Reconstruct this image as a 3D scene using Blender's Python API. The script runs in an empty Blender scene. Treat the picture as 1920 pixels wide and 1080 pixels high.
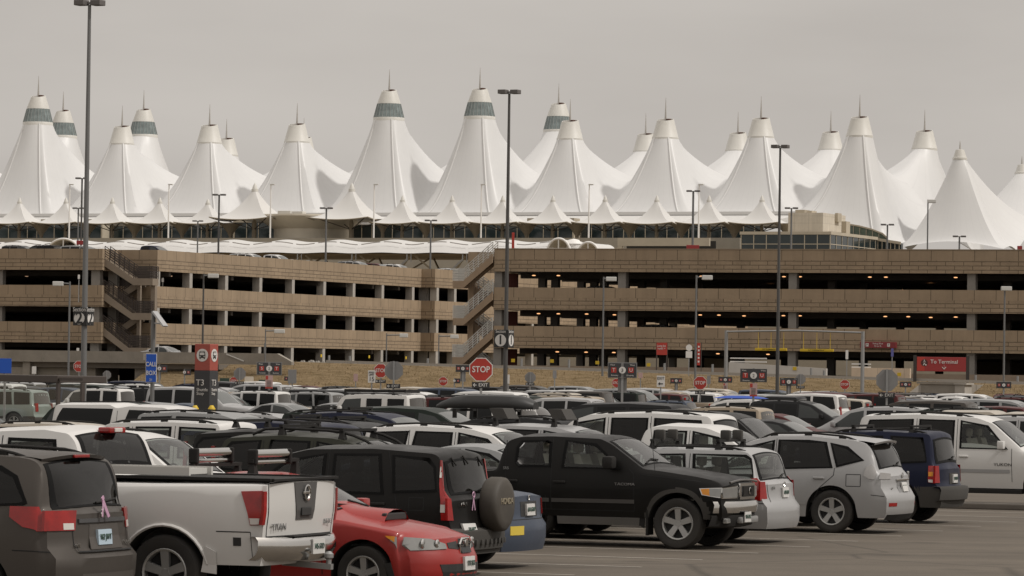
import bpy, bmesh, math, random
from math import sin, cos, pi, radians, sqrt, atan2
from mathutils import Vector, Matrix

random.seed(11)
SC = bpy.context.scene
COL = SC.collection

# ------------------------------------------------------------------ camera
FPX, HC = 7600.0, 2.6
PITCH, ROLL = math.atan(163 / FPX), 0.014
CAMR = Matrix.Rotation(pi / 2 + PITCH, 3, 'X') @ Matrix.Rotation(ROLL, 3, 'Z')
cam_data = bpy.data.cameras.new('camera')
cam_data.sensor_width = 36.0
cam_data.lens = 36.0 * FPX / 1920.0
cam_data.clip_start = 1.0
cam_data.clip_end = 12000.0
cam = bpy.data.objects.new('camera', cam_data)
COL.objects.link(cam)
cam.matrix_world = Matrix.Translation((0, 0, HC)) @ CAMR.to_4x4()
SC.camera = cam


def un(px, py, Y):
    """world point seen at photo pixel (px, py) at distance Y"""
    d = CAMR @ Vector(((px - 960) / FPX, (540 - py) / FPX, -1.0))
    return Vector((0, 0, HC)) + d * (Y / d.y)


def proj(p):
    q = CAMR.transposed() @ (Vector(p) - Vector((0, 0, HC)))
    return 960 + FPX * q.x / -q.z, 540 - FPX * q.y / -q.z


def zat(px, py, Y):
    return un(px, py, Y).z


def xat(px, py, Y):
    return un(px, py, Y).x


# ------------------------------------------------------------------ render
SC.view_settings.view_transform = 'Standard'
SC.view_settings.look = 'None'
SC.view_settings.exposure = -0.13
SC.view_settings.gamma = 1.0
SC.cycles.max_bounces = 6
SC.cycles.diffuse_bounces = 3
SC.cycles.glossy_bounces = 3
SC.cycles.transmission_bounces = 2
SC.cycles.caustics_reflective = False
SC.cycles.caustics_refractive = False
SC.cycles.sample_clamp_indirect = 6.0

# ------------------------------------------------------------------ materials
MATS = {}


def mat(name, col, rough=0.6, metal=0.0, noise=None, bump=None, coat=0.0, spec=0.5, emit=None, dust=0.0):
    if name in MATS:
        return MATS[name]
    m = bpy.data.materials.new(name)
    m.use_nodes = True
    nt = m.node_tree
    b = nt.nodes['Principled BSDF']
    col = tuple(col) + (1.0,)
    b.inputs['Base Color'].default_value = col
    b.inputs['Roughness'].default_value = rough
    b.inputs['Metallic'].default_value = metal
    b.inputs['Specular IOR Level'].default_value = spec
    if coat:
        b.inputs['Coat Weight'].default_value = coat
        b.inputs['Coat Roughness'].default_value = 0.06
    if emit:
        b.inputs['Emission Color'].default_value = tuple(emit[:3]) + (1,)
        b.inputs['Emission Strength'].default_value = emit[3]
    if noise or bump or dust:
        tc = nt.nodes.new('ShaderNodeTexCoord')
    src = None
    if noise:
        n = nt.nodes.new('ShaderNodeTexNoise')
        n.inputs['Scale'].default_value = noise[0]
        n.inputs['Detail'].default_value = 6
        n.inputs['Roughness'].default_value = 0.65
        nt.links.new(tc.outputs['Object'], n.inputs['Vector'])
        r = nt.nodes.new('ShaderNodeMapRange')
        r.inputs['From Min'].default_value = 0.3
        r.inputs['From Max'].default_value = 0.7
        r.inputs['To Min'].default_value = 1 - noise[1]
        r.inputs['To Max'].default_value = 1 + noise[1]
        nt.links.new(n.outputs['Fac'], r.inputs['Value'])
        x = nt.nodes.new('ShaderNodeMix')
        x.data_type = 'RGBA'
        x.blend_type = 'MULTIPLY'
        x.inputs['Factor'].default_value = 1.0
        x.inputs[6].default_value = col
        nt.links.new(r.outputs['Result'], x.inputs[7])
        src = x.outputs[2]
    if dust:
        n = nt.nodes.new('ShaderNodeTexNoise')
        n.inputs['Scale'].default_value = 1.7
        n.inputs['Detail'].default_value = 8
        n.inputs['Roughness'].default_value = 0.7
        nt.links.new(tc.outputs['Object'], n.inputs['Vector'])
        r = nt.nodes.new('ShaderNodeMapRange')
        r.inputs['From Min'].default_value = 0.35
        r.inputs['From Max'].default_value = 0.75
        r.inputs['To Min'].default_value = dust * 0.25
        r.inputs['To Max'].default_value = dust
        nt.links.new(n.outputs['Fac'], r.inputs['Value'])
        x = nt.nodes.new('ShaderNodeMix')
        x.data_type = 'RGBA'
        if src:
            nt.links.new(src, x.inputs[6])
        else:
            x.inputs[6].default_value = col
        x.inputs[7].default_value = (0.20, 0.175, 0.145, 1)
        nt.links.new(r.outputs['Result'], x.inputs['Factor'])
        src = x.outputs[2]
        r2 = nt.nodes.new('ShaderNodeMapRange')
        r2.inputs['From Min'].default_value = 0.3
        r2.inputs['From Max'].default_value = 0.8
        r2.inputs['To Min'].default_value = rough
        r2.inputs['To Max'].default_value = min(1, rough + 0.3)
        nt.links.new(n.outputs['Fac'], r2.inputs['Value'])
        nt.links.new(r2.outputs['Result'], b.inputs['Roughness'])
    if src:
        nt.links.new(src, b.inputs['Base Color'])
    if bump:
        n = nt.nodes.new('ShaderNodeTexNoise')
        n.inputs['Scale'].default_value = bump[0]
        n.inputs['Detail'].default_value = 5
        nt.links.new(tc.outputs['Object'], n.inputs['Vector'])
        bp = nt.nodes.new('ShaderNodeBump')
        bp.inputs['Strength'].default_value = bump[1]
        bp.inputs['Distance'].default_value = bump[2] if len(bump) > 2 else 0.05
        nt.links.new(n.outputs['Fac'], bp.inputs['Height'])
        nt.links.new(bp.outputs['Normal'], b.inputs['Normal'])
    MATS[name] = m
    return m


def block_mat(name, col, bw, bh, mortar, dark, offset=0.5, vary=0.12, bump=0.4, rough=0.85):
    """masonry laid out in the wall's own (x, z) or (y, z) plane, from object coordinates"""
    if name in MATS:
        return MATS[name]
    m = bpy.data.materials.new(name)
    m.use_nodes = True
    nt = m.node_tree
    b = nt.nodes['Principled BSDF']
    b.inputs['Roughness'].default_value = rough
    b.inputs['Specular IOR Level'].default_value = 0.25
    tc = nt.nodes.new('ShaderNodeTexCoord')
    sp = nt.nodes.new('ShaderNodeSeparateXYZ')
    nt.links.new(tc.outputs['Object'], sp.inputs[0])
    ad = nt.nodes.new('ShaderNodeMath')
    ad.operation = 'ADD'
    nt.links.new(sp.outputs['X'], ad.inputs[0])
    nt.links.new(sp.outputs['Y'], ad.inputs[1])
    cb = nt.nodes.new('ShaderNodeCombineXYZ')
    nt.links.new(ad.outputs[0], cb.inputs['X'])
    nt.links.new(sp.outputs['Z'], cb.inputs['Y'])
    br = nt.nodes.new('ShaderNodeTexBrick')
    br.offset = offset
    br.inputs['Scale'].default_value = 1.0
    br.inputs['Brick Width'].default_value = bw
    br.inputs['Row Height'].default_value = bh
    br.inputs['Mortar Size'].default_value = mortar
    br.inputs['Mortar Smooth'].default_value = 0.3
    br.inputs['Bias'].default_value = 0.0
    c = Vector(col)
    br.inputs['Color1'].default_value = tuple(c * (1 + vary)) + (1,)
    br.inputs['Color2'].default_value = tuple(c * (1 - vary)) + (1,)
    br.inputs['Mortar'].default_value = tuple(c * dark) + (1,)
    nt.links.new(cb.outputs[0], br.inputs['Vector'])
    n = nt.nodes.new('ShaderNodeTexNoise')
    n.inputs['Scale'].default_value = 0.35
    n.inputs['Detail'].default_value = 8
    n.inputs['Roughness'].default_value = 0.7
    nt.links.new(tc.outputs['Object'], n.inputs['Vector'])
    r = nt.nodes.new('ShaderNodeMapRange')
    r.inputs['From Min'].default_value = 0.3
    r.inputs['From Max'].default_value = 0.7
    r.inputs['To Min'].default_value = 0.88
    r.inputs['To Max'].default_value = 1.1
    nt.links.new(n.outputs['Fac'], r.inputs['Value'])
    x = nt.nodes.new('ShaderNodeMix')
    x.data_type = 'RGBA'
    x.blend_type = 'MULTIPLY'
    x.inputs['Factor'].default_value = 1
    nt.links.new(br.outputs['Color'], x.inputs[6])
    nt.links.new(r.outputs['Result'], x.inputs[7])
    nt.links.new(x.outputs[2], b.inputs['Base Color'])
    mp = nt.nodes.new('ShaderNodeMapping')
    mp.inputs['Scale'].default_value = (.8, .8, .09)
    nt.links.new(tc.outputs['Object'], mp.inputs['Vector'])
    ns = nt.nodes.new('ShaderNodeTexNoise')
    ns.inputs['Scale'].default_value = 1.0
    ns.inputs['Detail'].default_value = 7
    ns.inputs['Roughness'].default_value = 0.7
    nt.links.new(mp.outputs[0], ns.inputs['Vector'])
    rs = nt.nodes.new('ShaderNodeMapRange')
    rs.inputs['From Min'].default_value = 0.35
    rs.inputs['From Max'].default_value = 0.62
    rs.inputs['To Min'].default_value = 0.90
    rs.inputs['To Max'].default_value = 1.05
    nt.links.new(ns.outputs['Fac'], rs.inputs['Value'])
    xs = nt.nodes.new('ShaderNodeMix')
    xs.data_type = 'RGBA'
    xs.blend_type = 'MULTIPLY'
    xs.inputs['Factor'].default_value = 1
    nt.links.new(x.outputs[2], xs.inputs[6])
    nt.links.new(rs.outputs['Result'], xs.inputs[7])
    nt.links.new(xs.outputs[2], b.inputs['Base Color'])
    n2 = nt.nodes.new('ShaderNodeTexNoise')
    n2.inputs['Scale'].default_value = 5.0
    n2.inputs['Detail'].default_value = 6
    nt.links.new(tc.outputs['Object'], n2.inputs['Vector'])
    bp = nt.nodes.new('ShaderNodeBump')
    bp.inputs['Strength'].default_value = bump
    bp.inputs['Distance'].default_value = 0.08
    nt.links.new(n2.outputs['Fac'], bp.inputs['Height'])
    nt.links.new(bp.outputs['Normal'], b.inputs['Normal'])
    MATS[name] = m
    return m


# ------------------------------------------------------------------ mesh building
class MB:
    def __init__(self):
        self.v, self.f, self.m = [], [], []

    def add(self, vs, fs, mi=0):
        o = len(self.v)
        self.v += [tuple(p) for p in vs]
        for f in fs:
            self.f.append(tuple(i + o for i in f))
            self.m.append(mi)
        return self

    def join(self, other, xf=None, dm=0):
        vs = other.v if xf is None else [tuple(xf @ Vector(p)) for p in other.v]
        o = len(self.v)
        self.v += vs
        for f, m in zip(other.f, other.m):
            self.f.append(tuple(i + o for i in f))
            self.m.append(m + dm)
        return self

    def box(self, x0, x1, y0, y1, z0, z1, mi=0):
        vs = [(x0, y0, z0), (x1, y0, z0), (x1, y1, z0), (x0, y1, z0), (x0, y0, z1), (x1, y0, z1), (x1, y1, z1), (x0, y1, z1)]
        return self.add(vs, [(0, 3, 2, 1), (4, 5, 6, 7), (0, 1, 5, 4), (1, 2, 6, 5), (2, 3, 7, 6), (3, 0, 4, 7)], mi)

    def bbox(self, x0, x1, y0, y1, z0, z1, b=0.02, mi=0):
        """box with chamfered edges"""
        bm = bmesh.new()
        bmesh.ops.create_cube(bm, size=1.0)
        for v in bm.verts:
            v.co = Vector((x0 + (v.co.x + .5) * (x1 - x0), y0 + (v.co.y + .5) * (y1 - y0), z0 + (v.co.z + .5) * (z1 - z0)))
        bmesh.ops.bevel(bm, geom=bm.edges[:], offset=b, segments=2, affect='EDGES', profile=0.6)
        bm.verts.index_update()
        self.add([v.co.copy() for v in bm.verts], [[v.index for v in f.verts] for f in bm.faces], mi)
        bm.free()
        return self

    def hexa(self, p, mi=0):
        """8 points: bottom loop 4, top loop 4"""
        return self.add(p, [(0, 3, 2, 1), (4, 5, 6, 7), (0, 1, 5, 4), (1, 2, 6, 5), (2, 3, 7, 6), (3, 0, 4, 7)], mi)

    def bar(self, a, b, w, h=None, mi=0):
        """rectangular bar from a to b (w horizontal, h vertical-ish)"""
        h = h or w
        a, b = Vector(a), Vector(b)
        d = (b - a).normalized()
        up = Vector((0, 0, 1)) if abs(d.z) < 0.95 else Vector((0, 1, 0))
        s = d.cross(up).normalized() * w / 2
        t = s.normalized().cross(d) * h / 2
        return self.hexa([a - s - t, a + s - t, a + s + t, a - s + t, b - s - t, b + s - t, b + s + t, b - s + t], mi)

    def tube(self, path, r, n=8, mi=0, caps=True):
        path = [Vector(p) for p in path]
        rs = r if isinstance(r, (list, tuple)) else [r] * len(path)
        rings = []
        prev = None
        for i, p in enumerate(path):
            d = (path[min(i + 1, len(path) - 1)] - path[max(i - 1, 0)]).normalized()
            if prev is None:
                ref = Vector((0, 0, 1)) if abs(d.z) < 0.9 else Vector((1, 0, 0))
                s = d.cross(ref).normalized()
            else:
                s = (prev - d * prev.dot(d)).normalized()
            prev = s
            t = d.cross(s)
            rings.append([p + (s * cos(2 * pi * k / n) + t * sin(2 * pi * k / n)) * rs[i] for k in range(n)])
        vs = [q for ring in rings for q in ring]
        fs = []
        for i in range(len(path) - 1):
            for k in range(n):
                k2 = (k + 1) % n
                fs.append((i * n + k, i * n + k2, (i + 1) * n + k2, (i + 1) * n + k))
        if caps:
            fs.append(tuple(reversed(range(n))))
            fs.append(tuple((len(path) - 1) * n + k for k in range(n)))
        return self.add(vs, fs, mi)

    def lathe(self, prof, n=24, c=(0, 0, 0), axis='Z', mi=0, cap=False):
        """prof: list of (r, h)"""
        vs, fs = [], []
        for (r, h) in prof:
            for k in range(n):
                a = 2 * pi * k / n
                if axis == 'Z':
                    p = (c[0] + r * cos(a), c[1] + r * sin(a), c[2] + h)
                elif axis == 'Y':
                    p = (c[0] + r * cos(a), c[1] + h, c[2] + r * sin(a))
                else:
                    p = (c[0] + h, c[1] + r * cos(a), c[2] + r * sin(a))
                vs.append(p)
        for i in range(len(prof) - 1):
            for k in range(n):
                k2 = (k + 1) % n
                fs.append((i * n + k, i * n + k2, (i + 1) * n + k2, (i + 1) * n + k))
        if cap:
            fs.append(tuple(range(n)))
            fs.append(tuple((len(prof) - 1) * n + k for k in range(n)))
        return self.add(vs, fs, mi)

    def prism(self, poly, y0, y1, mi=0):
        """poly in (x, z), extruded along y"""
        n = len(poly)
        vs = [(p[0], y0, p[1]) for p in poly] + [(p[0], y1, p[1]) for p in poly]
        fs = [tuple(range(n)), tuple(reversed(range(n, 2 * n)))]
        for i in range(n):
            j = (i + 1) % n
            fs.append((j, i, i + n, j + n))
        return self.add(vs, fs, mi)

    def grid(self, rows, mi=0, close=False):
        """rows: list of equally long lists of points"""
        n = len(rows[0])
        vs = [p for r in rows for p in r]
        fs = []
        for i in range(len(rows) - 1):
            for k in range(n if close else n - 1):
                k2 = (k + 1) % n
                fs.append((i * n + k, i * n + k2, (i + 1) * n + k2, (i + 1) * n + k))
        return self.add(vs, fs, mi)

    def mesh(self, name, mats, smooth=None):
        me = bpy.data.meshes.new(name)
        me.from_pydata(self.v, [], self.f)
        for m in mats:
            me.materials.append(m)
        me.polygons.foreach_set('material_index', self.m)
        me.validate()
        bm = bmesh.new()
        bm.from_mesh(me)
        bmesh.ops.remove_doubles(bm, verts=bm.verts, dist=1e-4)
        bmesh.ops.recalc_face_normals(bm, faces=bm.faces)
        bm.to_mesh(me)
        bm.free()
        if smooth is not None:
            me.polygons.foreach_set('use_smooth', [True] * len(me.polygons))
            me.set_sharp_from_angle(angle=radians(smooth))
        return me

    def build(self, name, mats, parent=None, smooth=None, loc=(0, 0, 0), rotz=0):
        if not isinstance(mats, (list, tuple)):
            mats = [mats]
        return link(name, self.mesh(name, mats, smooth), parent, loc, rotz)


def link(name, me, parent=None, loc=(0, 0, 0), rotz=0):
    o = bpy.data.objects.new(name, me)
    COL.objects.link(o)
    o.parent = parent
    o.location = loc
    o.rotation_euler = (0, 0, rotz)
    return o


def tag(o, label=None, cat=None, group=None, kind=None):
    if label:
        o['label'] = label
    if cat:
        o['category'] = cat
    if group:
        o['group'] = group
    if kind:
        o['kind'] = kind
    return o


def thing(name, label, cat, loc=(0, 0, 0), rotz=0, group=None):
    o = link(name, None, None, loc, rotz)
    return tag(o, label, cat, group)


def children(o):
    return [c for c in bpy.data.objects if c.parent == o]


_TXT = {}


def text(parent, s, size, x, z, m, y=-0.01, name='lettering', align='CENTER', xs=1.0, bold=0.0, face='-Y'):
    """flat raised lettering on a local plane facing -y (or +x)"""
    key = (s, align, bold)
    if key not in _TXT:
        cu = bpy.data.curves.new('lettering', 'FONT')
        cu.body = s
        cu.align_x = align
        cu.align_y = 'CENTER'
        cu.size = 1.0
        cu.extrude = 0.004
        cu.offset = bold
        cu.resolution_u = 3
        ob = bpy.data.objects.new('lettering', cu)
        me = bpy.data.meshes.new_from_object(ob)
        bpy.data.objects.remove(ob)
        _TXT[key] = me
    me = _TXT[key].copy()
    for v in me.vertices:
        a, b, c = v.co
        if face == '-Y':
            v.co = (a * size * xs, -c, b * size)
        else:
            v.co = (c, a * size * xs, b * size)
    me.materials.clear()
    me.materials.append(m)
    o = bpy.data.objects.new(name, me)
    COL.objects.link(o)
    o.parent = parent
    if face == '-Y':
        o.location = (x, y, z)
    else:
        o.location = (y, x, z)
    return o


# campus grid: u runs right and towards the viewer, v runs away to the right
def frame(deg):
    a = radians(deg)
    return Vector((cos(a), -sin(a), 0)), Vector((sin(a), cos(a), 0))


GA = 21.0
GU, GV = frame(GA)
E0 = Vector((1.82, 55.4, 0))     # end of a stall line nearest the camera
STALL = 2.65
ROTR = radians(-GA)              # nose to the right
ROTL = radians(180 - GA)

# ------------------------------------------------------------------ common materials
M_ASPH = mat('asphalt', (0.075, 0.067, 0.057), 0.9, noise=(0.6, 0.12), spec=0.3)
M_LINE = mat('line_paint', (0.34, 0.31, 0.27), 0.8, noise=(3, 0.2))
M_CONC = mat('concrete', (0.25, 0.225, 0.19), 0.85, noise=(0.8, 0.14), bump=(6, 0.2))
M_CONCL = mat('pale_concrete', (0.36, 0.33, 0.29), 0.85, noise=(0.8, 0.12))
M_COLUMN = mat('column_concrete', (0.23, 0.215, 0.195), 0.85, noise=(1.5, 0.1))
M_STEEL = mat('galvanised_steel', (0.30, 0.30, 0.295), 0.5, 0.55, noise=(2, 0.1))
M_POLE = mat('bronze_pole', (0.085, 0.082, 0.078), 0.5, 0.3)
M_POLEG = mat('grey_pole', (0.17, 0.17, 0.168), 0.5, 0.4)
M_HEAD = mat('lamp_housing', (0.12, 0.11, 0.105), 0.6)
M_HEADL = mat('pale_lamp_housing', (0.52, 0.51, 0.48), 0.5)
M_WHITE = mat('white_paint', (0.74, 0.72, 0.69), 0.55)
M_SWHITE = mat('sign_white', (0.62, 0.60, 0.57), 0.55)
M_BLACK = mat('sign_black', (0.022, 0.022, 0.022), 0.5)
M_DGREY = mat('sign_charcoal', (0.035, 0.035, 0.037), 0.5)
M_RED = mat('sign_red', (0.36, 0.032, 0.02), 0.5)
M_DRED = mat('sign_dark_red', (0.25, 0.022, 0.022), 0.5)
M_PINK = mat('notice_pink', (0.42, 0.28, 0.26), 0.6)
M_BLUE = mat('sign_blue', (0.010, 0.085, 0.45), 0.45)
M_YEL = mat('safety_yellow', (0.6, 0.41, 0.02), 0.55)
M_SBACK = mat('sign_aluminium', (0.23, 0.225, 0.22), 0.55, 0.3, noise=(5, 0.05))
M_BRN = mat('brown_metal', (0.055, 0.042, 0.035), 0.6)



def thin_glass(name, tint, refl=1.0):
    m = bpy.data.materials.new(name)
    m.use_nodes = True
    nt = m.node_tree
    nt.nodes.remove(nt.nodes['Principled BSDF'])
    out = nt.nodes['Material Output']
    tr = nt.nodes.new('ShaderNodeBsdfTransparent')
    tr.inputs['Color'].default_value = tuple(tint) + (1,)
    gl = nt.nodes.new('ShaderNodeBsdfGlossy')
    gl.inputs['Roughness'].default_value = 0.05
    gl.inputs['Color'].default_value = (refl, refl, refl, 1)
    df = nt.nodes.new('ShaderNodeBsdfDiffuse')
    df.inputs['Color'].default_value = (.2, .18, .155, 1)
    fr = nt.nodes.new('ShaderNodeFresnel')
    # the sheet has no thickness: both of its sides face air
    geo = nt.nodes.new('ShaderNodeNewGeometry')
    e1 = nt.nodes.new('ShaderNodeMath')
    e1.operation = 'MULTIPLY_ADD'
    nt.links.new(geo.outputs['Backfacing'], e1.inputs[0])
    e1.inputs[1].default_value = -2.0
    e1.inputs[2].default_value = 1.0
    e2 = nt.nodes.new('ShaderNodeMath')
    e2.operation = 'POWER'
    e2.inputs[0].default_value = 1.4
    nt.links.new(e1.outputs[0], e2.inputs[1])
    nt.links.new(e2.outputs[0], fr.inputs['IOR'])
    m1 = nt.nodes.new('ShaderNodeMixShader')
    m1.inputs[0].default_value = 0.03          # a film of road dust
    nt.links.new(tr.outputs[0], m1.inputs[1])
    nt.links.new(df.outputs[0], m1.inputs[2])
    m2 = nt.nodes.new('ShaderNodeMixShader')
    nt.links.new(fr.outputs[0], m2.inputs[0])
    nt.links.new(m1.outputs[0], m2.inputs[1])
    nt.links.new(gl.outputs[0], m2.inputs[2])
    nt.links.new(m2.outputs[0], out.inputs['Surface'])
    return m


# ------------------------------------------------------------------ light
W = bpy.data.worlds.new('World')
SC.world = W
W.use_nodes = True
wn = W.node_tree
SUN_EL = radians(49)
sd = (GU * 1.0 - GV * 0.01).normalized()
SUN_AZ = atan2(sd.x, sd.y)       # from +Y, clockwise
bg = wn.nodes['Background']
sky = wn.nodes.new('ShaderNodeTexSky')
sky.sky_type = 'NISHITA'
sky.sun_disc = False
sky.sun_elevation = SUN_EL
sky.sun_rotation = SUN_AZ
sky.air_density = 1.0
sky.dust_density = 6.0
# high overcast: the clear sky seen through a nearly even sheet of warm grey cloud
tcw = wn.nodes.new('ShaderNodeTexCoord')
cl = wn.nodes.new('ShaderNodeTexNoise')
cl.inputs['Scale'].default_value = 7.0
cl.inputs['Detail'].default_value = 5
mpw = wn.nodes.new('ShaderNodeMapping')
mpw.inputs['Scale'].default_value = (1, 1, 4)
wn.links.new(tcw.outputs['Generated'], mpw.inputs['Vector'])
wn.links.new(mpw.outputs[0], cl.inputs['Vector'])
rp = wn.nodes.new('ShaderNodeValToRGB')
rp.color_ramp.elements[0].position = 0.3
rp.color_ramp.elements[1].position = 0.7
SKYK = 5.95
rp.color_ramp.elements[0].color = (0.95 * SKYK, 0.885 * SKYK, 0.82 * SKYK, 1)
rp.color_ramp.elements[1].color = (1.09 * SKYK, 1.02 * SKYK, 0.945 * SKYK, 1)
wn.links.new(cl.outputs['Fac'], rp.inputs['Fac'])
mx = wn.nodes.new('ShaderNodeMix')
mx.data_type = 'RGBA'
mx.inputs['Factor'].default_value = 0.93
wn.links.new(sky.outputs[0], mx.inputs[6])
wn.links.new(rp.outputs[0], mx.inputs[7])
# an overcast sky is brighter overhead than at the horizon
sz = wn.nodes.new('ShaderNodeSeparateXYZ')
wn.links.new(tcw.outputs['Generated'], sz.inputs[0])
zr_ = wn.nodes.new('ShaderNodeMapRange')
zr_.interpolation_type = 'SMOOTHSTEP'
zr_.inputs['From Min'].default_value = 0.10
zr_.inputs['From Max'].default_value = 0.95
zr_.inputs['To Min'].default_value = 1.0
zr_.inputs['To Max'].default_value = 1.75
wn.links.new(sz.outputs['Z'], zr_.inputs['Value'])
mz = wn.nodes.new('ShaderNodeVectorMath')
mz.operation = 'SCALE'
wn.links.new(mx.outputs[2], mz.inputs[0])
wn.links.new(zr_.outputs['Result'], mz.inputs['Scale'])
wn.links.new(mz.outputs[0], bg.inputs['Color'])
bg.inputs['Strength'].default_value = 0.1
sl = bpy.data.lights.new('sun', 'SUN')
sl.energy = 2.25
sl.angle = radians(3.0)
sl.color = (1.0, 0.96, 0.91)
so = bpy.data.objects.new('sun', sl)
COL.objects.link(so)
so.location = (60, -20, 120)
to_sun = Vector((sd.x * cos(SUN_EL), sd.y * cos(SUN_EL), sin(SUN_EL)))
so.rotation_euler = to_sun.to_track_quat('Z', 'Y').to_euler()
# ================================================================== setting
class Fr:
    def __init__(self, o, deg):
        self.o = Vector((o[0], o[1], 0))
        self.deg = deg
        self.u, self.v = frame(deg)
        self.rot = radians(-deg)

    def p(self, a, b, z=0.0):
        q = self.o + self.u * a + self.v * b
        return Vector((q.x, q.y, z))

    def _hit(self, px, py, P, n):
        d = CAMR @ Vector(((px - 960) / FPX, (540 - py) / FPX, -1.0))
        c = Vector((0, 0, HC))
        t = (P - c).dot(n) / d.dot(n)
        return c + d * t

    def hit(self, px, py, b=0.0):
        """(u, z) where the view ray meets the plane v = b"""
        q = self._hit(px, py, self.o + self.v * b, self.v)
        return (q - self.o).dot(self.u), q.z

    def hitu(self, px, py, a=0.0):
        q = self._hit(px, py, self.o + self.u * a, self.u)
        return (q - self.o).dot(self.v), q.z


def ground_sheet():
    mb = MB()
    mb.add([(-3000, -200, -0.03), (3000, -200, -0.03), (3000, 6000, -0.03), (-3000, 6000, -0.03)], [(0, 1, 2, 3)])
    tag(mb.build('ground', mat('dry_ground', (0.24, 0.19, 0.12), 0.95, noise=(0.05, 0.2))), kind='structure')


ground_sheet()


def asphalt_mat():
    m = bpy.data.materials.new('lot_asphalt')
    m.use_nodes = True
    nt = m.node_tree
    b = nt.nodes['Principled BSDF']
    b.inputs['Roughness'].default_value = 0.88
    b.inputs['Specular IOR Level'].default_value = 0.35
    tc = nt.nodes.new('ShaderNodeTexCoord')

    def noise(scale, det, mp=None):
        n = nt.nodes.new('ShaderNodeTexNoise')
        n.inputs['Scale'].default_value = scale
        n.inputs['Detail'].default_value = det
        n.inputs['Roughness'].default_value = 0.7
        if mp:
            q = nt.nodes.new('ShaderNodeMapping')
            q.inputs['Rotation'].default_value = (0, 0, radians(GA))
            q.inputs['Scale'].default_value = mp
            nt.links.new(tc.outputs['Object'], q.inputs['Vector'])
            nt.links.new(q.outputs[0], n.inputs['Vector'])
        else:
            nt.links.new(tc.outputs['Object'], n.inputs['Vector'])
        return n
    a = noise(0.35, 6)
    c = noise(30, 3)
    tr = noise(0.9, 4, (0.06, 1.0, 1))
    mixes = [(a, 0.35, 0.7, 0.84, 1.12), (c, 0.3, 0.7, 0.86, 1.13), (tr, 0.35, 0.7, 0.84, 1.1)]
    src = None
    for n, f0, f1, t0, t1 in mixes:
        r = nt.nodes.new('ShaderNodeMapRange')
        r.inputs['From Min'].default_value = f0
        r.inputs['From Max'].default_value = f1
        r.inputs['To Min'].default_value = t0
        r.inputs['To Max'].default_value = t1
        nt.links.new(n.outputs['Fac'], r.inputs['Value'])
        x = nt.nodes.new('ShaderNodeMix')
        x.data_type = 'RGBA'
        x.blend_type = 'MULTIPLY'
        x.inputs['Factor'].default_value = 1
        if src is None:
            x.inputs[6].default_value = (0.114, 0.095, 0.074, 1)
        else:
            nt.links.new(src, x.inputs[6])
        nt.links.new(r.outputs['Result'], x.inputs[7])
        src = x.outputs[2]
    # dark oil drips where cars stand and thin tar-filled cracks
    vo = nt.nodes.new('ShaderNodeTexVoronoi')
    vo.feature = 'DISTANCE_TO_EDGE'
    vo.inputs['Scale'].default_value = 0.16
    wv = noise(0.5, 4)
    ad = nt.nodes.new('ShaderNodeMix')
    ad.data_type = 'RGBA'
    ad.inputs['Factor'].default_value = 0.12
    nt.links.new(tc.outputs['Object'], ad.inputs[6])
    nt.links.new(wv.outputs['Color'], ad.inputs[7])
    nt.links.new(ad.outputs[2], vo.inputs['Vector'])
    r = nt.nodes.new('ShaderNodeMapRange')
    r.inputs['From Min'].default_value = 0.0
    r.inputs['From Max'].default_value = 0.012
    r.inputs['To Min'].default_value = 0.62
    r.inputs['To Max'].default_value = 1.0
    nt.links.new(vo.outputs['Distance'], r.inputs['Value'])
    x = nt.nodes.new('ShaderNodeMix')
    x.data_type = 'RGBA'
    x.blend_type = 'MULTIPLY'
    x.inputs['Factor'].default_value = 1
    nt.links.new(src, x.inputs[6])
    nt.links.new(r.outputs['Result'], x.inputs[7])
    # scattered oil spots
    v2 = nt.nodes.new('ShaderNodeTexVoronoi')
    v2.inputs['Scale'].default_value = 0.55
    v2.inputs['Randomness'].default_value = 1.0
    wob = noise(2.5, 4)
    a2 = nt.nodes.new('ShaderNodeMix')
    a2.data_type = 'RGBA'
    a2.inputs['Factor'].default_value = 0.22
    nt.links.new(tc.outputs['Object'], a2.inputs[6])
    nt.links.new(wob.outputs['Color'], a2.inputs[7])
    nt.links.new(a2.outputs[2], v2.inputs['Vector'])
    r2 = nt.nodes.new('ShaderNodeMapRange')
    r2.inputs['From Min'].default_value = 0.05
    r2.inputs['From Max'].default_value = 0.20
    r2.inputs['To Min'].default_value = 0.66
    r2.inputs['To Max'].default_value = 1.0
    nt.links.new(v2.outputs['Distance'], r2.inputs['Value'])
    x2 = nt.nodes.new('ShaderNodeMix')
    x2.data_type = 'RGBA'
    x2.blend_type = 'MULTIPLY'
    x2.inputs['Factor'].default_value = 1
    nt.links.new(x.outputs[2], x2.inputs[6])
    nt.links.new(r2.outputs['Result'], x2.inputs[7])
    nt.links.new(x2.outputs[2], b.inputs['Base Color'])
    bp = nt.nodes.new('ShaderNodeBump')
    bp.inputs['Strength'].default_value = 0.3
    bp.inputs['Distance'].default_value = 0.01
    nt.links.new(c.outputs['Fac'], bp.inputs['Height'])
    nt.links.new(bp.outputs['Normal'], b.inputs['Normal'])
    return m


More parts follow.
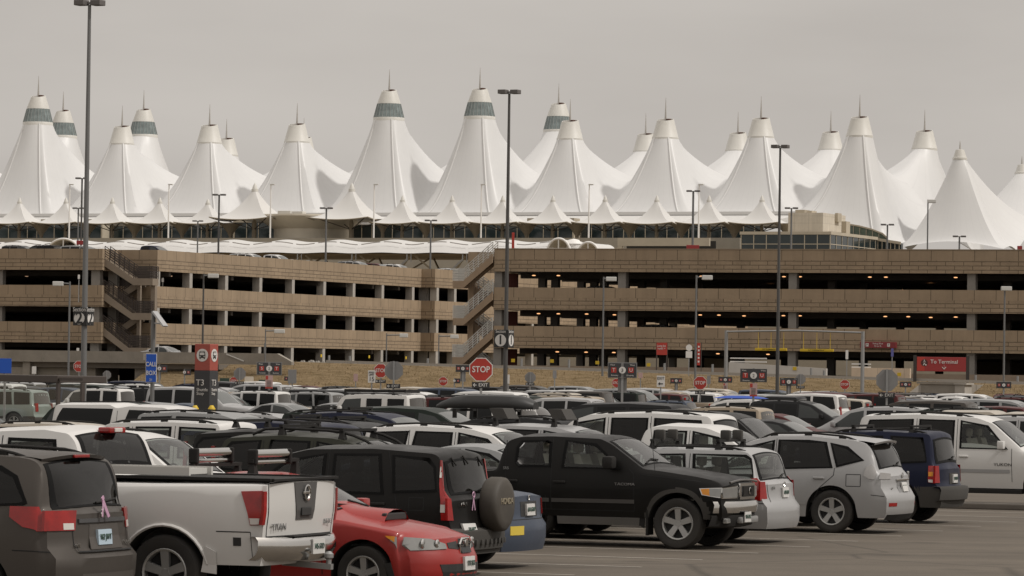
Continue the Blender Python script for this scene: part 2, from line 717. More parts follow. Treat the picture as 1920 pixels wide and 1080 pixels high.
M_LOT = asphalt_mat()
LOT = Fr(E0, GA)
mb = MB()
mb.add([LOT.p(-140, -60), LOT.p(120, -60), LOT.p(120, 262), LOT.p(-140, 262)], [(0, 1, 2, 3)])
tag(mb.build('parking_lot', M_LOT), kind='structure')
mb = MB()
for row in range(4):
    u1 = -row * 18.0
    ks = [k for k in range(-9, 12)] if row == 0 else range(-12, 40)
    for k in ks:
        q = [LOT.p(u1 - 10.6, k * STALL - .05, .004), LOT.p(u1, k * STALL - .05, .004), LOT.p(u1, k * STALL + .05, .004), LOT.p(u1 - 10.6, k * STALL + .05, .004)]
        mb.add(q, [(0, 1, 2, 3)])
    mb.add([LOT.p(u1 - 5.35, -24, .004), LOT.p(u1 - 5.25, -24, .004), LOT.p(u1 - 5.25, (10.9 if row == 0 else 100), .004), LOT.p(u1 - 5.35, (10.9 if row == 0 else 100), .004)], [(0, 1, 2, 3)])
tag(mb.build('parking_lines', M_LINE), kind='structure')
# kerbed island that closes the first row
mb = MB()
mb.bbox(-4.5, 16.0, 10.6 * STALL, 10.6 * STALL + .18, 0.0, 0.13, 0.03)
o = mb.build('kerb', mat('shaded_kerb_concrete', (0.13, 0.115, 0.098), 0.9, noise=(2, .12)), None, loc=E0, rotz=radians(-GA))  # shadow on the kerb face put into this darker concrete
tag(o, kind='structure')

# ------------------------------------------------------------------ embankment with the garage road on top
EM = Fr((0, 318), 22.0)


def crest(u):
    return 3.1 - 0.0165 * max(-20, min(u, 60))


M_GRASS = None


def grass_mat():
    m = bpy.data.materials.new('dry_grass')
    m.use_nodes = True
    nt = m.node_tree
    b = nt.nodes['Principled BSDF']
    b.inputs['Roughness'].default_value = 1.0
    b.inputs['Specular IOR Level'].default_value = 0.05
    tc = nt.nodes.new('ShaderNodeTexCoord')
    mp = nt.nodes.new('ShaderNodeMapping')
    mp.inputs['Scale'].default_value = (0.35, 1.6, 1.6)
    nt.links.new(tc.outputs['Object'], mp.inputs['Vector'])
    n = nt.nodes.new('ShaderNodeTexNoise')
    n.inputs['Scale'].default_value = 1.6
    n.inputs['Detail'].default_value = 9
    n.inputs['Roughness'].default_value = 0.75
    nt.links.new(mp.outputs[0], n.inputs['Vector'])
    r = nt.nodes.new('ShaderNodeValToRGB')
    r.color_ramp.elements[0].position = 0.32
    r.color_ramp.elements[0].color = (0.125, 0.09, 0.045, 1)
    r.color_ramp.elements[1].position = 0.68
    r.color_ramp.elements[1].color = (0.29, 0.215, 0.128, 1)
    e = r.color_ramp.elements.new(0.5)
    e.color = (0.225, 0.165, 0.095, 1)
    nt.links.new(n.outputs['Fac'], r.inputs['Fac'])
    nt.links.new(r.outputs['Color'], b.inputs['Base Color'])
    bp = nt.nodes.new('ShaderNodeBump')
    bp.inputs['Strength'].default_value = 1.0
    bp.inputs['Distance'].default_value = 0.35
    nt.links.new(n.outputs['Fac'], bp.inputs['Height'])
    nt.links.new(bp.outputs['Normal'], b.inputs['Normal'])
    return m


M_GRASS = grass_mat()
rng = random.Random(5)
rows = []
us = [-31 + i * 0.8 for i in range(150)]
for j in range(15):
    t = j / 14
    row = []
    for u in us:
        z = crest(u) * (t ** 0.9) + (rng.uniform(-.06, .06) if 0 < j < 13 else 0)
        b = -10.5 + 10.0 * t
        row.append((u + (4.0 * (1 - t) if u < -30.5 else 0), b, z - (0.35 if j == 0 else 0)))
    rows.append(row)
mb = MB()
mb.grid(rows)
o = mb.build('embankment', M_GRASS, None, smooth=60, loc=EM.o, rotz=EM.rot)
tag(o, kind='structure')
# dead grass tufts on the bank: nobody could count them
mb = MB()
for i in range(9000):
    u = rng.uniform(-30, 66)
    t = rng.random()
    b = -10.5 + 10 * t
    z = crest(u) * (t ** 0.9)
    h = rng.uniform(.06, .2)
    w = rng.uniform(.012, .035)
    dx = rng.uniform(-.15, .15)
    mb.add([(u - w, b, z - .03), (u + w, b + rng.uniform(-.05, .05), z - .03), (u + dx, b + rng.uniform(-.1, .1), z + h)], [(0, 1, 2)])
o = mb.build('grass', mat('dead_grass_blades', (0.27, 0.2, 0.11), 1.0, noise=(0.7, 0.3), spec=0.05), None, loc=EM.o, rotz=EM.rot)
tag(o, kind='stuff')
# the road and the plateau behind it
mb = MB()
rows = [[(u, b, crest(u)) for u in [-120] + us + [110, 160]] for b in (-.5, 2.5, 10, 60)]
mb.grid(rows)
o = mb.build('road', mat('road_asphalt', (0.13, 0.112, 0.09), 0.9, noise=(0.8, .12)), None, loc=EM.o, rotz=EM.rot)
tag(o, kind='structure')
# steel guardrail along the crest
t = thing('guardrail', 'low pale steel guardrail running along the top of the dry grass bank', 'guardrail', EM.o, EM.rot)
mb = MB()
for i in range(len(us) - 1):
    if us[i] < -16 or us[i] > 84:
        continue
    mb.bar((us[i], -.3, crest(us[i]) + .12), (us[i + 1], -.3, crest(us[i + 1]) + .12), .1, .2)
mb.build('rail', mat('guardrail_steel', (0.36, 0.33, 0.29), .6, .1), t)
# steel fence posts on the crest
for i, (px, py) in enumerate([(497, 643), (617, 675), (656, 672), (802, 675), (978, 672), (1067, 674), (1246, 681), (1336, 683), (1521, 690), (1545, 706), (1829, 714), (1908, 705)]):
    u, z = EM.hit(px, py, .5)
    q = EM.p(u, .5, crest(u))
    mb = MB()
    mb.tube([(0, 0, -.05), (0, 0, max(.6, min(z - q.z, 1.6)))], .09, 8)
    mb.box(-.14, .14, -.14, .14, -.05, .03)
    tag(mb.build('post', M_STEEL, None, loc=q), 'short grey steel post standing on the crest of the grass bank', 'post', 'steel posts along the crest of the bank')
# rubble between kerb and garage
mb = MB()
for i in range(420):
    u = rng.uniform(-20, 75)
    b = rng.uniform(2.6, 6.5)
    s = rng.uniform(.07, .2)
    z = crest(u)
    vs = []
    for k in range(6):
        a = 2 * pi * k / 6
        vs.append((u + cos(a) * s * rng.uniform(.7, 1.2), b + sin(a) * s * rng.uniform(.7, 1.2), z - .02))
    for k in range(6):
        a = 2 * pi * k / 6
        vs.append((u + cos(a) * s * rng.uniform(.3, .7), b + sin(a) * s * rng.uniform(.3, .7), z + s * rng.uniform(.5, 1.1)))
    mb.add(vs, [(k, (k + 1) % 6, 6 + (k + 1) % 6, 6 + k) for k in range(6)] + [(6, 7, 8, 9, 10, 11)])
o = mb.build('gravel', mat('rubble', (0.27, 0.25, 0.22), .95, noise=(3, .25)), None, loc=EM.o, rotz=EM.rot)
tag(o, kind='stuff')

# ------------------------------------------------------------------ concrete bridge at the left
br = thing('concrete_bridge', 'grey concrete road bridge with a low dark underpass and a sloping right end', 'bridge', EM.o, EM.rot)
mb = MB()
zb = -4.0
uA = EM.hit(-330, 662, zb)[0]
uC, zC = EM.hit(521, 663, zb)
uD, zD = EM.hit(548, 676, zb)
zT = EM.hit(200, 661, zb)[1]
zB = EM.hit(200, 680, zb)[1]
# parapet wall with a chamfered right end
poly = [(uA, zB), (uD, zB - .0), (uD, zD - .1), (uC, zC), (uA, zT + .15)]
mb.prism(poly, zb - .15, zb + .35)
for k in range(14):
    uu = uA + 2 + k * 3.1
    if uu < uC - .5:
        mb.box(uu, uu + .05, zb - .17, zb - .14, zB + .05, zT - .02)
mb.build('parapet', M_CONC, br)
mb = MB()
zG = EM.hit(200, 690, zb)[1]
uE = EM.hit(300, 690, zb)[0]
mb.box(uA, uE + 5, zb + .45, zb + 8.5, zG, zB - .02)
mb.build('girder', mat('shaded_girder_concrete', (0.16, 0.14, 0.118), .9, noise=(1, .1)), br)  # shade under the parapet put into a darker copy of the concrete
mb = MB()
u1 = EM.hit(60, 700, zb)[0]
u2 = EM.hit(168, 700, zb)[0]
u3 = EM.hit(243, 700, zb)[0]
mb.box(uA, u1, zb + .3, zb + 5, -.3, zG - .02)
mb.box(u1 + .02, u2, zb + 1.0, zb + 5, -.3, zG - .02)
mb.box(u3, u3 + 4.5, zb + .9, zb + 8, -.3, zG - .02)
mb.box(u1 - .9, u1 - .25, zb + .05, zb + .28, -.3, zB - .02)
mb.build('abutment', M_CONC, br)
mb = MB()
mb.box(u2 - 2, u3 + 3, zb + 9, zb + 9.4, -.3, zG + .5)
mb.build('underpass_shade', mat('underpass_shade_black', (0.02, 0.018, 0.016), .95), br)  # near-black sheet stands in for the shade inside the underpass
mb = MB()
ua, za = EM.hit(424, 664, zb - .3)
ub, zb2 = EM.hit(456, 677, zb - .3)
mb.bar((ua, zb - .25, za), (ub, zb - .25, zb2), .06, .08)
mb.build('handrail', M_HEADL, br)

# ------------------------------------------------------------------ underpass portal at the right
ud = thing('underpass_portal', 'grey concrete underpass mouth with slanted wing wall below the red terminal sign', 'underpass', EM.o, EM.rot)
pb = -8.2
uL, zTop = EM.hit(1727, 721, pb)
uR, _ = EM.hit(1795, 722, pb)
_, zBot = EM.hit(1760, 739, pb)
mb = MB()
mb.box(uL, uR, pb, pb + 7.5, zBot, zTop + .05)
mb.box(uL - .3, uR + .6, pb - .12, pb + .2, zTop + .06, zTop + .2)
mb.build('lintel', M_CONC, ud)
mb = MB()
uW, zW = EM.hit(1665, 747, pb - 1.5)
mb.hexa([(uL, pb, -.3), (uW, pb - 1.6, -.3), (uW, pb - 1.3, -.3), (uL, pb + .3, -.3), (uL, pb, zTop + .1), (uW, pb - 1.6, .4), (uW, pb - 1.3, .4), (uL, pb + .3, zTop + .1)])
mb.build('wing_wall', M_CONCL, ud)
mb = MB()
mb.box(uR + .01, uR + .75, pb - .7, pb + 1.2, -.3, zTop + .02)
mb.box(uR - .05, uR + .9, pb - .8, pb + 1.3, zTop + .03, zTop + .16)
mb.build('end_pier', M_CONCL, ud)
mb = MB()
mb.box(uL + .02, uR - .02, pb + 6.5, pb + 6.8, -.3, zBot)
mb.build('back_wall', mat('underpass_shade_black', (0.02, 0.018, 0.016), .95), ud)  # near-black sheet closing the mouth, its colour stands for deep shade
mb = MB()
ux, zx = EM.hit(1782, 741.5, pb + 4)
mb.box(ux - .18, ux + .18, pb + 3.9, pb + 4.1, zBot - .12, zBot - .01)
mb.build('lamp', mat('underpass_lamp', (0.9, .8, .6), .5, emit=(1, .85, .6, 4.0)), ud)

# ------------------------------------------------------------------ parking garages
C_WALL = Vector((0.32, 0.243, 0.166))
M_PANEL = block_mat('precast_panel', C_WALL * 1.0, 1.8, 4.0, 0.032, 0.4, offset=0.0, vary=0.03, bump=0.05)
M_BLOCK = block_mat('split_face_block', C_WALL * 0.98, 1.5, 0.34, 0.034, 0.42, offset=0.5, vary=0.06, bump=0.45)
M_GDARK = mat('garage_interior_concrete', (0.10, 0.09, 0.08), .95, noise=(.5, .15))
LEVELS = [(11.29, 13.15), (8.08, 9.95), (4.88, 6.72)]


def band(mb_p, mb_b, x0, x1, y0, y1, z0, z1):
    """spandrel: split-face courses below, smooth panel above and 4 mm proud"""
    zm = z0 + (z1 - z0) * 0.55
    mb_b.box(x0, x1, y0, y1, z0, zm)
    e = .004
    mb_p.box(x0 - e, x1 + e, y0 - e, y1 + e, zm, z1)


M_GLOW = mat('garage_lamp_glow', (0.9, .5, .25), .5, emit=(1.0, 0.50, 0.22, 1.5))
M_GLOWD = mat('garage_lamp_dim', (0.9, .6, .4), .5, emit=(1.0, 0.62, 0.38, .5))


def lamp_mesh():
    q = MB()
    q.lathe([(0.0, -.05), (.1, -.045), (.16, -.02), (.17, 0.0), (.1, .03), (.0, .04)], 10)
    return q


def garage_lamps(g, pts, m):
    me = lamp_mesh().mesh('ceiling_lamp', [m])
    for p in pts:
        link('ceiling_lamp', me, g, p)


# right-hand garage: its long front faces the lot
RG = Fr(un(925, 600, 341), 20.5)
LEN, DEP = 78.0, 62.0
rg = thing('parking_garage', 'long brown four-storey parking garage with an unlit front and outside stair at its left end', 'parking garage', RG.o, RG.rot)
pm, bm_ = MB(), MB()
for (z0, z1) in LEVELS:
    band(pm, bm_, 0, LEN, 0, .35, z0, z1)
    band(pm, bm_, 0, .35, .36, 5.2, z0, z1)
    if z0 > 10:
        continue
pm.build('spandrel_panel', M_PANEL, rg)
bm_.build('spandrel_block', M_BLOCK, rg)
mb = MB()
mb.box(-.03, LEN, -.04, .42, 13.16, 13.24)
mb.build('coping', mat('coping_concrete', (.26, .2, .14), .9), rg)
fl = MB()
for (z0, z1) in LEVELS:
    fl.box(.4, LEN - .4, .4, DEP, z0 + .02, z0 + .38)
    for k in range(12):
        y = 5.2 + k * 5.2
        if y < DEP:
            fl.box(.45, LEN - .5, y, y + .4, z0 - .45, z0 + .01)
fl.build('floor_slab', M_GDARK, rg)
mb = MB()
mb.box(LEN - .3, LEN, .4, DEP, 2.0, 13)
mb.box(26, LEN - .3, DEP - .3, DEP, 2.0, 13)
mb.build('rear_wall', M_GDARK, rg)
cols = [RG.hit(px, 600, .5)[0] for px in (932, 1164, 1484, 1819)]
cols += [cols[-1] + 15.3, cols[-1] + 30.6]
me = MB().box(-.34, .34, 0, .75, 2.2, 11.3).mesh('column', [M_COLUMN])
for c in cols:
    link('column', me, rg, (c + .1, .36, 0))
me2 = MB().box(-.32, .32, 0, .6, 2.2, 11.3).mesh('column', [mat('shaded_column_concrete', (0.15, 0.135, 0.12), .9)])  # darker copy of the column concrete carries the shade indoors
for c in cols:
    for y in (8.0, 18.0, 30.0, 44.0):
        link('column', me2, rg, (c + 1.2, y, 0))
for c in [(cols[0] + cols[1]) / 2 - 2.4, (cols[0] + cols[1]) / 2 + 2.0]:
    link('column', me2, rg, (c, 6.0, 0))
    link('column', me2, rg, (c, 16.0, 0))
# red stair-core strips between the first columns
mb = MB()
u = RG.hit(960, 600, 3.0)[0]
for (z0, z1) in ((3.0, 4.8), (6.75, 8.0), (9.98, 11.2)):
    mb.box(u - .45, u + .45, 3.0, 3.2, z0, z1)
mb.build('stair_core', mat('dark_red_panel', (0.11, 0.03, 0.022), .8), rg)
# low wall at the ground storey
pb2, bb2 = MB(), MB()
u0 = RG.hit(940, 690, -.4)[0]
u1 = RG.hit(1364, 690, -.4)[0]
pb2.box(u0, u1, -.5, -.2, 2.2, 3.42)
u2 = RG.hit(1818, 700, -.4)[0]
pb2.box(u2 - 9.2, LEN, -.5, -.2, 2.0, 3.15)
pb2.build('ground_wall', mat('tan_concrete', (0.25, 0.195, 0.145), .9, noise=(1, .12)), rg)
pts = []
for px, py in [(1001, 511), (1047, 515), (1101, 520), (1152, 525), (1203, 529), (1315, 514), (1396, 524), (1443, 529), (1470, 513), (1500, 517), (1631, 514), (1661, 518), (1633, 531), (1703, 523), (1744, 528), (1792, 517), (1860, 527), (1899, 532),
               (1010, 580), (1047, 583), (1100, 587), (1152, 590), (1204, 594), (1313, 584), (1348, 588), (1395, 592), (1442, 595), (1469, 583), (1500, 587), (1660, 588), (1632, 597), (1703, 592), (1745, 595), (1784, 599), (1792, 589), (1750, 608), (1779, 610), (1860, 597), (1899, 601), (1859, 606), (1894, 609), (1571, 607),
               (1099, 653), (1151, 656), (1346, 658), (1440, 662), (1045, 652)]:
    # how deep the lamp hangs follows from how far below the front edge it shows
    for (z0, _) in LEVELS:
        sof = RG.hit(px, py, 0)[1]
        if sof < z0 + .35 and sof > z0 - 1.4:
            zc = z0 - .28
            b = 1.5
            while b < 60 and RG.hit(px, py, b)[1] < zc:
                b += .5
            # rays above the horizon climb with depth: the lamp hangs where the ray reaches the ceiling
            a, zz = RG.hit(px, py, b)
            pts.append((a, b, zc))
            break
garage_lamps(rg, pts, M_GLOW)


def railing(mb, a, b, h=1.05, n=5, posts=7, r=.028, mi=0):
    a, b = Vector(a), Vector(b)
    for k in range(n):
        dz = Vector((0, 0, h * (k + 1) / n))
        mb.bar(a + dz, b + dz, r * 2, r * 2, mi)
    for k in range(posts):
        p = a.lerp(b, k / (posts - 1))
        mb.bar(p, p + Vector((0, 0, h)), r * 2, r * 2, mi)


def stair(g, x_top, x_bot, y0, z_top, z_bot, wid, mats, land=1.6, rail_m=None, name='staircase'):
    """a straight flight with stringer sides, a landing at its foot, and railings"""
    sgn = 1 if x_bot > x_top else -1
    mb = MB()
    th = .55
    for y in (y0, y0 + wid - .12):
        mb.hexa([(x_top, y, z_top - th * 1.1), (x_bot, y, z_bot - th * .9), (x_bot, y + .12, z_bot - th * .9), (x_top, y + .12, z_top - th * 1.1),
                 (x_top, y, z_top + .1), (x_bot, y, z_bot + .1), (x_bot, y + .12, z_bot + .1), (x_top, y + .12, z_top + .1)])
    n = 14
    for k in range(n):
        xa = x_top + (x_bot - x_top) * k / n
        xb = x_top + (x_bot - x_top) * (k + 1) / n
        z = z_top + (z_bot - z_top) * (k + .5) / n
        mb.box(min(xa, xb), max(xa, xb), y0 + .125, y0 + wid - .125, z - .25, z)
    if land:
        xl = x_bot + sgn * land
        mb.box(min(x_bot, xl), max(x_bot, xl), y0 - .002, y0 + wid + .002, z_bot - .5, z_bot + .1)
    o = mb.build(name, mats, g)
    rb = MB()
    for y in (y0 + .06, y0 + wid - .06):
        railing(rb, (x_top, y, z_top + .1), (x_bot, y, z_bot + .1))
        if land:
            railing(rb, (x_bot, y, z_bot + .1), (xl, y, z_bot + .1), posts=10)
    if land:
        railing(rb, (xl, y0 + .06, z_bot + .1), (xl, y0 + wid - .06, z_bot + .1), posts=5)
    rb.build('railing', rail_m or M_HEADL, o)
    return o


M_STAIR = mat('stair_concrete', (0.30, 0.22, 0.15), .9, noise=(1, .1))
M_STAIRD = mat('stair_shade_concrete', (0.24, 0.195, 0.15), .9, noise=(1, .1))  # recess shade put into a darker copy of the stair concrete
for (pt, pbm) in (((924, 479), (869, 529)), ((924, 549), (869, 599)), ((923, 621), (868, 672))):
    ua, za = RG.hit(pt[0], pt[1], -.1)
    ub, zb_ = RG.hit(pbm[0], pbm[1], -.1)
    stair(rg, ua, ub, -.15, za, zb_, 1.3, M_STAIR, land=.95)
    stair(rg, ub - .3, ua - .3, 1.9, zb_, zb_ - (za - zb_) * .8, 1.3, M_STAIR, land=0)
mb = MB()
up = RG.hit(884, 600, 1.4)[0]
mb.box(up - .2, up + .2, 1.25, 1.7, 2.2, 10.6)
mb.box(up - 1.2, up - .22, 3.6, 3.9, 2.2, 11.2)
mb.build('stair_column', M_STAIR, rg)
pm, bm_ = MB(), MB()
u0 = RG.hit(878, 490, 5.3)[0]
band(pm, bm_, u0, -.02, 5.3, 5.6, 11.3, 13.1)
pm.build('spandrel_panel', M_PANEL, rg)
bm_.build('spandrel_block', M_BLOCK, rg)

# left-hand garage: its long side recedes to the right and catches the sun
LG = Fr(un(293, 600, 356), 23.0)
lg = thing('parking_garage', 'tan four-storey parking garage with a long sunlit side wall receding to the right', 'parking garage', LG.o, LG.rot)
pm, bm_ = MB(), MB()
S1, S2 = 56.5, 150.0
UB = LG.hit(190, 600, -2.9)[0]
for (z0, z1) in LEVELS:
    band(pm, bm_, -.35, 0, 0, S1, z0, z1)                # long side
    band(pm, bm_, -.34, 1.5, S1 + .01, S1 + .35, z0, z1)    # step
    band(pm, bm_, 1.15, 1.5, S1 + .36, S2, z0, z1)
    band(pm, bm_, -5.6, -.36, 0, .35, z0, z1)             # back of the stair recess
    band(pm, bm_, -60, UB, -2.9, -2.55, z0, z1)           # front block
    band(pm, bm_, UB - .4, UB, -2.54, -.02, z0, z1)
pm.build('spandrel_panel', M_PANEL, lg)
bm_.build('spandrel_block', M_BLOCK, lg)
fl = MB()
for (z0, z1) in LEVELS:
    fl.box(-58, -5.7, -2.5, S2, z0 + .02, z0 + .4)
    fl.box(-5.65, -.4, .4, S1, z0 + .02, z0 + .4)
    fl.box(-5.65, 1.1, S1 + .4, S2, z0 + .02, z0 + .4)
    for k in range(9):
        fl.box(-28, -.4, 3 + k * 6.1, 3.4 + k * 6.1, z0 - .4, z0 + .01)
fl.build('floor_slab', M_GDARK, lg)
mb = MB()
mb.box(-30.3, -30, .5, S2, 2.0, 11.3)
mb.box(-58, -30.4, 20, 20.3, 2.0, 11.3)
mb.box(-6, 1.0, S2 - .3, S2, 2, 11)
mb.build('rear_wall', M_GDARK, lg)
# columns: broad ribs on the long side, their narrow faces coloured paler to carry sunlight
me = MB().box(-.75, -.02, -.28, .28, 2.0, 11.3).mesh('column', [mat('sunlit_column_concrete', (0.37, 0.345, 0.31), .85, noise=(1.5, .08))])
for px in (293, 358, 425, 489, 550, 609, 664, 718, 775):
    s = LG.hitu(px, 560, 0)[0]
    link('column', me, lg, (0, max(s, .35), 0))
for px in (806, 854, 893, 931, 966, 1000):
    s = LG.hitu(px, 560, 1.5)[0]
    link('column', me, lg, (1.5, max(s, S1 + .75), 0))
me = MB().box(-.42, .42, 0, .6, 2.0, 11.3).mesh('column', [M_COLUMN])
for px in (178, -4, -190, -380):
    link('column', me, lg, (LG.hit(px, 600, -2.5)[0], -2.53, 0))
link('column', me, lg, (LG.hit(212, 600, .6)[0], .36, 0))
link('column', me, lg, (LG.hit(790, 600, 57)[0], 57.2, 0))
pts = []
for px, py, b in [(50, 514, 8), (113, 507, 6), (100, 588, 7), (320, 517, 6), (500, 507, 30)]:
    for (z0, _) in LEVELS:
        sof = LG.hit(px, py, -2.6)[1]
        if z0 - 1.4 < sof < z0 + .3:
            pts.append((LG.hit(px, py, b)[0], b, z0 - .28))
            break
garage_lamps(lg, pts, M_GLOWD)
# stair in the recess
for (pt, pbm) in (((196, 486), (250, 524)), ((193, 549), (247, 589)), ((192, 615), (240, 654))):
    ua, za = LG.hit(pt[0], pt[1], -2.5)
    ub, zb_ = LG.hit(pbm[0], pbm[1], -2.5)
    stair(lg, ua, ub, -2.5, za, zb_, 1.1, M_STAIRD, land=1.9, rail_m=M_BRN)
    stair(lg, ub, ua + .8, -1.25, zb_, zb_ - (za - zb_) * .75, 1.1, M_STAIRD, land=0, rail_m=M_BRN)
mb = MB()
up = LG.hit(260, 600, -1.3)[0]
mb.box(up - .15, up + .15, -1.38, -1.1, 2.2, 10.1)
up = LG.hit(287, 600, -1.9)[0]
mb.box(up - .2, up + .2, -2.0, -1.6, 2.2, 10.1)
mb.build('stair_column', M_STAIRD, lg)
# ================================================================== airport terminal
TD = 23.0
T = Fr((-90.57, 780.0), TD)


def fabric_mat(name, col, nseam):
    """coated fabric with faint welded seams that fan out from the mast and a little grime"""
    m = mat(name, col, 0.42, spec=0.4, noise=(0.11, 0.035))
    nt = m.node_tree
    b = nt.nodes['Principled BSDF']
    src = b.inputs['Base Color'].links[0].from_socket
    tc = nt.nodes.new('ShaderNodeTexCoord')
    sp = nt.nodes.new('ShaderNodeSeparateXYZ')
    nt.links.new(tc.outputs['Object'], sp.inputs[0])

    def mth(op, a, c=None):
        n = nt.nodes.new('ShaderNodeMath')
        n.operation = op
        for i, v in enumerate((a, c)):
            if v is None:
                continue
            if isinstance(v, (int, float)):
                n.inputs[i].default_value = v
            else:
                nt.links.new(v, n.inputs[i])
        return n.outputs[0]
    ang = mth('ARCTAN2', sp.outputs['Y'], sp.outputs['X'])
    fr = mth('FRACT', mth('MULTIPLY', mth('ADD', ang, 3.2), nseam / (2 * pi)))
    d = mth('ABSOLUTE', mth('SUBTRACT', fr, .5))
    r = nt.nodes.new('ShaderNodeMapRange')
    r.inputs['From Min'].default_value = 0.0
    r.inputs['From Max'].default_value = 0.07
    r.inputs['To Min'].default_value = 0.955
    r.inputs['To Max'].default_value = 1.0
    nt.links.new(d, r.inputs['Value'])
    x = nt.nodes.new('ShaderNodeMix')
    x.data_type = 'RGBA'
    x.blend_type = 'MULTIPLY'
    x.inputs['Factor'].default_value = 1
    nt.links.new(src, x.inputs[6])
    nt.links.new(r.outputs['Result'], x.inputs[7])
    nt.links.new(x.outputs[2], b.inputs['Base Color'])
    return m


M_FAB = fabric_mat('tent_fabric', (0.60, 0.597, 0.59), 40)
M_FABLO = mat('canopy_fabric', (0.585, 0.575, 0.555), 0.5)
M_CONE = mat('cone_panel', (0.56, 0.545, 0.505), 0.5, noise=(1.2, .04))
M_RIM = mat('rusty_rim', (0.10, 0.05, 0.035), 0.8)
M_BANDG = mat('cone_glass', (0.15, 0.18, 0.178), 0.12, spec=.6, noise=(.9, .35))  # base colour lightened to carry the reflection in the glass
M_SPIKE = mat('spike_metal', (0.42, 0.40, 0.37), 0.5, 0.3)
M_SEAM = mat('ridge_cable_cover', (0.63, 0.625, 0.615), 0.45)
M_TGLASS = mat('terminal_glass', (0.016, 0.026, 0.028), 0.10, spec=.6, noise=(.12, .4))
M_TCONC = mat('terminal_concrete', (0.42, 0.37, 0.29), .85, noise=(.4, .08))
M_TCREAM = block_mat('cream_panel', Vector((0.55, 0.50, 0.42)), 2.4, 1.15, 0.03, 0.72, offset=0.0, vary=0.02, bump=.03)
M_TAN = mat('canopy_steel_tan', (0.30, 0.255, 0.19), .7)

pod = MB()
AE = T.hit(1395, 450, -60)[0]
AF = T.hit(1500, 405, -11)[0]
pod.box(-80, 240, -140, 60, 0, 17.2)
pod.box(-80, AE, -62, 60, 17.3, 25.4)
pod.box(-80, AE, -29.8, 58, 25.5, 26.3)
o = pod.build('plaza', mat('plaza_concrete', (0.3, 0.27, 0.22), .9, noise=(.3, .1)), None, loc=T.o, rotz=T.rot)
tag(o, kind='structure')


def membrane(mb, mc, r0, z0, B, dark=None, nphi=72, nt=16, crease=None):
    """B(phi) -> (a, w, z, p): boundary point and sag exponent"""
    rows = []
    for j in range(nt + 1):
        t = j / nt
        row = []
        for k in range(nphi):
            ph = 2 * pi * k / nphi
            a, w, zb, p = B(ph)
            x = mc[0] + r0 * cos(ph) * (1 - t) + a * t
            y = mc[1] + r0 * sin(ph) * (1 - t) + w * t
            z = zb + (z0 - zb) * (1 - t) ** p
            row.append((x, y, z))
        rows.append(row)
    mb.grid(rows, close=True)


TALL_F = {0, 4, 5}
TALL_B = {-1, 0, 5}
fpx = {-1: -92, 0: 70, 1: 228, 2: 392, 3: 556, 4: 728, 5: 898, 6: 1068, 7: 1247, 8: 1426, 9: 1611}
bpx = {-1: 117, 0: 268, 1: 424, 2: 569, 3: 722, 4: 884, 5: 1046, 6: 1210, 7: 1383, 8: 1557, 9: 1733}
FA = {k: T.hit(p, 300, 0)[0] for k, p in fpx.items()}
BA = {k: T.hit(p, 300, 40)[0] for k, p in bpx.items()}
BA[-2] = BA[-1] - 18.3
FA[-2] = FA[-1] - 18.3
DESC = {('f', 0): 'large white fabric tent with grey glass band, leftmost of the tall glass-banded front tents',
        ('f', 1): 'white fabric tent with plain cone just right of the tallest lamp post',
        ('f', 2): 'white fabric tent with plain cone above the shuttle stop pylon',
        ('f', 3): 'white fabric tent with plain cone just left of the paired tall glass-banded tents',
        ('f', 4): 'tall white tent with glass band, left one of the central pair',
        ('f', 5): 'tall white tent with glass band, right one of the central pair beside the lamp post',
        ('f', 6): 'white tent with plain cone partly hiding a glass-banded tent behind it',
        ('f', 7): 'white front tent with plain cone, second to the right of the central glass-banded pair',
        ('f', 8): 'white front tent with plain cone directly behind the third lot lamp post',
        ('f', 9): 'broad white front tent with dark left facet rising behind the cream rooftop block',
        ('f', -1): 'white front tent cut off by the left picture edge',
        ('b', -1): 'white rear tent with glass band peeking out beside the leftmost tall tent',
        ('b', 0): 'white rear tent with glass band behind the tent next to the tallest lamp post',
        ('b', 1): 'white rear tent of which only a sliver of cone shows above the shuttle stop pylon',
        ('b', 2): 'white rear tent almost wholly hidden left of the central glass-banded pair',
        ('b', 3): 'white rear tent hidden behind the left one of the central pair',
        ('b', 4): 'white rear tent hidden behind the right one of the central pair',
        ('b', 5): 'white rear tent with glass band right of the central lamp post',
        ('b', 6): 'white rear tent with plain cone, first one to the right of the rear glass-banded tent',
        ('b', 7): 'white rear tent with plain cone left of the tent behind the third lamp post',
        ('b', 8): 'white rear tent with plain cone right of the tent behind the third lamp post',
        ('b', 9): 'white rear tent with plain cone between the broad front tent and the small end tent'}


def spike(parent, z, h=3.9):
    q = MB()
    q.tube([(0, 0, z - .8), (0, 0, z + h * .45), (0, 0, z + h)], [.24, .13, .03], 8)
    q.build('spike', M_SPIKE, parent, smooth=40)


